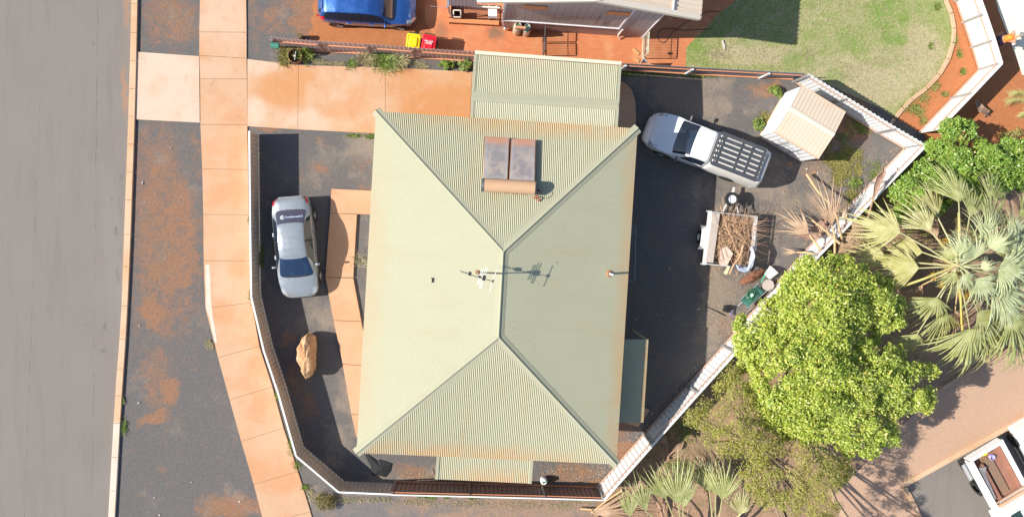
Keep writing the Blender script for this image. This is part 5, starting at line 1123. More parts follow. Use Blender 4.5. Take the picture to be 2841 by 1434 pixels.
cb = MB(); zc = .98; cb.add([P(1998, 690, zc), P(2018, 682, zc + .06), P(2034, 704, zc + .05), P(2016, 738, zc), P(1996, 734, zc)], [(0, 1, 2), (0, 2, 3), (0, 3, 4)]); O('cardboard_sheet', cb, M('pale_cardboard', (.60, .46, .37), .8, 0, .08, 3), label='flattened pale cardboard in the lower left corner of the trailer', cat='cardboard', thick=.02)
b = MB(); b.beam(P(1987, 592, .97), P(1968, 728, .97), .34, .03); O('chequer_plate', b, M('dusty_plate', (.50, .42, .36), .7, 0, .25, 14, (.3, .2, .14), .5), label='long dusty cream plate lying along the left edge of the trailer load', cat='plate')
b = MB(); q = [(2083, 688), (2089, 705), (2087, 722), (2083, 738), (2072, 750), (2056, 748), (2046, 736)]
for k in range(5): b.tube(smooth_path([(x + rr.uniform(-4, 4), y + rr.uniform(-4, 4)) for x, y in q], 1.0 + .03 * k), .04, 7)
O('rolled_tarpaulin', b, M('pale_blue_tarp', (.46, .52, .66), .5, 0, .35, 9, (.75, .75, .78), .5), label='pale blue tarpaulin bunched at the lower right corner of the trailer', cat='tarpaulin', smooth=True)

# ---- tipper at the bottom right: tray frame, bin, cab
q0, q1 = P(2690, 1278, 1.35), P(2783, 1222, 1.35); ux = (q1 - q0).normalized(); uy = Vector((ux.y, -ux.x, 0)); W_ = (q1 - q0).length
tk = E('tray_truck', 'white tray truck with a dusty brown tray, cut off by the lower right corner', 'truck', (q0.x, q0.y, 0)); m_tw = M('tray_white', (.80, .79, .77), .45, 0, .04, 2, (.62, .42, .28), .25); m_rust = M('rust_brown_floor', (.30, .135, .09), .75, .1, .15, 2.2, (.40, .24, .17), .5)
LT = 2.75
def TP(u, v, z): r_ = q0 + ux * u + uy * v; return Vector((r_.x, r_.y, z))
b = MB(); b.add([TP(0.05, .05, .92), TP(W_ - .05, .05, .92), TP(W_ - .05, LT, .92), TP(.05, LT, .92)], [(0, 1, 2, 3)]); O('tray_floor', b, m_rust, tk, thick=.04)
for (u0, v0, u1, v1, w_) in ((0, 0, W_, 0, .17), (0, .12, 0, LT, .13), (W_, .12, W_, LT, .07)):
    b = MB(); inw = .12 if u0 == 0 and u1 == 0 else (-.06 if u0 == W_ and u1 == W_ else 0); b.beam(TP(u0 + inw * .6, v0, 1.36), TP(u1 + inw * .6, v1, 1.36), w_, .05); b.beam(TP(u0, v0, 1.14), TP(u1, v1, 1.14), .04, .42); O('tray_side', b, m_tw, tk)
b = MB(); b.beam(TP(0, LT, 1.4), TP(W_, LT, 1.4), .18, .9); O('headboard', b, m_tw, tk)
b = MB(); b.beam(TP(.1, LT - .22, 1.5), TP(W_, LT - .22, 1.5), .12, .06); b.beam(TP(.1, LT - .38, 1.45), TP(W_, LT - .38, 1.45), .05, .05); O('ladder_rack', b, M('salmon_wood', (.55, .33, .2), .6), tk)
for u0, u1, z in ((.30, .58, 1.18), (.74, 1.15, 1.02)): b = MB(); c_ = (TP((u0 + u1) / 2, 1.55, (z + .94) / 2)); b.box(c_, (u1 - u0, 1.9, z - .94), math.atan2(ux.y, ux.x)); O('tray_box', b, m_rust if u0 < .5 else M('brown_grey_panel', (.24, .15, .10), .7, 0, .1), tk, bevel=.01)
b = MB(); b.add([TP(.25, .55, 1.30), TP(.62, .75, 1.22), TP(.45, 1.0, 1.2), TP(.22, .9, 1.3), TP(.3, 2.3, 1.28), TP(.18, 2.3, 1.3)], [(0, 1, 2, 3), (3, 2, 4, 5)]); O('tray_cover', b, M('grey_tarp', (.36, .31, .30), .7, 0, .2, 5), tk, thick=.012)
b = MB(); b.lathe([(0, 0), (.13, 0), (.14, .12), (.12, .14), (.12, .06), (0, .06)], TP(1.16, .62, .95), 20); O('tub', b, M('lilac_plastic', (.38, .36, .62), .4), label='small lilac tub standing in the truck tray', cat='tub')
b = MB(); b.tube([TP(.78 + .12 * math.cos(a * .5), .52 + .12 * math.sin(a * .5), .96 + a * .001) for a in range(30)], .012, 5); O('rope_coil', b, M('olive_rope', (.30, .26, .10), .8), label='small coil of olive rope on the floor of the truck tray', cat='rope')
b = MB(); b.box(TP(.75, LT + .95, 1.35), (W_ * .98, 1.6, 1.1), math.atan2(ux.y, ux.x), taper=.92); O('cab', b, m_tw, tk, bevel=.08)
b = MB(); b.add([TP(.2, LT + .16, 1.915), TP(.7, LT + .16, 1.915), TP(.72, LT + .8, 1.915), TP(.3, LT + .8, 1.915)], [(0, 1, 2, 3)]); O('roof_hatch', b, M('dark_green_glass', (.03, .06, .05), .2), tk, thick=.012)
for v in (.75, 2.0):
    for u in (.14, W_ - .2): b = MB(); rot = Matrix.Rotation(math.atan2(ux.y, ux.x), 4, 'Z') @ Matrix.Rotation(R(90), 4, 'Y'); b.lathe([(.2, -.1), (.38, -.1), (.38, .1), (.2, .1), (0, .08)], TP(u, v, .38), 24, rot); O('wheel', b, M('tyre_rubber', (.02, .02, .02), .8), tk)
for v, u in ((.75, -.02),): b = MB(); b.beam(TP(-.10, .35, .80), TP(-.10, 1.2, .80), .22, .03); O('mudguard', b, m_galv, tk)
b = MB(); b.beam(TP(.66, .10, 1.392), TP(.88, .10, 1.392), .08, .006); O('reflector', b, M('lime_reflector', (.55, .62, .02), .4), tk)
# second white vehicle at the right edge
s0 = P(2818, 1193, .95); vh = E('second_truck', 'white vehicle corner showing at the right edge above the tray truck', 'truck', (s0.x, s0.y, 0)); b = MB()
pr_ = [s0 + ux * u + uy * v for u, v in ((0, 0), (1.75, 0), (1.75, 4.2), (0, 4.2))]; n_ = 4
lo = [Vector((p.x, p.y, .35)) for p in pr_]; hi = [Vector((p.x, p.y, .95)) for p in pr_]; b.add(lo + hi, [(3, 2, 1, 0), (4, 5, 6, 7), (0, 1, 5, 4), (1, 2, 6, 5), (2, 3, 7, 6), (3, 0, 4, 7)]); O('body', b, m_tw, vh, bevel=.06)
b = MB(); c_ = s0 + ux * .88 + uy * 2.3; b.box((c_.x, c_.y, 1.2), (1.55, 2.3, .55), math.atan2(ux.y, ux.x), taper=.88); O('cabin', b, m_carglass, vh, bevel=.05)
b = MB(); b.box((c_.x, c_.y, 1.49), (1.36, 2.0, .03), math.atan2(ux.y, ux.x)); O('cabin_roof', b, m_tw, vh)
for v in (.8, 3.3): b = MB(); rot = Matrix.Rotation(math.atan2(ux.y, ux.x), 4, 'Z') @ Matrix.Rotation(R(90), 4, 'Y'); w0 = s0 + uy * v + ux * .03; b.lathe([(0, -.1), (.34, -.1), (.34, .1), (0, .1)], (w0.x, w0.y, .34), 24, rot); O('wheel', b, M('tyre_rubber', (.02, .02, .02), .8), vh)
# ================================================================ PLANTS
def leaf_mat(name, cols, trans=.25, rough=.45, coat=0.0):
    """leaf colour varies leaf by leaf (attribute rnd) and by clump (attribute cl)"""
    t = NT(name); at = t.n.new('ShaderNodeAttribute'); at.attribute_name = 'rnd'; r_ = t.sep(at.outputs['Vector'], 0); c_ = t.sep(at.outputs['Vector'], 1)
    c = t.mix(c_, cols[0], cols[1]); c = t.mix(t.mr(r_, .25, .95, 0, 1), c, cols[2])
    if len(cols) > 3: c = t.mix(t.mr(r_, .94, .97, 0, 1), c, cols[3])
    t.set('Base Color', c); t.set('Roughness', rough); t.set('Specular IOR Level', .5)
    if trans:
        tr_ = t.n.new('ShaderNodeBsdfTranslucent'); t.l.new(c, tr_.inputs[0]); mx = t.n.new('ShaderNodeMixShader'); mx.inputs[0].default_value = trans
        t.l.new(t.b.outputs[0], mx.inputs[1]); t.l.new(tr_.outputs[0], mx.inputs[2]); t.l.new(mx.outputs[0], t.n['Material Output'].inputs[0])
    return t.m
def quads_object(name, V, rnd, mat, parent=None, **kw):
    """V: (n, 4, 3) array of leaf quads, rnd: (n, 2)"""
    n = len(V); me = bpy.data.meshes.new(name); pos = V.reshape(-1, 3).copy()
    if parent is not None: A = np.array(WM[parent].inverted()); pos = pos @ A[:3, :3].T + A[:3, 3]
    me.vertices.add(n * 4); me.vertices.foreach_set('co', pos.astype(np.float32).ravel()); me.loops.add(n * 4); me.loops.foreach_set('vertex_index', np.arange(n * 4, dtype=np.int32))
    me.polygons.add(n); me.polygons.foreach_set('loop_start', np.arange(0, n * 4, 4, dtype=np.int32)); me.polygons.foreach_set('loop_total', np.full(n, 4, dtype=np.int32)); me.update(calc_edges=True)
    a = me.attributes.new('rnd', 'FLOAT_VECTOR', 'POINT'); d = np.zeros((n * 4, 3), dtype=np.float32); d[:, :2] = np.repeat(rnd, 4, axis=0); a.data.foreach_set('vector', d.ravel())
    me.materials.append(mat); o = bpy.data.objects.new(name, me); COL.objects.link(o); o.parent = parent; WM[o] = WM[parent] if parent is not None else Matrix.Identity(4)
    _prop(o, *[kw.get(k) for k in ('label', 'cat', 'group', 'kind')]); return o
def in_poly(x, y, poly):
    c = False; j = len(poly) - 1
    for i in range(len(poly)):
        if ((poly[i][1] > y) != (poly[j][1] > y)) and (x < (poly[j][0] - poly[i][0]) * (y - poly[i][1]) / (poly[j][1] - poly[i][1]) + poly[i][0]): c = not c
        j = i
    return c
def edge_d(x, y, poly):
    best = 1e9
    for i in range(len(poly)):
        ax, ay = poly[i]; bx, by = poly[(i + 1) % len(poly)]; dx, dy = bx - ax, by - ay; t_ = max(0, min(1, ((x - ax) * dx + (y - ay) * dy) / (dx * dx + dy * dy + 1e-9))); best = min(best, math.hypot(x - ax - dx * t_, y - ay - dy * t_))
    return best
def leaves_on(centers, radii, clr, per, size, aspect=.45, up=.35, shell=(.72, 1.02), flat=.8, seed=1):
    g = np.random.default_rng(seed); C = np.repeat(centers, per, axis=0); Rr = np.repeat(radii, per); cl = np.repeat(clr, per); n = len(C)
    d = g.normal(size=(n, 3)); d[:, 2] = d[:, 2] * .8 + up; d /= np.linalg.norm(d, axis=1)[:, None]
    rad = Rr * g.uniform(shell[0], shell[1], n) * (1 + .18 * np.sin(d[:, 0] * 7 + cl * 20) * np.cos(d[:, 1] * 6 + cl * 9)); p = C + d * rad[:, None] * np.array([1, 1, flat])
    nn = d * .55 + g.normal(size=(n, 3)) * .55 + np.array([-.12, 0, .35]); nn /= np.linalg.norm(nn, axis=1)[:, None]
    u = np.cross(nn, g.normal(size=(n, 3))); u /= np.linalg.norm(u, axis=1)[:, None]; v = np.cross(nn, u); s_ = size * g.uniform(.6, 1.25, n)[:, None]
    q = np.stack([p - u * s_, p + v * s_ * aspect + nn * s_ * .15, p + u * s_, p - v * s_ * aspect + nn * s_ * .15], axis=1)
    return q, np.stack([g.uniform(0, 1, n), cl], axis=1)
def tree(name, label, cat, poly, zlo, zhi, ncl, rcl, per, size, mat, trunk_px, bark, seed=1, edge_z=None, group=None, shell=(.72, 1.02), holes=0.0, limbs=9, aspect=.45, flat=.8, sparse=None):
    rr = random.Random(seed); xs = [p[0] for p in poly]; ys = [p[1] for p in poly]; C = []; RR = []; cl = []; md = 0
    cand = []
    while len(cand) < ncl * 5:
        x, y = rr.uniform(min(xs), max(xs)), rr.uniform(min(ys), max(ys))
        if in_poly(x, y, poly): cand.append((x, y, edge_d(x, y, poly)))
    md = max(c[2] for c in cand)
    base = P(trunk_px[0], trunk_px[1], 0); root = E(name, label, cat, base, group=group)
    pts = []
    for x, y, e in cand:     # spread clumps out, and leave gaps
        if any(math.hypot(x - a, y - b_) < rcl * 27 for a, b_, _ in pts): continue
        if holes and rr.random() < holes: continue
        pts.append((x, y, e))
        if len(pts) >= ncl: break
    for x, y, e in pts:
        f = min(1, e / (md * .75)); z = zlo + (zhi - zlo) * math.sqrt(f) * rr.uniform(.66, 1.06); r_ = rcl * rr.uniform(.5, 1.3) * (.62 + .38 * min(1, e / (rcl * 75)))
        p = P(x, y, z); C.append(p); RR.append(r_); cl.append(rr.random())
    q, rn = leaves_on(np.array([tuple(c) for c in C]), np.array(RR), np.array(cl), per, size, seed=seed, aspect=aspect, flat=flat, shell=shell)
    quads_object('crown', q, rn, mat, root)
    cen = sum(C, Vector()) / len(C); b = MB(); fork = base.lerp(Vector((cen.x, cen.y, zlo)), .55); fork.z = zlo * .55
    b.tube([base + Vector((0, 0, -.05)), base.lerp(fork, .5) + Vector((.05, .03, 0)), fork], [.19, .15, .13], 10)
    ch = rr.sample(C, min(limbs, len(C)))
    for c in ch:
        mid = fork.lerp(c, .5) + Vector((rr.uniform(-.2, .2), rr.uniform(-.2, .2), -.15)); b.tube([fork, mid, c + Vector((0, 0, .02))], [.075, .045, .015], 7)
        for k in range(2):
            e_ = c + Vector((rr.uniform(-.6, .6), rr.uniform(-.6, .6), rr.uniform(.15, .42))); b.tube([mid.lerp(c, .7), c + Vector((0, 0, .12)), e_], [.022, .014, .005], 5)
    O('trunk', b, bark, root); return root
m_bark = M('grey_brown_bark', (.26, .18, .13), .9, 0, .25, 6, bump=.5)
L_bright = leaf_mat('bright_leaf', [(.25, .36, .035), (.45, .53, .065), (.68, .73, .20), (.74, .60, .13)], .34, .42)
L_mid = leaf_mat('mid_leaf', [(.14, .27, .03), (.26, .39, .045), (.36, .50, .12), (.42, .44, .08)], .28, .32)
L_olive = leaf_mat('olive_leaf', [(.28, .32, .04), (.42, .43, .07), (.50, .42, .14), (.50, .38, .16)], .3, .5)
big = [(2030, 876), (2020, 905), (2035, 945), (2050, 985), (2065, 1040), (2085, 1110), (2130, 1180), (2190, 1220), (2250, 1235), (2320, 1230), (2370, 1265), (2420, 1270), (2440, 1240), (2480, 1215), (2478, 1165), (2520, 1140), (2580, 1140), (2585, 1090), (2610, 1050), (2560, 1010), (2500, 985), (2435, 950), (2425, 905), (2470, 915), (2530, 905), (2490, 870), (2500, 830), (2450, 780), (2400, 745), (2330, 715), (2290, 700), (2245, 712), (2205, 752), (2178, 772), (2152, 825), (2098, 884), (2060, 874)]
tree('leafy_tree', 'large bright yellow green leafy tree beside the white diagonal fence', 'tree', big, 3.6, 5.8, 300, .46, 340, .072, L_bright, (2175, 930), m_bark, 3, limbs=34, shell=(.52, 1.12), holes=.16, flat=.7)
oli = [(1885, 1120), (1920, 1135), (1960, 1105), (2000, 1045), (2040, 1020), (2090, 1060), (2130, 1170), (2200, 1225), (2300, 1240), (2345, 1260), (2360, 1315), (2330, 1375), (2320, 1430), (2380, 1500), (2400, 1590), (2300, 1640), (2200, 1600), (2190, 1500), (2250, 1440), (2240, 1415), (2200, 1425), (2110, 1400), (2065, 1340), (2050, 1275), (1985, 1260), (1945, 1210), (1915, 1175)]  # crown lobe past the lower edge added to cast shade on the ground
tree('thin_tree', 'dull olive tree with bare twigs below the large bright leafy tree', 'tree', oli, 3.9, 5.2, 170, .42, 200, .052, L_olive, (2045, 1165), m_bark, 5, limbs=34, holes=.30, aspect=.3, flat=.6, shell=(.4, 1.2))
urt = [(2465, 550), (2480, 510), (2530, 480), (2560, 455), (2600, 430), (2560, 405), (2600, 370), (2610, 320), (2650, 322), (2700, 345), (2735, 380), (2790, 385), (2900, 420), (2900, 520), (2800, 530), (2700, 540), (2640, 560), (2560, 610), (2500, 610)]
tree('leafy_shrub', 'glossy mid green tree at the fence corner above the fan palm', 'tree', urt, 1.0, 2.9, 66, .50, 560, .066, L_mid, (2570, 500), m_bark, 8, limbs=10)

# ---------------------------------------------------------------- fan palms
def palm_mat(name, col, col2, rough=.42, trans=.22):
    t = NT(name); n = t.noise(2.5, 5, .6); c = t.mix(t.mr(n, .35, .65), col, col2); c = t.mix(t.mr(t.noise(38, 3, .7), .5, .7, 0, .35), c, tuple(x * .6 for x in col)); t.set('Base Color', c); t.set('Roughness', rough); t.set('Specular IOR Level', .6)
    tr_ = t.n.new('ShaderNodeBsdfTranslucent'); t.l.new(c, tr_.inputs[0]); mx = t.n.new('ShaderNodeMixShader'); mx.inputs[0].default_value = trans
    t.l.new(t.b.outputs[0], mx.inputs[1]); t.l.new(tr_.outputs[0], mx.inputs[2]); t.l.new(mx.outputs[0], t.n['Material Output'].inputs[0]); return t.m
PM = {'y': palm_mat('yellow_green_frond', (.42, .40, .14), (.56, .52, .26)), 'b': palm_mat('silver_green_frond', (.44, .48, .23), (.60, .63, .36), .6), 'g': palm_mat('green_frond', (.34, .36, .11), (.50, .50, .22)), 'd': palm_mat('dead_frond', (.42, .26, .16), (.55, .38, .25), .7, .1), 'D': palm_mat('old_dead_frond', (.28, .16, .11), (.42, .28, .2), .8, .05)}
PET = {'y': M('yellow_petiole', (.44, .40, .20), .45, 0, .12), 'b': M('pale_petiole', (.42, .42, .22), .45), 'g': M('olive_petiole', (.36, .33, .15), .45), 'd': M('dead_petiole', (.56, .38, .20), .7), 'D': M('old_petiole', (.34, .2, .13), .8)}
def fan(name, root, c, direc, rad, kind, spread=155, seed=0, n=30, droop=.35, split=.48, wid=1.0, up=None, label=None, cat=None, group=None):
    """costapalmate fan: pleated segments joined near the stalk and split into drooping tips"""
    rr = random.Random(seed * 7 + 3); d = direc.normalized(); upv = Vector((0, 0, 1)) if up is None else up; sd = d.cross(upv).normalized(); nv = sd.cross(d).normalized(); b = MB()
    for i in range(n):
        f = (i + .5) / n; a = R((f - .5) * spread) * (1 + rr.uniform(-.03, .03)); da = R(spread / n) * .52 * wid
        L = rad * (1 - .30 * abs(f - .5) * 2) * rr.uniform(.72, 1.10); dr = droop * rr.uniform(.5, 1.9); tw = rr.uniform(-.22, .22)
        rows = []
        for k, (t_, wf) in enumerate(((.03, 1), (.26, 1), (split, 1), (.62, .78), (.8, .45), (1.0, .04))):
            aa = a + tw * max(0, t_ - split); ax = d * math.cos(aa) + sd * math.sin(aa); p = c + ax * L * t_ + nv * (L * .10 * math.sin(t_ * 2.4)) * math.cos(a * .8) - Vector((0, 0, 1)) * L * dr * max(0, t_ - .35) ** 1.8
            w_ = max(.003, L * min(t_, split) * math.tan(da) * wf); ps = sd * math.cos(aa) - d * math.sin(aa)
            rows.append([p - ps * w_, p + nv * w_ * .55, p + ps * w_])
        b.grid(rows)
    return O(name, b, PM[kind], root, label=label, cat=cat, group=group)
def frond(root, hub, cpx, cz, tip_px, tip_z, rad, kind, seed, spread=155, n=28, droop=.35, pet=.035, sag=.12):
    """leaf = petiole from the hub to the fan base, fan pointing to the tip"""
    c = P(cpx[0], cpx[1], cz); tp = P(tip_px[0], tip_px[1], tip_z); d = tp - c; o = fan('leaf', root, c, d, d.length * rad * 1.42, kind, spread * .82, seed, n - 5, droop * 1.25, split=.48 if kind == 'b' else .62)
    mid = hub.lerp(c, .5) + Vector((0, 0, sag)); b = MB(); b.tube([hub, mid, c, c + d.normalized() * d.length * .22], [pet * 1.3, pet, pet * .7, .006], 6)
    O('petiole', b, PET[kind], o); return o
HZ = 4.3; hub = P(2652, 738, HZ); base = Vector((hub.x, hub.y, 0)); pl = E('fan_palm', 'tall fan palm with pale silver green and yellow fronds and orange fruit, right side', 'palm tree', base)
b = MB(); b.tube([base, base + Vector((.05, .03, 1.5)), base + Vector((0, 0, HZ - .1))], [.26, .2, .17], 14); b.lathe([(.17, HZ - .5), (.24, HZ - .25), (.16, HZ + .02), (.05, HZ + .2)], base, 14); O('trunk', b, M('fibrous_trunk', (.30, .20, .13), .95, 0, .35, 8, bump=.8), pl)
FR = [((2498, 646), 4.0, (2395, 622), 3.2, 'y', 150), ((2581, 640), 4.2, (2520, 572), 3.5, 'y', 130), ((2660, 561), 4.1, (2628, 480), 3.3, 'g', 150), ((2550, 744), 4.1, (2448, 738), 3.3, 'y', 140), ((2462, 722), 3.2, (2384, 705), 2.5, 'y', 120),
      ((2488, 800), 3.4, (2448, 782), 3.0, 'g', 110), ((2600, 825), 4.1, (2545, 880), 3.2, 'g', 175), ((2545, 925), 3.2, (2500, 968), 2.4, 'g', 150), ((2690, 911), 3.9, (2660, 1010), 3.0, 'g', 190), ((2712, 862), 4.1, (2770, 955), 3.1, 'g', 120),
      ((2752, 790), 4.3, (2850, 840), 3.6, 'b', 170), ((2704, 715), 4.7, (2690, 650), 5.0, 'b', 200), ((2737, 627), 4.3, (2775, 555), 3.7, 'g', 120), ((2800, 725), 4.4, (2880, 690), 4.0, 'b', 170), ((2800, 880), 4.0, (2850, 965), 3.2, 'g', 150),
      ((2828, 600), 4.0, (2870, 560), 3.6, 'g', 120), ((2745, 690), 4.75, (2800, 640), 5.0, 'b', 180), ((2705, 775), 4.6, (2755, 838), 4.4, 'b', 150), ((2690, 600), 4.2, (2705, 520), 3.6, 'g', 110), ((2770, 745), 4.6, (2850, 770), 4.4, 'b', 190),
      ((2560, 700), 3.7, (2470, 690), 2.7, 'y', 120), ((2620, 860), 3.6, (2590, 950), 2.6, 'g', 110), ((2735, 900), 3.7, (2740, 1000), 2.7, 'g', 110), ((2775, 830), 4.2, (2840, 900), 3.5, 'b', 120), ((2790, 660), 4.2, (2850, 610), 3.7, 'b', 120), ((2725, 660), 4.6, (2745, 580), 4.6, 'b', 110), ((2830, 780), 3.9, (2900, 820), 3.3, 'b', 120), ((2600, 600), 3.7, (2560, 520), 2.9, 'y', 100), ((2745, 560), 3.8, (2760, 490), 3.1, 'g', 110), ((2810, 930), 3.4, (2830, 1010), 2.6, 'g', 100), ((2680, 690), 4.8, (2660, 660), 5.1, 'b', 90), ((2655, 715), 4.8, (2620, 690), 4.6, 'g', 140), ((2650, 755), 4.8, (2622, 790), 4.5, 'g', 150), ((2672, 760), 4.9, (2685, 810), 4.6, 'b', 150), ((2665, 705), 5.0, (2672, 650), 5.0, 'b', 150), ((2720, 745), 4.8, (2760, 730), 5.1, 'b', 130), ((2760, 700), 3.6, (2830, 660), 2.9, 'y', 120), ((2650, 860), 3.2, (2640, 930), 2.2, 'd', 90), ((2560, 790), 3.1, (2500, 850), 2.2, 'd', 90), ((2600, 660), 3.2, (2560, 600), 2.4, 'd', 90)]
for i, (c, cz, t_, tz, kd, spd) in enumerate(FR): frond(pl, hub + Vector((0, 0, random.uniform(-.1, .25))), c, cz, t_, tz, 1.0, kd, i, spd, n=30, droop=.45)
for px_, py_, z_ in ((2622, 670, 4.0), (2640, 690, 4.0), (2632, 735, 4.0), (2590, 765, 3.7), (2615, 790, 3.7), (2680, 825, 3.7), (2640, 712, 4.1), (2688, 812, 3.8)):
    g = np.random.default_rng(int(px_)); c = np.array(tuple(P(px_, py_, z_))); n_ = 170; p = c + g.normal(size=(n_, 3)) * .085; u = g.normal(size=(n_, 3)); u /= np.linalg.norm(u, axis=1)[:, None]; v = np.cross(u, g.normal(size=(n_, 3))); v /= np.linalg.norm(v, axis=1)[:, None]; s_ = .018
    quads_object('fruit_cluster', np.stack([p - u * s_, p - v * s_, p + u * s_, p + v * s_], axis=1), g.uniform(0, 1, (n_, 2)), leaf_mat('orange_fruit', [(.45, .26, .02), (.55, .34, .03), (.62, .40, .05)], 0) if 'orange_fruit' not in bpy.data.materials else bpy.data.materials['orange_fruit'], pl)
b = MB()
for c, z_ in (((2470, 806), 3.3), ((2660, 590), 3.6), ((2668, 900), 3.2), ((2672, 960), 2.6)): b.tube([hub, hub.lerp(P(c[0], c[1], z_), .5) + Vector((0, 0, .12)), P(c[0], c[1], z_)], [.05, .05, .045], 6)
O('cut_petiole', b, M('bright_yellow_petiole', (.55, .45, .13), .45), pl)
# young palms whose hubs stand just below the photo edge
def small_palm(label, hubpx, hz, fr, seed0):
    h = P(hubpx[0], hubpx[1], hz); bs = Vector((h.x, h.y, 0)); r_ = E('fan_palm', label, 'palm tree', bs); b = MB(); b.tube([bs, bs + Vector((0, 0, hz))], [.2, .14], 10); O('trunk', b, M('fibrous_trunk', (.30, .20, .13)), r_)
    for i, (c, cz, t_, tz, kd, spd) in enumerate(fr): frond(r_, h, c, cz, t_, tz, 1.0, kd, seed0 + i, spd, n=24, droop=.15, pet=.04)
    return r_
small_palm('green fan palm fronds at the bottom edge, nearest the fence corner', (1895, 1500), 1.2, [((1881, 1398), 2.1, (1868, 1290), 2.4, 'g', 85), ((1848, 1383), 1.9, (1812, 1310), 2.1, 'g', 90), ((1895, 1410), 2.0, (1910, 1310), 2.3, 'g', 60), ((1792, 1416), 1.8, (1768, 1335), 2.0, 'g', 75), ((1748, 1432), 1.5, (1742, 1365), 1.7, 'g', 80), ((1884, 1402), 1.9, (1918, 1365), 1.8, 'y', 60)], 40)
small_palm('fan palm fronds at the bottom edge, right of the nearest palm', (1980, 1500), 1.2, [((2003, 1386), 2.2, (2016, 1300), 2.6, 'g', 95), ((1968, 1362), 1.7, (1945, 1285), 1.7, 'g', 95), ((1985, 1375), 1.9, (1975, 1290), 2.0, 'g', 60), ((2053, 1424), 1.5, (2045, 1360), 1.7, 'y', 100), ((2056, 1424), 1.6, (2078, 1400), 1.7, 'y', 70)], 60)
# ---------------------------------------------------------------- dead fronds
def dead(label, stalk, stz, tip, tz, spread, kd, seed, n=16, pet=.035, droop=.3, extra=None, wid=.55):
    c = P(stalk[-1][0], stalk[-1][1], stz[-1]); r_ = E('dead_palm_frond', label, 'palm frond', (c.x, c.y, 0), group='dead palm fronds around the diagonal fence'); d = P(tip[0], tip[1], tz) - c
    fan('blades', r_, c, d, d.length * 1.75, kd, spread * 1.15, seed, int(n * 1.3), droop, split=.38, wid=wid * 2.1); b = MB(); pts = [P(x, y, z_) for (x, y), z_ in zip(stalk, stz)]; b.tube(pts, [pet * 1.5 * (1.15 - .5 * k / max(1, len(pts) - 1)) for k in range(len(pts))], 6); O('petiole', b, PET[kd], r_)
    if extra:
        b = MB(); q = [P(x, y, z_) for x, y, z_ in extra]; w_ = [.06, .13, .16, .10, .03]
        G = []
        for i, p in enumerate(q):
            dd = (q[min(i + 1, len(q) - 1)] - q[max(i - 1, 0)]); sdv = Vector((-dd.y, dd.x, 0)).normalized() * w_[min(i, 4)]; G.append([p - sdv + Vector((0, 0, .05)), p - sdv * .4, p + sdv * .4, p + sdv + Vector((0, 0, .06))])
        b.grid(G); O('sheath', b, PM['D'], r_, thick=.015)
    return r_
dead('dead fan frond with a long dark stalk pointing up left over the gravel', [(2238, 484), (2268, 530), (2310, 575), (2362, 614)], [.35, 1.0, 1.6, 1.9], (2400, 660), 1.3, 70, 'd', 1, n=18)
dead('brown sheathed dead frond hooked over the white fence, topmost of the dead fronds', [(2404, 622), (2420, 560), (2436, 500)], [2.0, 2.0, 2.0], (2440, 478), 1.9, 40, 'D', 2, n=7, extra=[(2424, 545, 2.0), (2430, 520, 2.05), (2440, 495, 2.1), (2452, 478, 2.05), (2450, 462, 2.0)], droop=.1)
dead('pale dead frond standing upright with its stalk by the leafy tree top', [(2316, 712), (2316, 660), (2308, 625)], [1.5, 1.8, 1.9], (2290, 545), 2.0, 62, 'd', 3, n=13, droop=.05)
dead('pinkish dead frond spread flat toward the gravel, left of the fence', [(2275, 692), (2258, 668), (2244, 650)], [1.7, 1.5, 1.3], (2192, 615), .9, 75, 'd', 4, n=11, droop=.2)
dead('slim dead frond blade crossing the fence below the pinkish frond', [(2330, 676), (2290, 640), (2252, 610)], [1.8, 1.7, 1.5], (2248, 604), 1.4, 20, 'd', 5, n=3)
dead('dead frond with two splayed stalks lying right of the fence', [(2368, 650), (2340, 685), (2322, 710)], [1.3, 1.4, 1.5], (2372, 630), .9, 60, 'd', 6, n=10)
dead('dark dead frond hanging into the gravel above the leafy tree', [(2300, 655), (2290, 615), (2296, 592)], [1.2, 1.1, 1.0], (2262, 650), .5, 40, 'D', 7, n=6)
dead('reddish boat shaped dead sheath on the fence beside the pinkish frond', [(2278, 650), (2262, 655), (2240, 657)], [1.4, 1.3, 1.2], (2216, 655), 1.1, 12, 'D', 8, n=3, extra=[(2278, 650, 1.4), (2264, 653, 1.4), (2248, 656, 1.35), (2232, 657, 1.3), (2215, 655, 1.25)])
dead('grey forked dead frond lying in the fence shadow near the lower corner', [(1855, 1275), (1852, 1250), (1845, 1225)], [.1, .12, .1], (1843, 1212), .1, 30, 'D', 9, n=5, extra=[(1850, 1245, .12), (1846, 1232, .15), (1842, 1222, .16), (1843, 1213, .14), (1848, 1207, .1)])
dead('short grey branch of frond beside the grey forked one', [(1855, 1262), (1870, 1250), (1885, 1238)], [.1, .15, .12], (1895, 1228), .1, 40, 'D', 10, n=5, extra=[(1868, 1250, .12), (1876, 1244, .15), (1884, 1238, .16), (1890, 1232, .14), (1895, 1226, .1)])
dead('straw coloured dead frond spread along the bottom edge below the fence corner', [(1725, 1360), (1680, 1390), (1640, 1422)], [.15, .2, .15], (1740, 1398), .1, 42, 'd', 11, n=22, droop=.02, wid=.9)
dead('second straw frond lying at the bottom edge with its stalk to the left', [(1610, 1410), (1640, 1412), (1655, 1430)], [.1, .2, .15], (1650, 1470), .1, 70, 'd', 12, n=14, droop=.02, wid=.8)
dead('curled brown frond with a white broken base at the fence corner', [(1745, 1385), (1760, 1370), (1768, 1350)], [.1, .4, .6], (1790, 1345), .5, 60, 'D', 13, n=9, extra=[(1745, 1385, .2), (1755, 1372, .4), (1763, 1355, .6), (1772, 1340, .6), (1765, 1328, .5)])
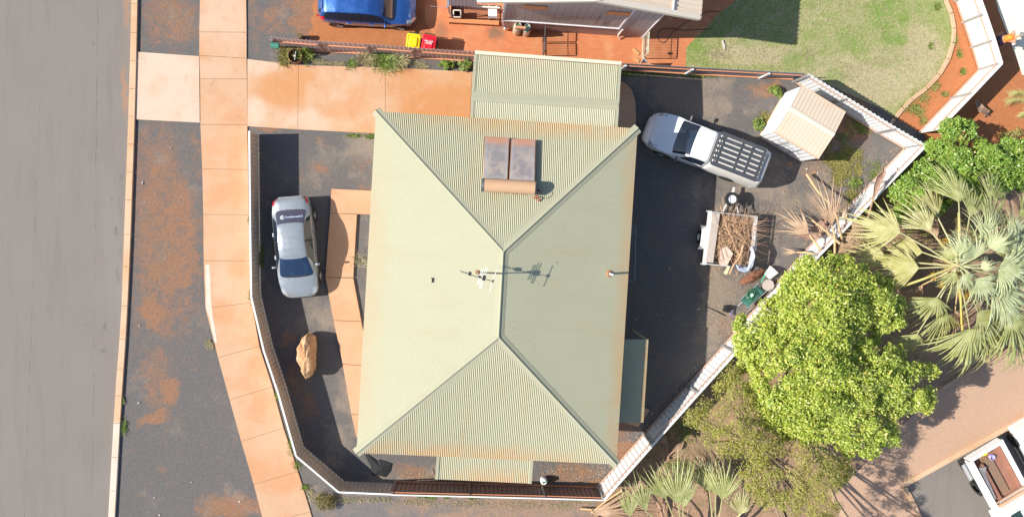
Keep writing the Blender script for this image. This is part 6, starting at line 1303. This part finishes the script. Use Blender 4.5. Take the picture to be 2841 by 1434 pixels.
dead('long grey brown frond trunk leaning between the bottom palms', [(1772, 1330), (1800, 1360), (1830, 1400), (1840, 1440)], [.5, .6, .5, .3], (1835, 1470), .2, 90, 'D', 14, n=12, pet=.07)
dead('curled brown sheath lying right of the tall white fence', [(2700, 300), (2712, 305), (2722, 312)], [.1, .2, .2], (2742, 318), .1, 30, 'D', 15, n=3, extra=[(2706, 278, .3), (2714, 292, .4), (2724, 306, .4), (2740, 312, .3), (2728, 325, .1)])
# fallen frond litter round the foot of the palm: uncountable
g = np.random.default_rng(5); n_ = 2600; cx = g.uniform(0, 1, n_); PXs = []
rr = random.Random(3)
lit = []
for i in range(n_):
    x, y = rr.choice(((rr.gauss(2340, 40), rr.gauss(690, 40)), (rr.gauss(2400, 50), rr.gauss(740, 40)), (rr.uniform(2380, 2841), rr.uniform(560, 900)), (rr.gauss(1790, 50), rr.gauss(1400, 30)), (rr.uniform(1700, 2200), rr.uniform(1180, 1434)), (rr.uniform(2500, 2800), rr.uniform(600, 800))))
    lit.append(tuple(P(x, y, rr.uniform(.01, .10))))
p = np.array(lit); a = g.uniform(0, 6.28, n_); ln = g.uniform(.03, .20, n_) * g.uniform(.3, 1, n_); u = np.stack([np.cos(a), np.sin(a), g.uniform(-.3, .3, n_)], 1) * ln[:, None]; v = np.stack([-np.sin(a), np.cos(a), g.uniform(-.5, .5, n_)], 1) * .014
quads_object('leaf_litter', np.stack([p - u, p + v, p + u, p - v], axis=1), g.uniform(0, 1, (n_, 2)), leaf_mat('litter_leaf', [(.30, .17, .10), (.45, .30, .19), (.50, .36, .24)], .05, .8), kind='stuff')
# ---------------------------------------------------------------- grass, weeds, bushes
def tuft_arrays(cs, hts, per, w_, seed, lean=.6):
    g = np.random.default_rng(seed); C = np.repeat(np.array(cs), per, axis=0); H = np.repeat(np.array(hts), per); n = len(C); C = C + np.stack([g.normal(0, 1, n), g.normal(0, 1, n), np.zeros(n)], 1) * (H * .30)[:, None]
    a = g.uniform(0, 6.28, n); h = H * g.uniform(.5, 1.1, n); l_ = h * g.uniform(.1, lean, n) * 1.3; tip = C + np.stack([np.cos(a) * l_, np.sin(a) * l_, h * .8], 1); mid = C + np.stack([np.cos(a) * l_ * .3, np.sin(a) * l_ * .3, h * .55], 1); s_ = np.stack([-np.sin(a), np.cos(a), np.zeros(n)], 1) * w_ * g.uniform(.6, 1.4, n)[:, None]
    return np.stack([C - s_, mid - s_ * .9, tip, mid + s_ * .9], axis=1), np.stack([g.uniform(0, 1, n), np.repeat(g.uniform(0, 1, len(cs)), per)], 1)
L_grass = leaf_mat('lawn_blade', [(.28, .40, .07), (.41, .48, .12), (.60, .57, .26), (.62, .54, .33)], .2, .6)
_t = NT.__new__(NT); _t.m = L_grass; _t.t = L_grass.node_tree; _t.n = _t.t.nodes; _t.l = _t.t.links; _t.b = _t.n['Principled BSDF']; _t.pos = _t.n.new('ShaderNodeNewGeometry').outputs['Position']
_src = _t.b.inputs['Base Color'].links[0].from_socket; _w = _t.mr(_t.noise(.55, 6, .7, .6), .43, .54)
_c = _t.mix(_t.math('MULTIPLY', _w, .75), _src, (.60, .50, .30)); _t.l.new(_c, _t.b.inputs['Base Color'])
L_dry = leaf_mat('dry_grass', [(.30, .26, .12), (.42, .36, .19), (.56, .48, .30)], .15, .7)
L_weed = leaf_mat('weed_leaf', [(.12, .21, .025), (.22, .31, .05), (.36, .42, .12)], .25, .5)
L_weedy = leaf_mat('yellow_weed', [(.24, .24, .05), (.34, .31, .08), (.45, .38, .14)], .2, .6)
rr = random.Random(31); lawn = [(2110, -40)] + edge_px[1:] + [(2440, 300), (2235, 206), (2100, 196), (1905, 186), (1905, 137), (1928, 108), (1958, 82), (1992, 44), (2045, 2)]
cs = []; hs_ = []
dry = [(2450, 170, 45), (2540, 150, 60), (2420, 250, 110), (2100, 150, 70), (2350, 195, 50), (1990, 150, 30), (2300, 230, 80), (2240, 150, 50)]
while len(cs) < 7500:
    x, y = rr.uniform(1900, 2650), rr.uniform(-35, 330)
    if not in_poly(x, y, lawn): continue
    dd = min(math.hypot(x - a, (y - b_) * 1.6) / r_ for a, b_, r_ in dry)
    if dd < 1 and rr.random() < .70: continue
    cs.append(tuple(P(x, y, 0))); hs_.append(rr.uniform(.02, .055))
q, rn = tuft_arrays(cs, hs_, 5, .009, 3, 1.1); quads_object('lawn_grass', q, rn, L_grass, kind='stuff')
cs = []; hs_ = []
for i in range(2600):
    a, b_, r_ = rr.choice(dry); x, y = rr.gauss(a, r_ * .6), rr.gauss(b_, r_ * .35)
    if in_poly(x, y, lawn): cs.append(tuple(P(x, y, 0))); hs_.append(rr.uniform(.02, .05))
q, rn = tuft_arrays(cs, hs_, 4, .008, 4, 1.2); quads_object('dry_lawn_grass', q, rn, L_dry, kind='stuff')
def ground_cover(name, spots, n, h, per, mat, seed, w_=.010, lean=.9):
    rr = random.Random(seed); cs = []; hs_ = []
    for i in range(n): x, y, sx, sy = rr.choice(spots); cs.append(tuple(P(rr.gauss(x, sx * .5), rr.gauss(y, sy * .5), 0))); hs_.append(rr.uniform(*h))
    q, rn = tuft_arrays(cs, hs_, per, w_, seed, lean); return quads_object(name, q, rn, mat, kind='stuff')
ground_cover('green_weeds', [(2370, 345, 26, 18), (2390, 360, 20, 20), (2340, 385, 24, 18), (2300, 400, 10, 10), (2370, 512, 22, 16), (2420, 330, 12, 10), (2360, 560, 14, 20), (1800, 205, 60, 6), (1900, 208, 60, 4), (1740, 205, 30, 8), (2370, 505, 18, 14), (1950, 212, 60, 3), (697, 820, 4, 20), (695, 610, 3, 10), (745, 985, 4, 20), (770, 1090, 4, 14), (800, 1170, 5, 20), (806, 1235, 6, 30), (716, 720, 3, 25), (822, 1292, 12, 14), (845, 1350, 12, 6), (728, 710, 4, 30), (1170, 1373, 20, 4), (1195, 1376, 14, 4), (1310, 1378, 12, 4), (1240, 1376, 10, 3), (2540, 300, 8, 6), (2580, 130, 5, 8), (2600, 20, 8, 12), (2648, 115, 4, 12), (2670, 200, 6, 8), (2660, 150, 5, 10), (340, 1110, 3, 8), (345, 1180, 3, 20), (1040, 378, 14, 3), (1025, 380, 8, 2), (985, 377, 20, 2), (2270, 385, 8, 8), (2330, 430, 20, 12)], 2300, (.04, .14), 7, L_weed, 7)
ground_cover('yellow_ground_cover', [(2560, 270, 22, 18), (2535, 300, 18, 14), (2590, 240, 16, 12), (2510, 300, 8, 8), (2620, 262, 8, 6), (2560, 335, 8, 8), (2550, 310, 14, 12), (2340, 450, 20, 22), (2330, 480, 22, 16), (2350, 420, 20, 16), (2380, 470, 10, 20), (2360, 590, 10, 16), (2310, 450, 14, 20), (2120, 330, 20, 20), (2800, 375, 16, 10), (2345, 460, 22, 30), (2325, 500, 20, 20), (2375, 430, 20, 20), (2300, 440, 18, 18), (2360, 540, 14, 20), (2340, 470, 30, 40)], 4200, (.03, .11), 7, L_weedy, 9)
ground_cover('dry_grass', [(900, 176, 20, 4), (940, 178, 16, 3), (880, 172, 16, 5), (1010, 172, 16, 6), (1030, 178, 12, 5), (1090, 174, 18, 6), (1160, 178, 16, 7), (1175, 186, 14, 5), (580, 952, 9, 9), (585, 960, 6, 6), (900, 1385, 40, 10), (960, 1385, 50, 8), (1050, 1385, 50, 6), (1150, 1392, 60, 8), (1300, 1395, 80, 10), (1450, 1398, 80, 12), (1560, 1400, 60, 14), (860, 1365, 10, 8), (1840, 1300, 40, 30), (1900, 1240, 40, 30), (1940, 1300, 40, 30), (2000, 1330, 40, 30), (1800, 1270, 30, 20), (1620, 1385, 30, 8), (1960, 1230, 60, 40), (2100, 1330, 80, 50), (1830, 1340, 50, 30), (2450, 800, 50, 40), (2600, 900, 80, 40)], 4600, (.03, .10), 6, L_dry, 11, .006, 1.2)
def bush(name, label, cat, px, py, rx, ry, h, mat, n, size, seed, group=None):
    c = P(px, py); rr = random.Random(seed); r_ = E(name, label, cat, c, group=group); C = []; RR = []; cl = []
    for i in range(max(4, int(n / 90))): a = rr.uniform(0, 6.28); f = math.sqrt(rr.random()); C.append((c.x + math.cos(a) * rx * f * .8, c.y + math.sin(a) * ry * f * .8, h * (1 - f * .6) * rr.uniform(.5, .9))); RR.append(min(rx, ry) * rr.uniform(.3, .55)); cl.append(rr.random())
    q, rn = leaves_on(np.array(C), np.array(RR), np.array(cl), 90, size, seed=seed, flat=.7); q[:, :, 2] = np.maximum(q[:, :, 2], .01); quads_object('foliage', q, rn, mat, r_)
    b = MB()
    for cc in C[:8]: b.tube([c, c.lerp(Vector(cc), .6) + Vector((0, 0, .05)), Vector(cc)], [.012, .009, .004], 5)
    O('stem', b, m_bark, r_); return r_
bush('green_bush', 'bushy green plant against the mauve fence, left of the carport', 'bush', 1238, 184, .42, .24, .45, L_mid, 1100, .045, 71)
bush('green_bush', 'second bushy green plant touching the carport corner', 'bush', 1290, 186, .45, .26, .5, L_weed, 1200, .045, 72)
bush('green_bush', 'small leafy bush above the shed corner beside the grey fence', 'bush', 2148, 255, .36, .30, .45, L_weed, 900, .05, 73)
bush('green_bush', 'low leafy bush at the left wall of the shed', 'bush', 2098, 345, .30, .36, .4, L_weed, 800, .05, 74)
bush('green_bush', 'round green weed on the gravel beside the white diagonal fence', 'bush', 2372, 508, .30, .24, .2, L_weed, 700, .04, 75)
bush('olive_bush', 'brown green tumbled bush outside the lower left fence corner', 'bush', 905, 1388, .52, .48, .5, leaf_mat('brown_olive_leaf', [(.14, .13, .035), (.24, .20, .06), (.36, .28, .12)], .2, .6), 2600, .03, 76)
bush('yellow_bush', 'dry yellow bush by the right edge above the glossy tree', 'bush', 2800, 378, .55, .40, .4, L_weedy, 1100, .04, 77)
def tuft(label, px, py, h, n, mat, seed, lean=1.0, w_=.012):
    c = P(px, py); r_ = E('grass_tuft', label, 'grass', c); rr = random.Random(seed); cs = [(c.x + rr.gauss(0, h * .25), c.y + rr.gauss(0, h * .18), 0) for _ in range(n // 12)]; q, rn = tuft_arrays(cs, [h] * len(cs), 12, w_, seed, lean); quads_object('blades', q, rn, mat, r_); return r_
tuft('spiky yellow green grass tuft spilling on the driveway below the mauve fence', 1068, 172, .55, 420, L_weed, 81, 1.3, .012)
tuft('dry straw grass clump left of the spiky tuft by the mauve fence', 1022, 165, .45, 420, L_dry, 82, 1.0, .010)
tuft('dry straw grass clump right of the spiky tuft by the mauve fence', 1110, 172, .42, 420, L_dry, 83, 1.0, .010)
tuft('bright green grass wrapped round the rusty steel ring', 848, 150, .42, 420, L_weed, 84, .8)
tuft('yellow green grass between the fence end and the rusty ring', 795, 148, .38, 420, L_weedy, 85, .9)
tuft('little yellow green tuft at the driveway edge below the rusty ring', 788, 172, .3, 260, L_weedy, 86, .9)
tuft('tiny green tuft on the driveway edge in front of the bins', 976, 180, .28, 160, L_weed, 87, 1.0)
tuft('long dry weed hanging over the narrow gravel strip by the left eave', 1000, 722, .4, 110, L_dry, 88, 1.3, .008)
# feather fronds at the right edge
def feather(root, pts, z0, z1, wl, mat, seed):
    rr = random.Random(seed); q = [P(x, y, z0 + (z1 - z0) * i / (len(pts) - 1)) for i, (x, y) in enumerate(pts)]; b = MB(); b.tube(q, [.02, .016, .01, .005][:len(q)] if len(q) <= 4 else .01, 5)
    for i in range(len(q) - 1):
        for k in range(16):
            p = q[i].lerp(q[i + 1], k / 16); d = (q[i + 1] - q[i]).normalized(); s_ = Vector((-d.y, d.x, 0))
            for sg in (1, -1): e_ = p + (s_ * sg * .8 + d * .6) * wl * rr.uniform(.7, 1.1) + Vector((0, 0, rr.uniform(-.1, .05))); w_ = d * .012; b.add([p - w_, p + w_, e_], [(0, 1, 2)])
    return O('leaf', b, mat, root)
fp = E('feather_palm', 'grey green feather palm fronds reaching in at the right edge', 'palm tree', P(2900, 290))
for i, pts in enumerate(([(2900, 300), (2860, 280), (2820, 275), (2790, 285)], [(2900, 290), (2860, 262), (2825, 255), (2800, 262)], [(2900, 310), (2870, 305), (2845, 310), (2830, 325)])): feather(fp, pts, .9, .45, .32, PM['g'], i)
b = MB(); c = P(2900, 292); b.tube([c, c + Vector((0, 0, .9))], [.16, .12], 10); O('trunk', b, M('fibrous_trunk', (.30, .20, .13)), fp)
dead('broad dead fan lying on the ground between the fence and the palm', [(2440, 720), (2415, 700), (2400, 690)], [.3, .3, .3], (2360, 665), .25, 120, 'd', 20, n=16, droop=.05)
dead('dark dead fan lying under the yellow palm fronds, nearest the leafy tree', [(2470, 760), (2440, 745), (2420, 740)], [.3, .3, .3], (2370, 735), .25, 110, 'D', 21, n=14, droop=.05)
dead('long bare pale stalk crossing the fence beside the upright frond', [(2352, 720), (2335, 660), (2318, 590)], [.6, 1.6, 2.1], (2312, 560), 2.0, 24, 'd', 22, n=4, droop=.1)
dead('brown dead fan hanging just below the sheathed frond, outside the fence', [(2395, 640), (2392, 655), (2386, 668)], [1.6, 1.4, 1.2], (2370, 720), .6, 80, 'd', 23, n=12)
dead('thin pale frond tips poking over the gravel above the tree crown', [(2262, 706), (2235, 700), (2210, 700)], [1.2, 1.0, .8], (2185, 698), .5, 40, 'd', 24, n=4, droop=.1)
rr = random.Random(77)
for i, (x, y) in enumerate(((2335, 655), (2350, 690), (2375, 700), (2330, 725), (2390, 660), (2410, 720), (2365, 640), (2440, 700), (2345, 610), (2420, 760), (2480, 700), (2300, 640))):
    a = rr.uniform(0, 6.28); c = P(x, y, rr.uniform(.15, .8)); r_ = E('dead_palm_fan', 'curled tan dead palm fan in the pile of fronds beside the diagonal fence', 'palm frond', (c.x, c.y, 0), group='dead palm fans heaped by the fence')
    d = Vector((math.cos(a), math.sin(a), rr.uniform(-.25, .35))); fan('blades', r_, c, d, rr.uniform(.7, 1.15), rr.choice('dDd'), rr.uniform(50, 110), 200 + i, 12, .25, split=.4, wid=1.5)
    b = MB(); b.tube([c - d.normalized() * rr.uniform(.6, 1.2) - Vector((0, 0, .1)), c, c + d.normalized() * .2], [.05, .035, .01], 6); O('petiole', b, PET['d'], r_)
ground_cover('low_scrub', [(1850, 1180, 40, 30), (1880, 1290, 40, 20), (1960, 1330, 40, 30), (2080, 1290, 60, 40), (2150, 1380, 60, 30), (1900, 1200, 30, 40), (2480, 600, 40, 30), (2430, 480, 30, 30), (2560, 640, 60, 30), (2680, 640, 60, 40), (2420, 560, 20, 30), (2500, 1000, 60, 30)], 1300, (.05, .2), 7, L_weed, 19)
# loose leaves, twigs and grit gathered along edges of the gravel yards: uncountable
rr = random.Random(55); lit = []; g = np.random.default_rng(55)
for i in range(3000):
    k = rr.random()
    if k < .25: x, y = rr.uniform(1960, 2100), rr.uniform(740, 930)
    elif k < .5: t_ = rr.random(); x, y = 1660 + 850 * t_ + rr.gauss(0, 10) - 12, 1345 - 925 * t_ + rr.gauss(0, 10) - 12
    elif k < .65: x, y = rr.uniform(1500, 1700), rr.gauss(1310, 22)
    elif k < .8: x, y = rr.uniform(1100, 1480), rr.gauss(1325, 10)
    else: x, y = rr.uniform(2150, 2400), rr.uniform(420, 650)
    lit.append(tuple(P(x, y, rr.uniform(.008, .02))))
p = np.array(lit); n_ = len(p); a = g.uniform(0, 6.28, n_); ln = g.uniform(.015, .07, n_); u = np.stack([np.cos(a), np.sin(a), g.uniform(-.1, .2, n_)], 1) * ln[:, None]; v = np.stack([-np.sin(a), np.cos(a), g.uniform(-.2, .2, n_)], 1) * .012
quads_object('yard_litter', np.stack([p - u, p + v, p + u, p - v], axis=1), g.uniform(0, 1, (n_, 2)), leaf_mat('yard_leaf', [(.34, .17, .09), (.48, .30, .18), (.55, .42, .28)], .05, .8), kind='stuff')
# ================================================================ PERSON stooping beside the pale slab
def skin_figure(name, joints, edges, mat, parent=None, sub=2, **kw):
    """one continuous body grown over a skeleton: joints = {name: ((x, y, z), radius)}"""
    me = bpy.data.meshes.new(name); keys = list(joints); me.from_pydata([joints[k][0] for k in keys], [(keys.index(a), keys.index(b)) for a, b in edges], [])
    o = bpy.data.objects.new(name, me); COL.objects.link(o); md = o.modifiers.new('skin', 'SKIN'); md.use_smooth_shade = True; md.branch_smoothing = .6
    sv = me.skin_vertices[0].data if me.skin_vertices else None
    if sv is None:
        bm = bmesh.new(); bm.from_mesh(me); bm.verts.layers.skin.verify(); bm.to_mesh(me); bm.free(); sv = me.skin_vertices[0].data
    for i, k in enumerate(keys): r_ = joints[k][1]; sv[i].radius = r_ if isinstance(r_, tuple) else (r_, r_); sv[i].use_root = (i == 0)
    s_ = o.modifiers.new('sub', 'SUBSURF'); s_.levels = sub; s_.render_levels = sub
    me.materials.append(mat); o.parent = parent; WM[o] = WM[parent] if parent else Matrix.Identity(4); _prop(o, *[kw.get(k) for k in ('label', 'cat', 'group', 'kind')]); return o
m_skin = M('skin', (.50, .26, .17), .55); m_hiviz = M('orange_shirt', (.85, .24, .03), .7, 0, .06); m_pale = M('white_sleeve', (.78, .68, .62), .7); m_short = M('dark_work_trousers', (.09, .06, .10), .8, 0, .15, 8); m_boot = M('brown_boot', (.18, .10, .06), .7)
f0 = P(2750, 122); per = E('person', 'person in an orange work shirt and white sleeves stooping beside the pale slab', 'person', f0, R(8))
J = {'pelvis': ((.02, 0, .84), (.15, .18)), 'waist': ((.06, 0, 1.0), (.15, .19)), 'chest': ((.15, 0, 1.18), (.16, .28)), 'neck0': ((.23, 0, 1.30), .08), 'neck': ((.27, .0, 1.35), .058),
     'hipL': ((-.04, .10, .76), .11), 'kneeL': ((.16, .15, .45), .075), 'ankL': ((-.02, .15, .09), .05), 'toeL': ((.16, .17, .04), .045),
     'hipR': ((-.04, -.10, .76), .11), 'kneeR': ((.02, -.17, .42), .075), 'ankR': ((-.24, -.17, .09), .05), 'toeR': ((-.07, -.19, .04), .045),
     'shL': ((.18, .25, 1.21), .075), 'elL': ((.36, .33, .95), .048), 'wrL': ((.55, .22, .82), .033), 'shR': ((.18, -.25, 1.21), .075), 'elR': ((.34, -.33, .95), .048), 'wrR': ((.54, -.24, .80), .033)}
Ed = [('pelvis', 'waist'), ('waist', 'chest'), ('chest', 'neck0'), ('neck0', 'neck'), ('pelvis', 'hipL'), ('hipL', 'kneeL'), ('kneeL', 'ankL'), ('ankL', 'toeL'), ('pelvis', 'hipR'), ('hipR', 'kneeR'), ('kneeR', 'ankR'), ('ankR', 'toeR'), ('chest', 'shL'), ('shL', 'elL'), ('elL', 'wrL'), ('chest', 'shR'), ('shR', 'elR'), ('elR', 'wrR')]
J['headb'] = ((.30, 0, 1.40), (.075, .07)); J['headm'] = ((.35, 0, 1.44), (.095, .085)); J['headt'] = ((.42, 0, 1.43), (.07, .065)); Ed += [('neck', 'headb'), ('headb', 'headm'), ('headm', 'headt')]
for s_, sd in ((1, 'L'), (-1, 'R')):
    wx_, wy_, wz_ = J['wr' + sd][0]; J['palm' + sd] = ((wx_ + .05, wy_ - s_ * .02, wz_ - .07), (.042, .022)); Ed.append(('wr' + sd, 'palm' + sd))
skin_figure('body', J, Ed, m_skin, per)
for s_, sd in ((1, 'L'), (-1, 'R')):
    px_, py_, pz_ = J['palm' + sd][0]
    for k, (dy, ln) in enumerate(((-.03, .07), (-.01, .08), (.01, .075), (.03, .06), (.05, .045))):
        jj = {'a': ((px_ + .01, py_ + dy, pz_ - .02), .010), 'b': ((px_ + .02 + ln * .3, py_ + dy * 1.2, pz_ - .02 - ln * .6), .009), 'c': ((px_ + .03 + ln * .2, py_ + dy * 1.2, pz_ - .03 - ln), .007)}
        skin_figure('finger', jj, [('a', 'b'), ('b', 'c')], m_skin, per, 1)
g = lambda k, e=.018: (J[k][0], tuple(x + e for x in (J[k][1] if isinstance(J[k][1], tuple) else (J[k][1],) * 2)))
skin_figure('shirt', {'pelvis': ((.0, 0, .86), (.175, .20)), 'waist': g('waist', .03), 'chest': g('chest', .03), 'neck0': ((.21, 0, 1.29), (.11, .13))}, [('pelvis', 'waist'), ('waist', 'chest'), ('chest', 'neck0')], m_hiviz, per)
for sd in 'LR':
    s_ = J['sh' + sd][0]; e_ = J['el' + sd][0]; mid = tuple(s_[i] + (e_[i] - s_[i]) * .9 for i in range(3))
    skin_figure('sleeve', {'a': (tuple(s_[i] * .9 + (.04 if i == 0 else .1 * s_[i] if i == 2 else .0) for i in range(3)) if False else s_, .098), 'b': (mid, .068)}, [('a', 'b')], m_pale, per)
h = {k + sd: g(k + sd, .02) for k in ('hip', 'knee', 'ank') for sd in 'LR'}; h = {'pelvis': g('pelvis', .015), **h}
skin_figure('trousers', h, [('pelvis', 'hipL'), ('hipL', 'kneeL'), ('kneeL', 'ankL'), ('pelvis', 'hipR'), ('hipR', 'kneeR'), ('kneeR', 'ankR')], m_short, per)
for sd in 'LR':
    a_, t_ = J['ank' + sd][0], J['toe' + sd][0]; skin_figure('boot', {'h': ((a_[0] - .03, a_[1], .05), .05), 'm': ((a_[0] + .06, a_[1], .055), .052), 't': ((t_[0] + .02, t_[1], .045), .045)}, [('h', 'm'), ('m', 't')], m_boot, per)
b = MB(); b.lathe([(.0, .115), (.06, .105), (.095, .07), (.105, .0), (.14, -.005), (.14, -.015), (.10, -.02)], (.36, 0, 1.49), 24, Matrix.Rotation(R(20), 4, 'Y')); O('hat', b, M('grey_cap', (.20, .19, .18), .8), per, local=True, smooth=True)
for s_ in (1, -1): b = MB(); b.lathe([(0, -.012), (.012, 0), (0, .012)], (.455, s_ * .032, 1.445), 8); O('eye', b, m_dkst, per, local=True)
b = MB(); b.lathe([(0, .03), (.012, .0), (.014, -.02)], (.475, 0, 1.41), 8); O('nose', b, m_skin, per, local=True)
b = MB(); b.beam(P(2766, 97, .35), P(2782, 91, .4), .10, .04); O('timber_board', b, M('pale_timber', (.55, .30, .13)), label='short board propped beside the stooping person', cat='timber')
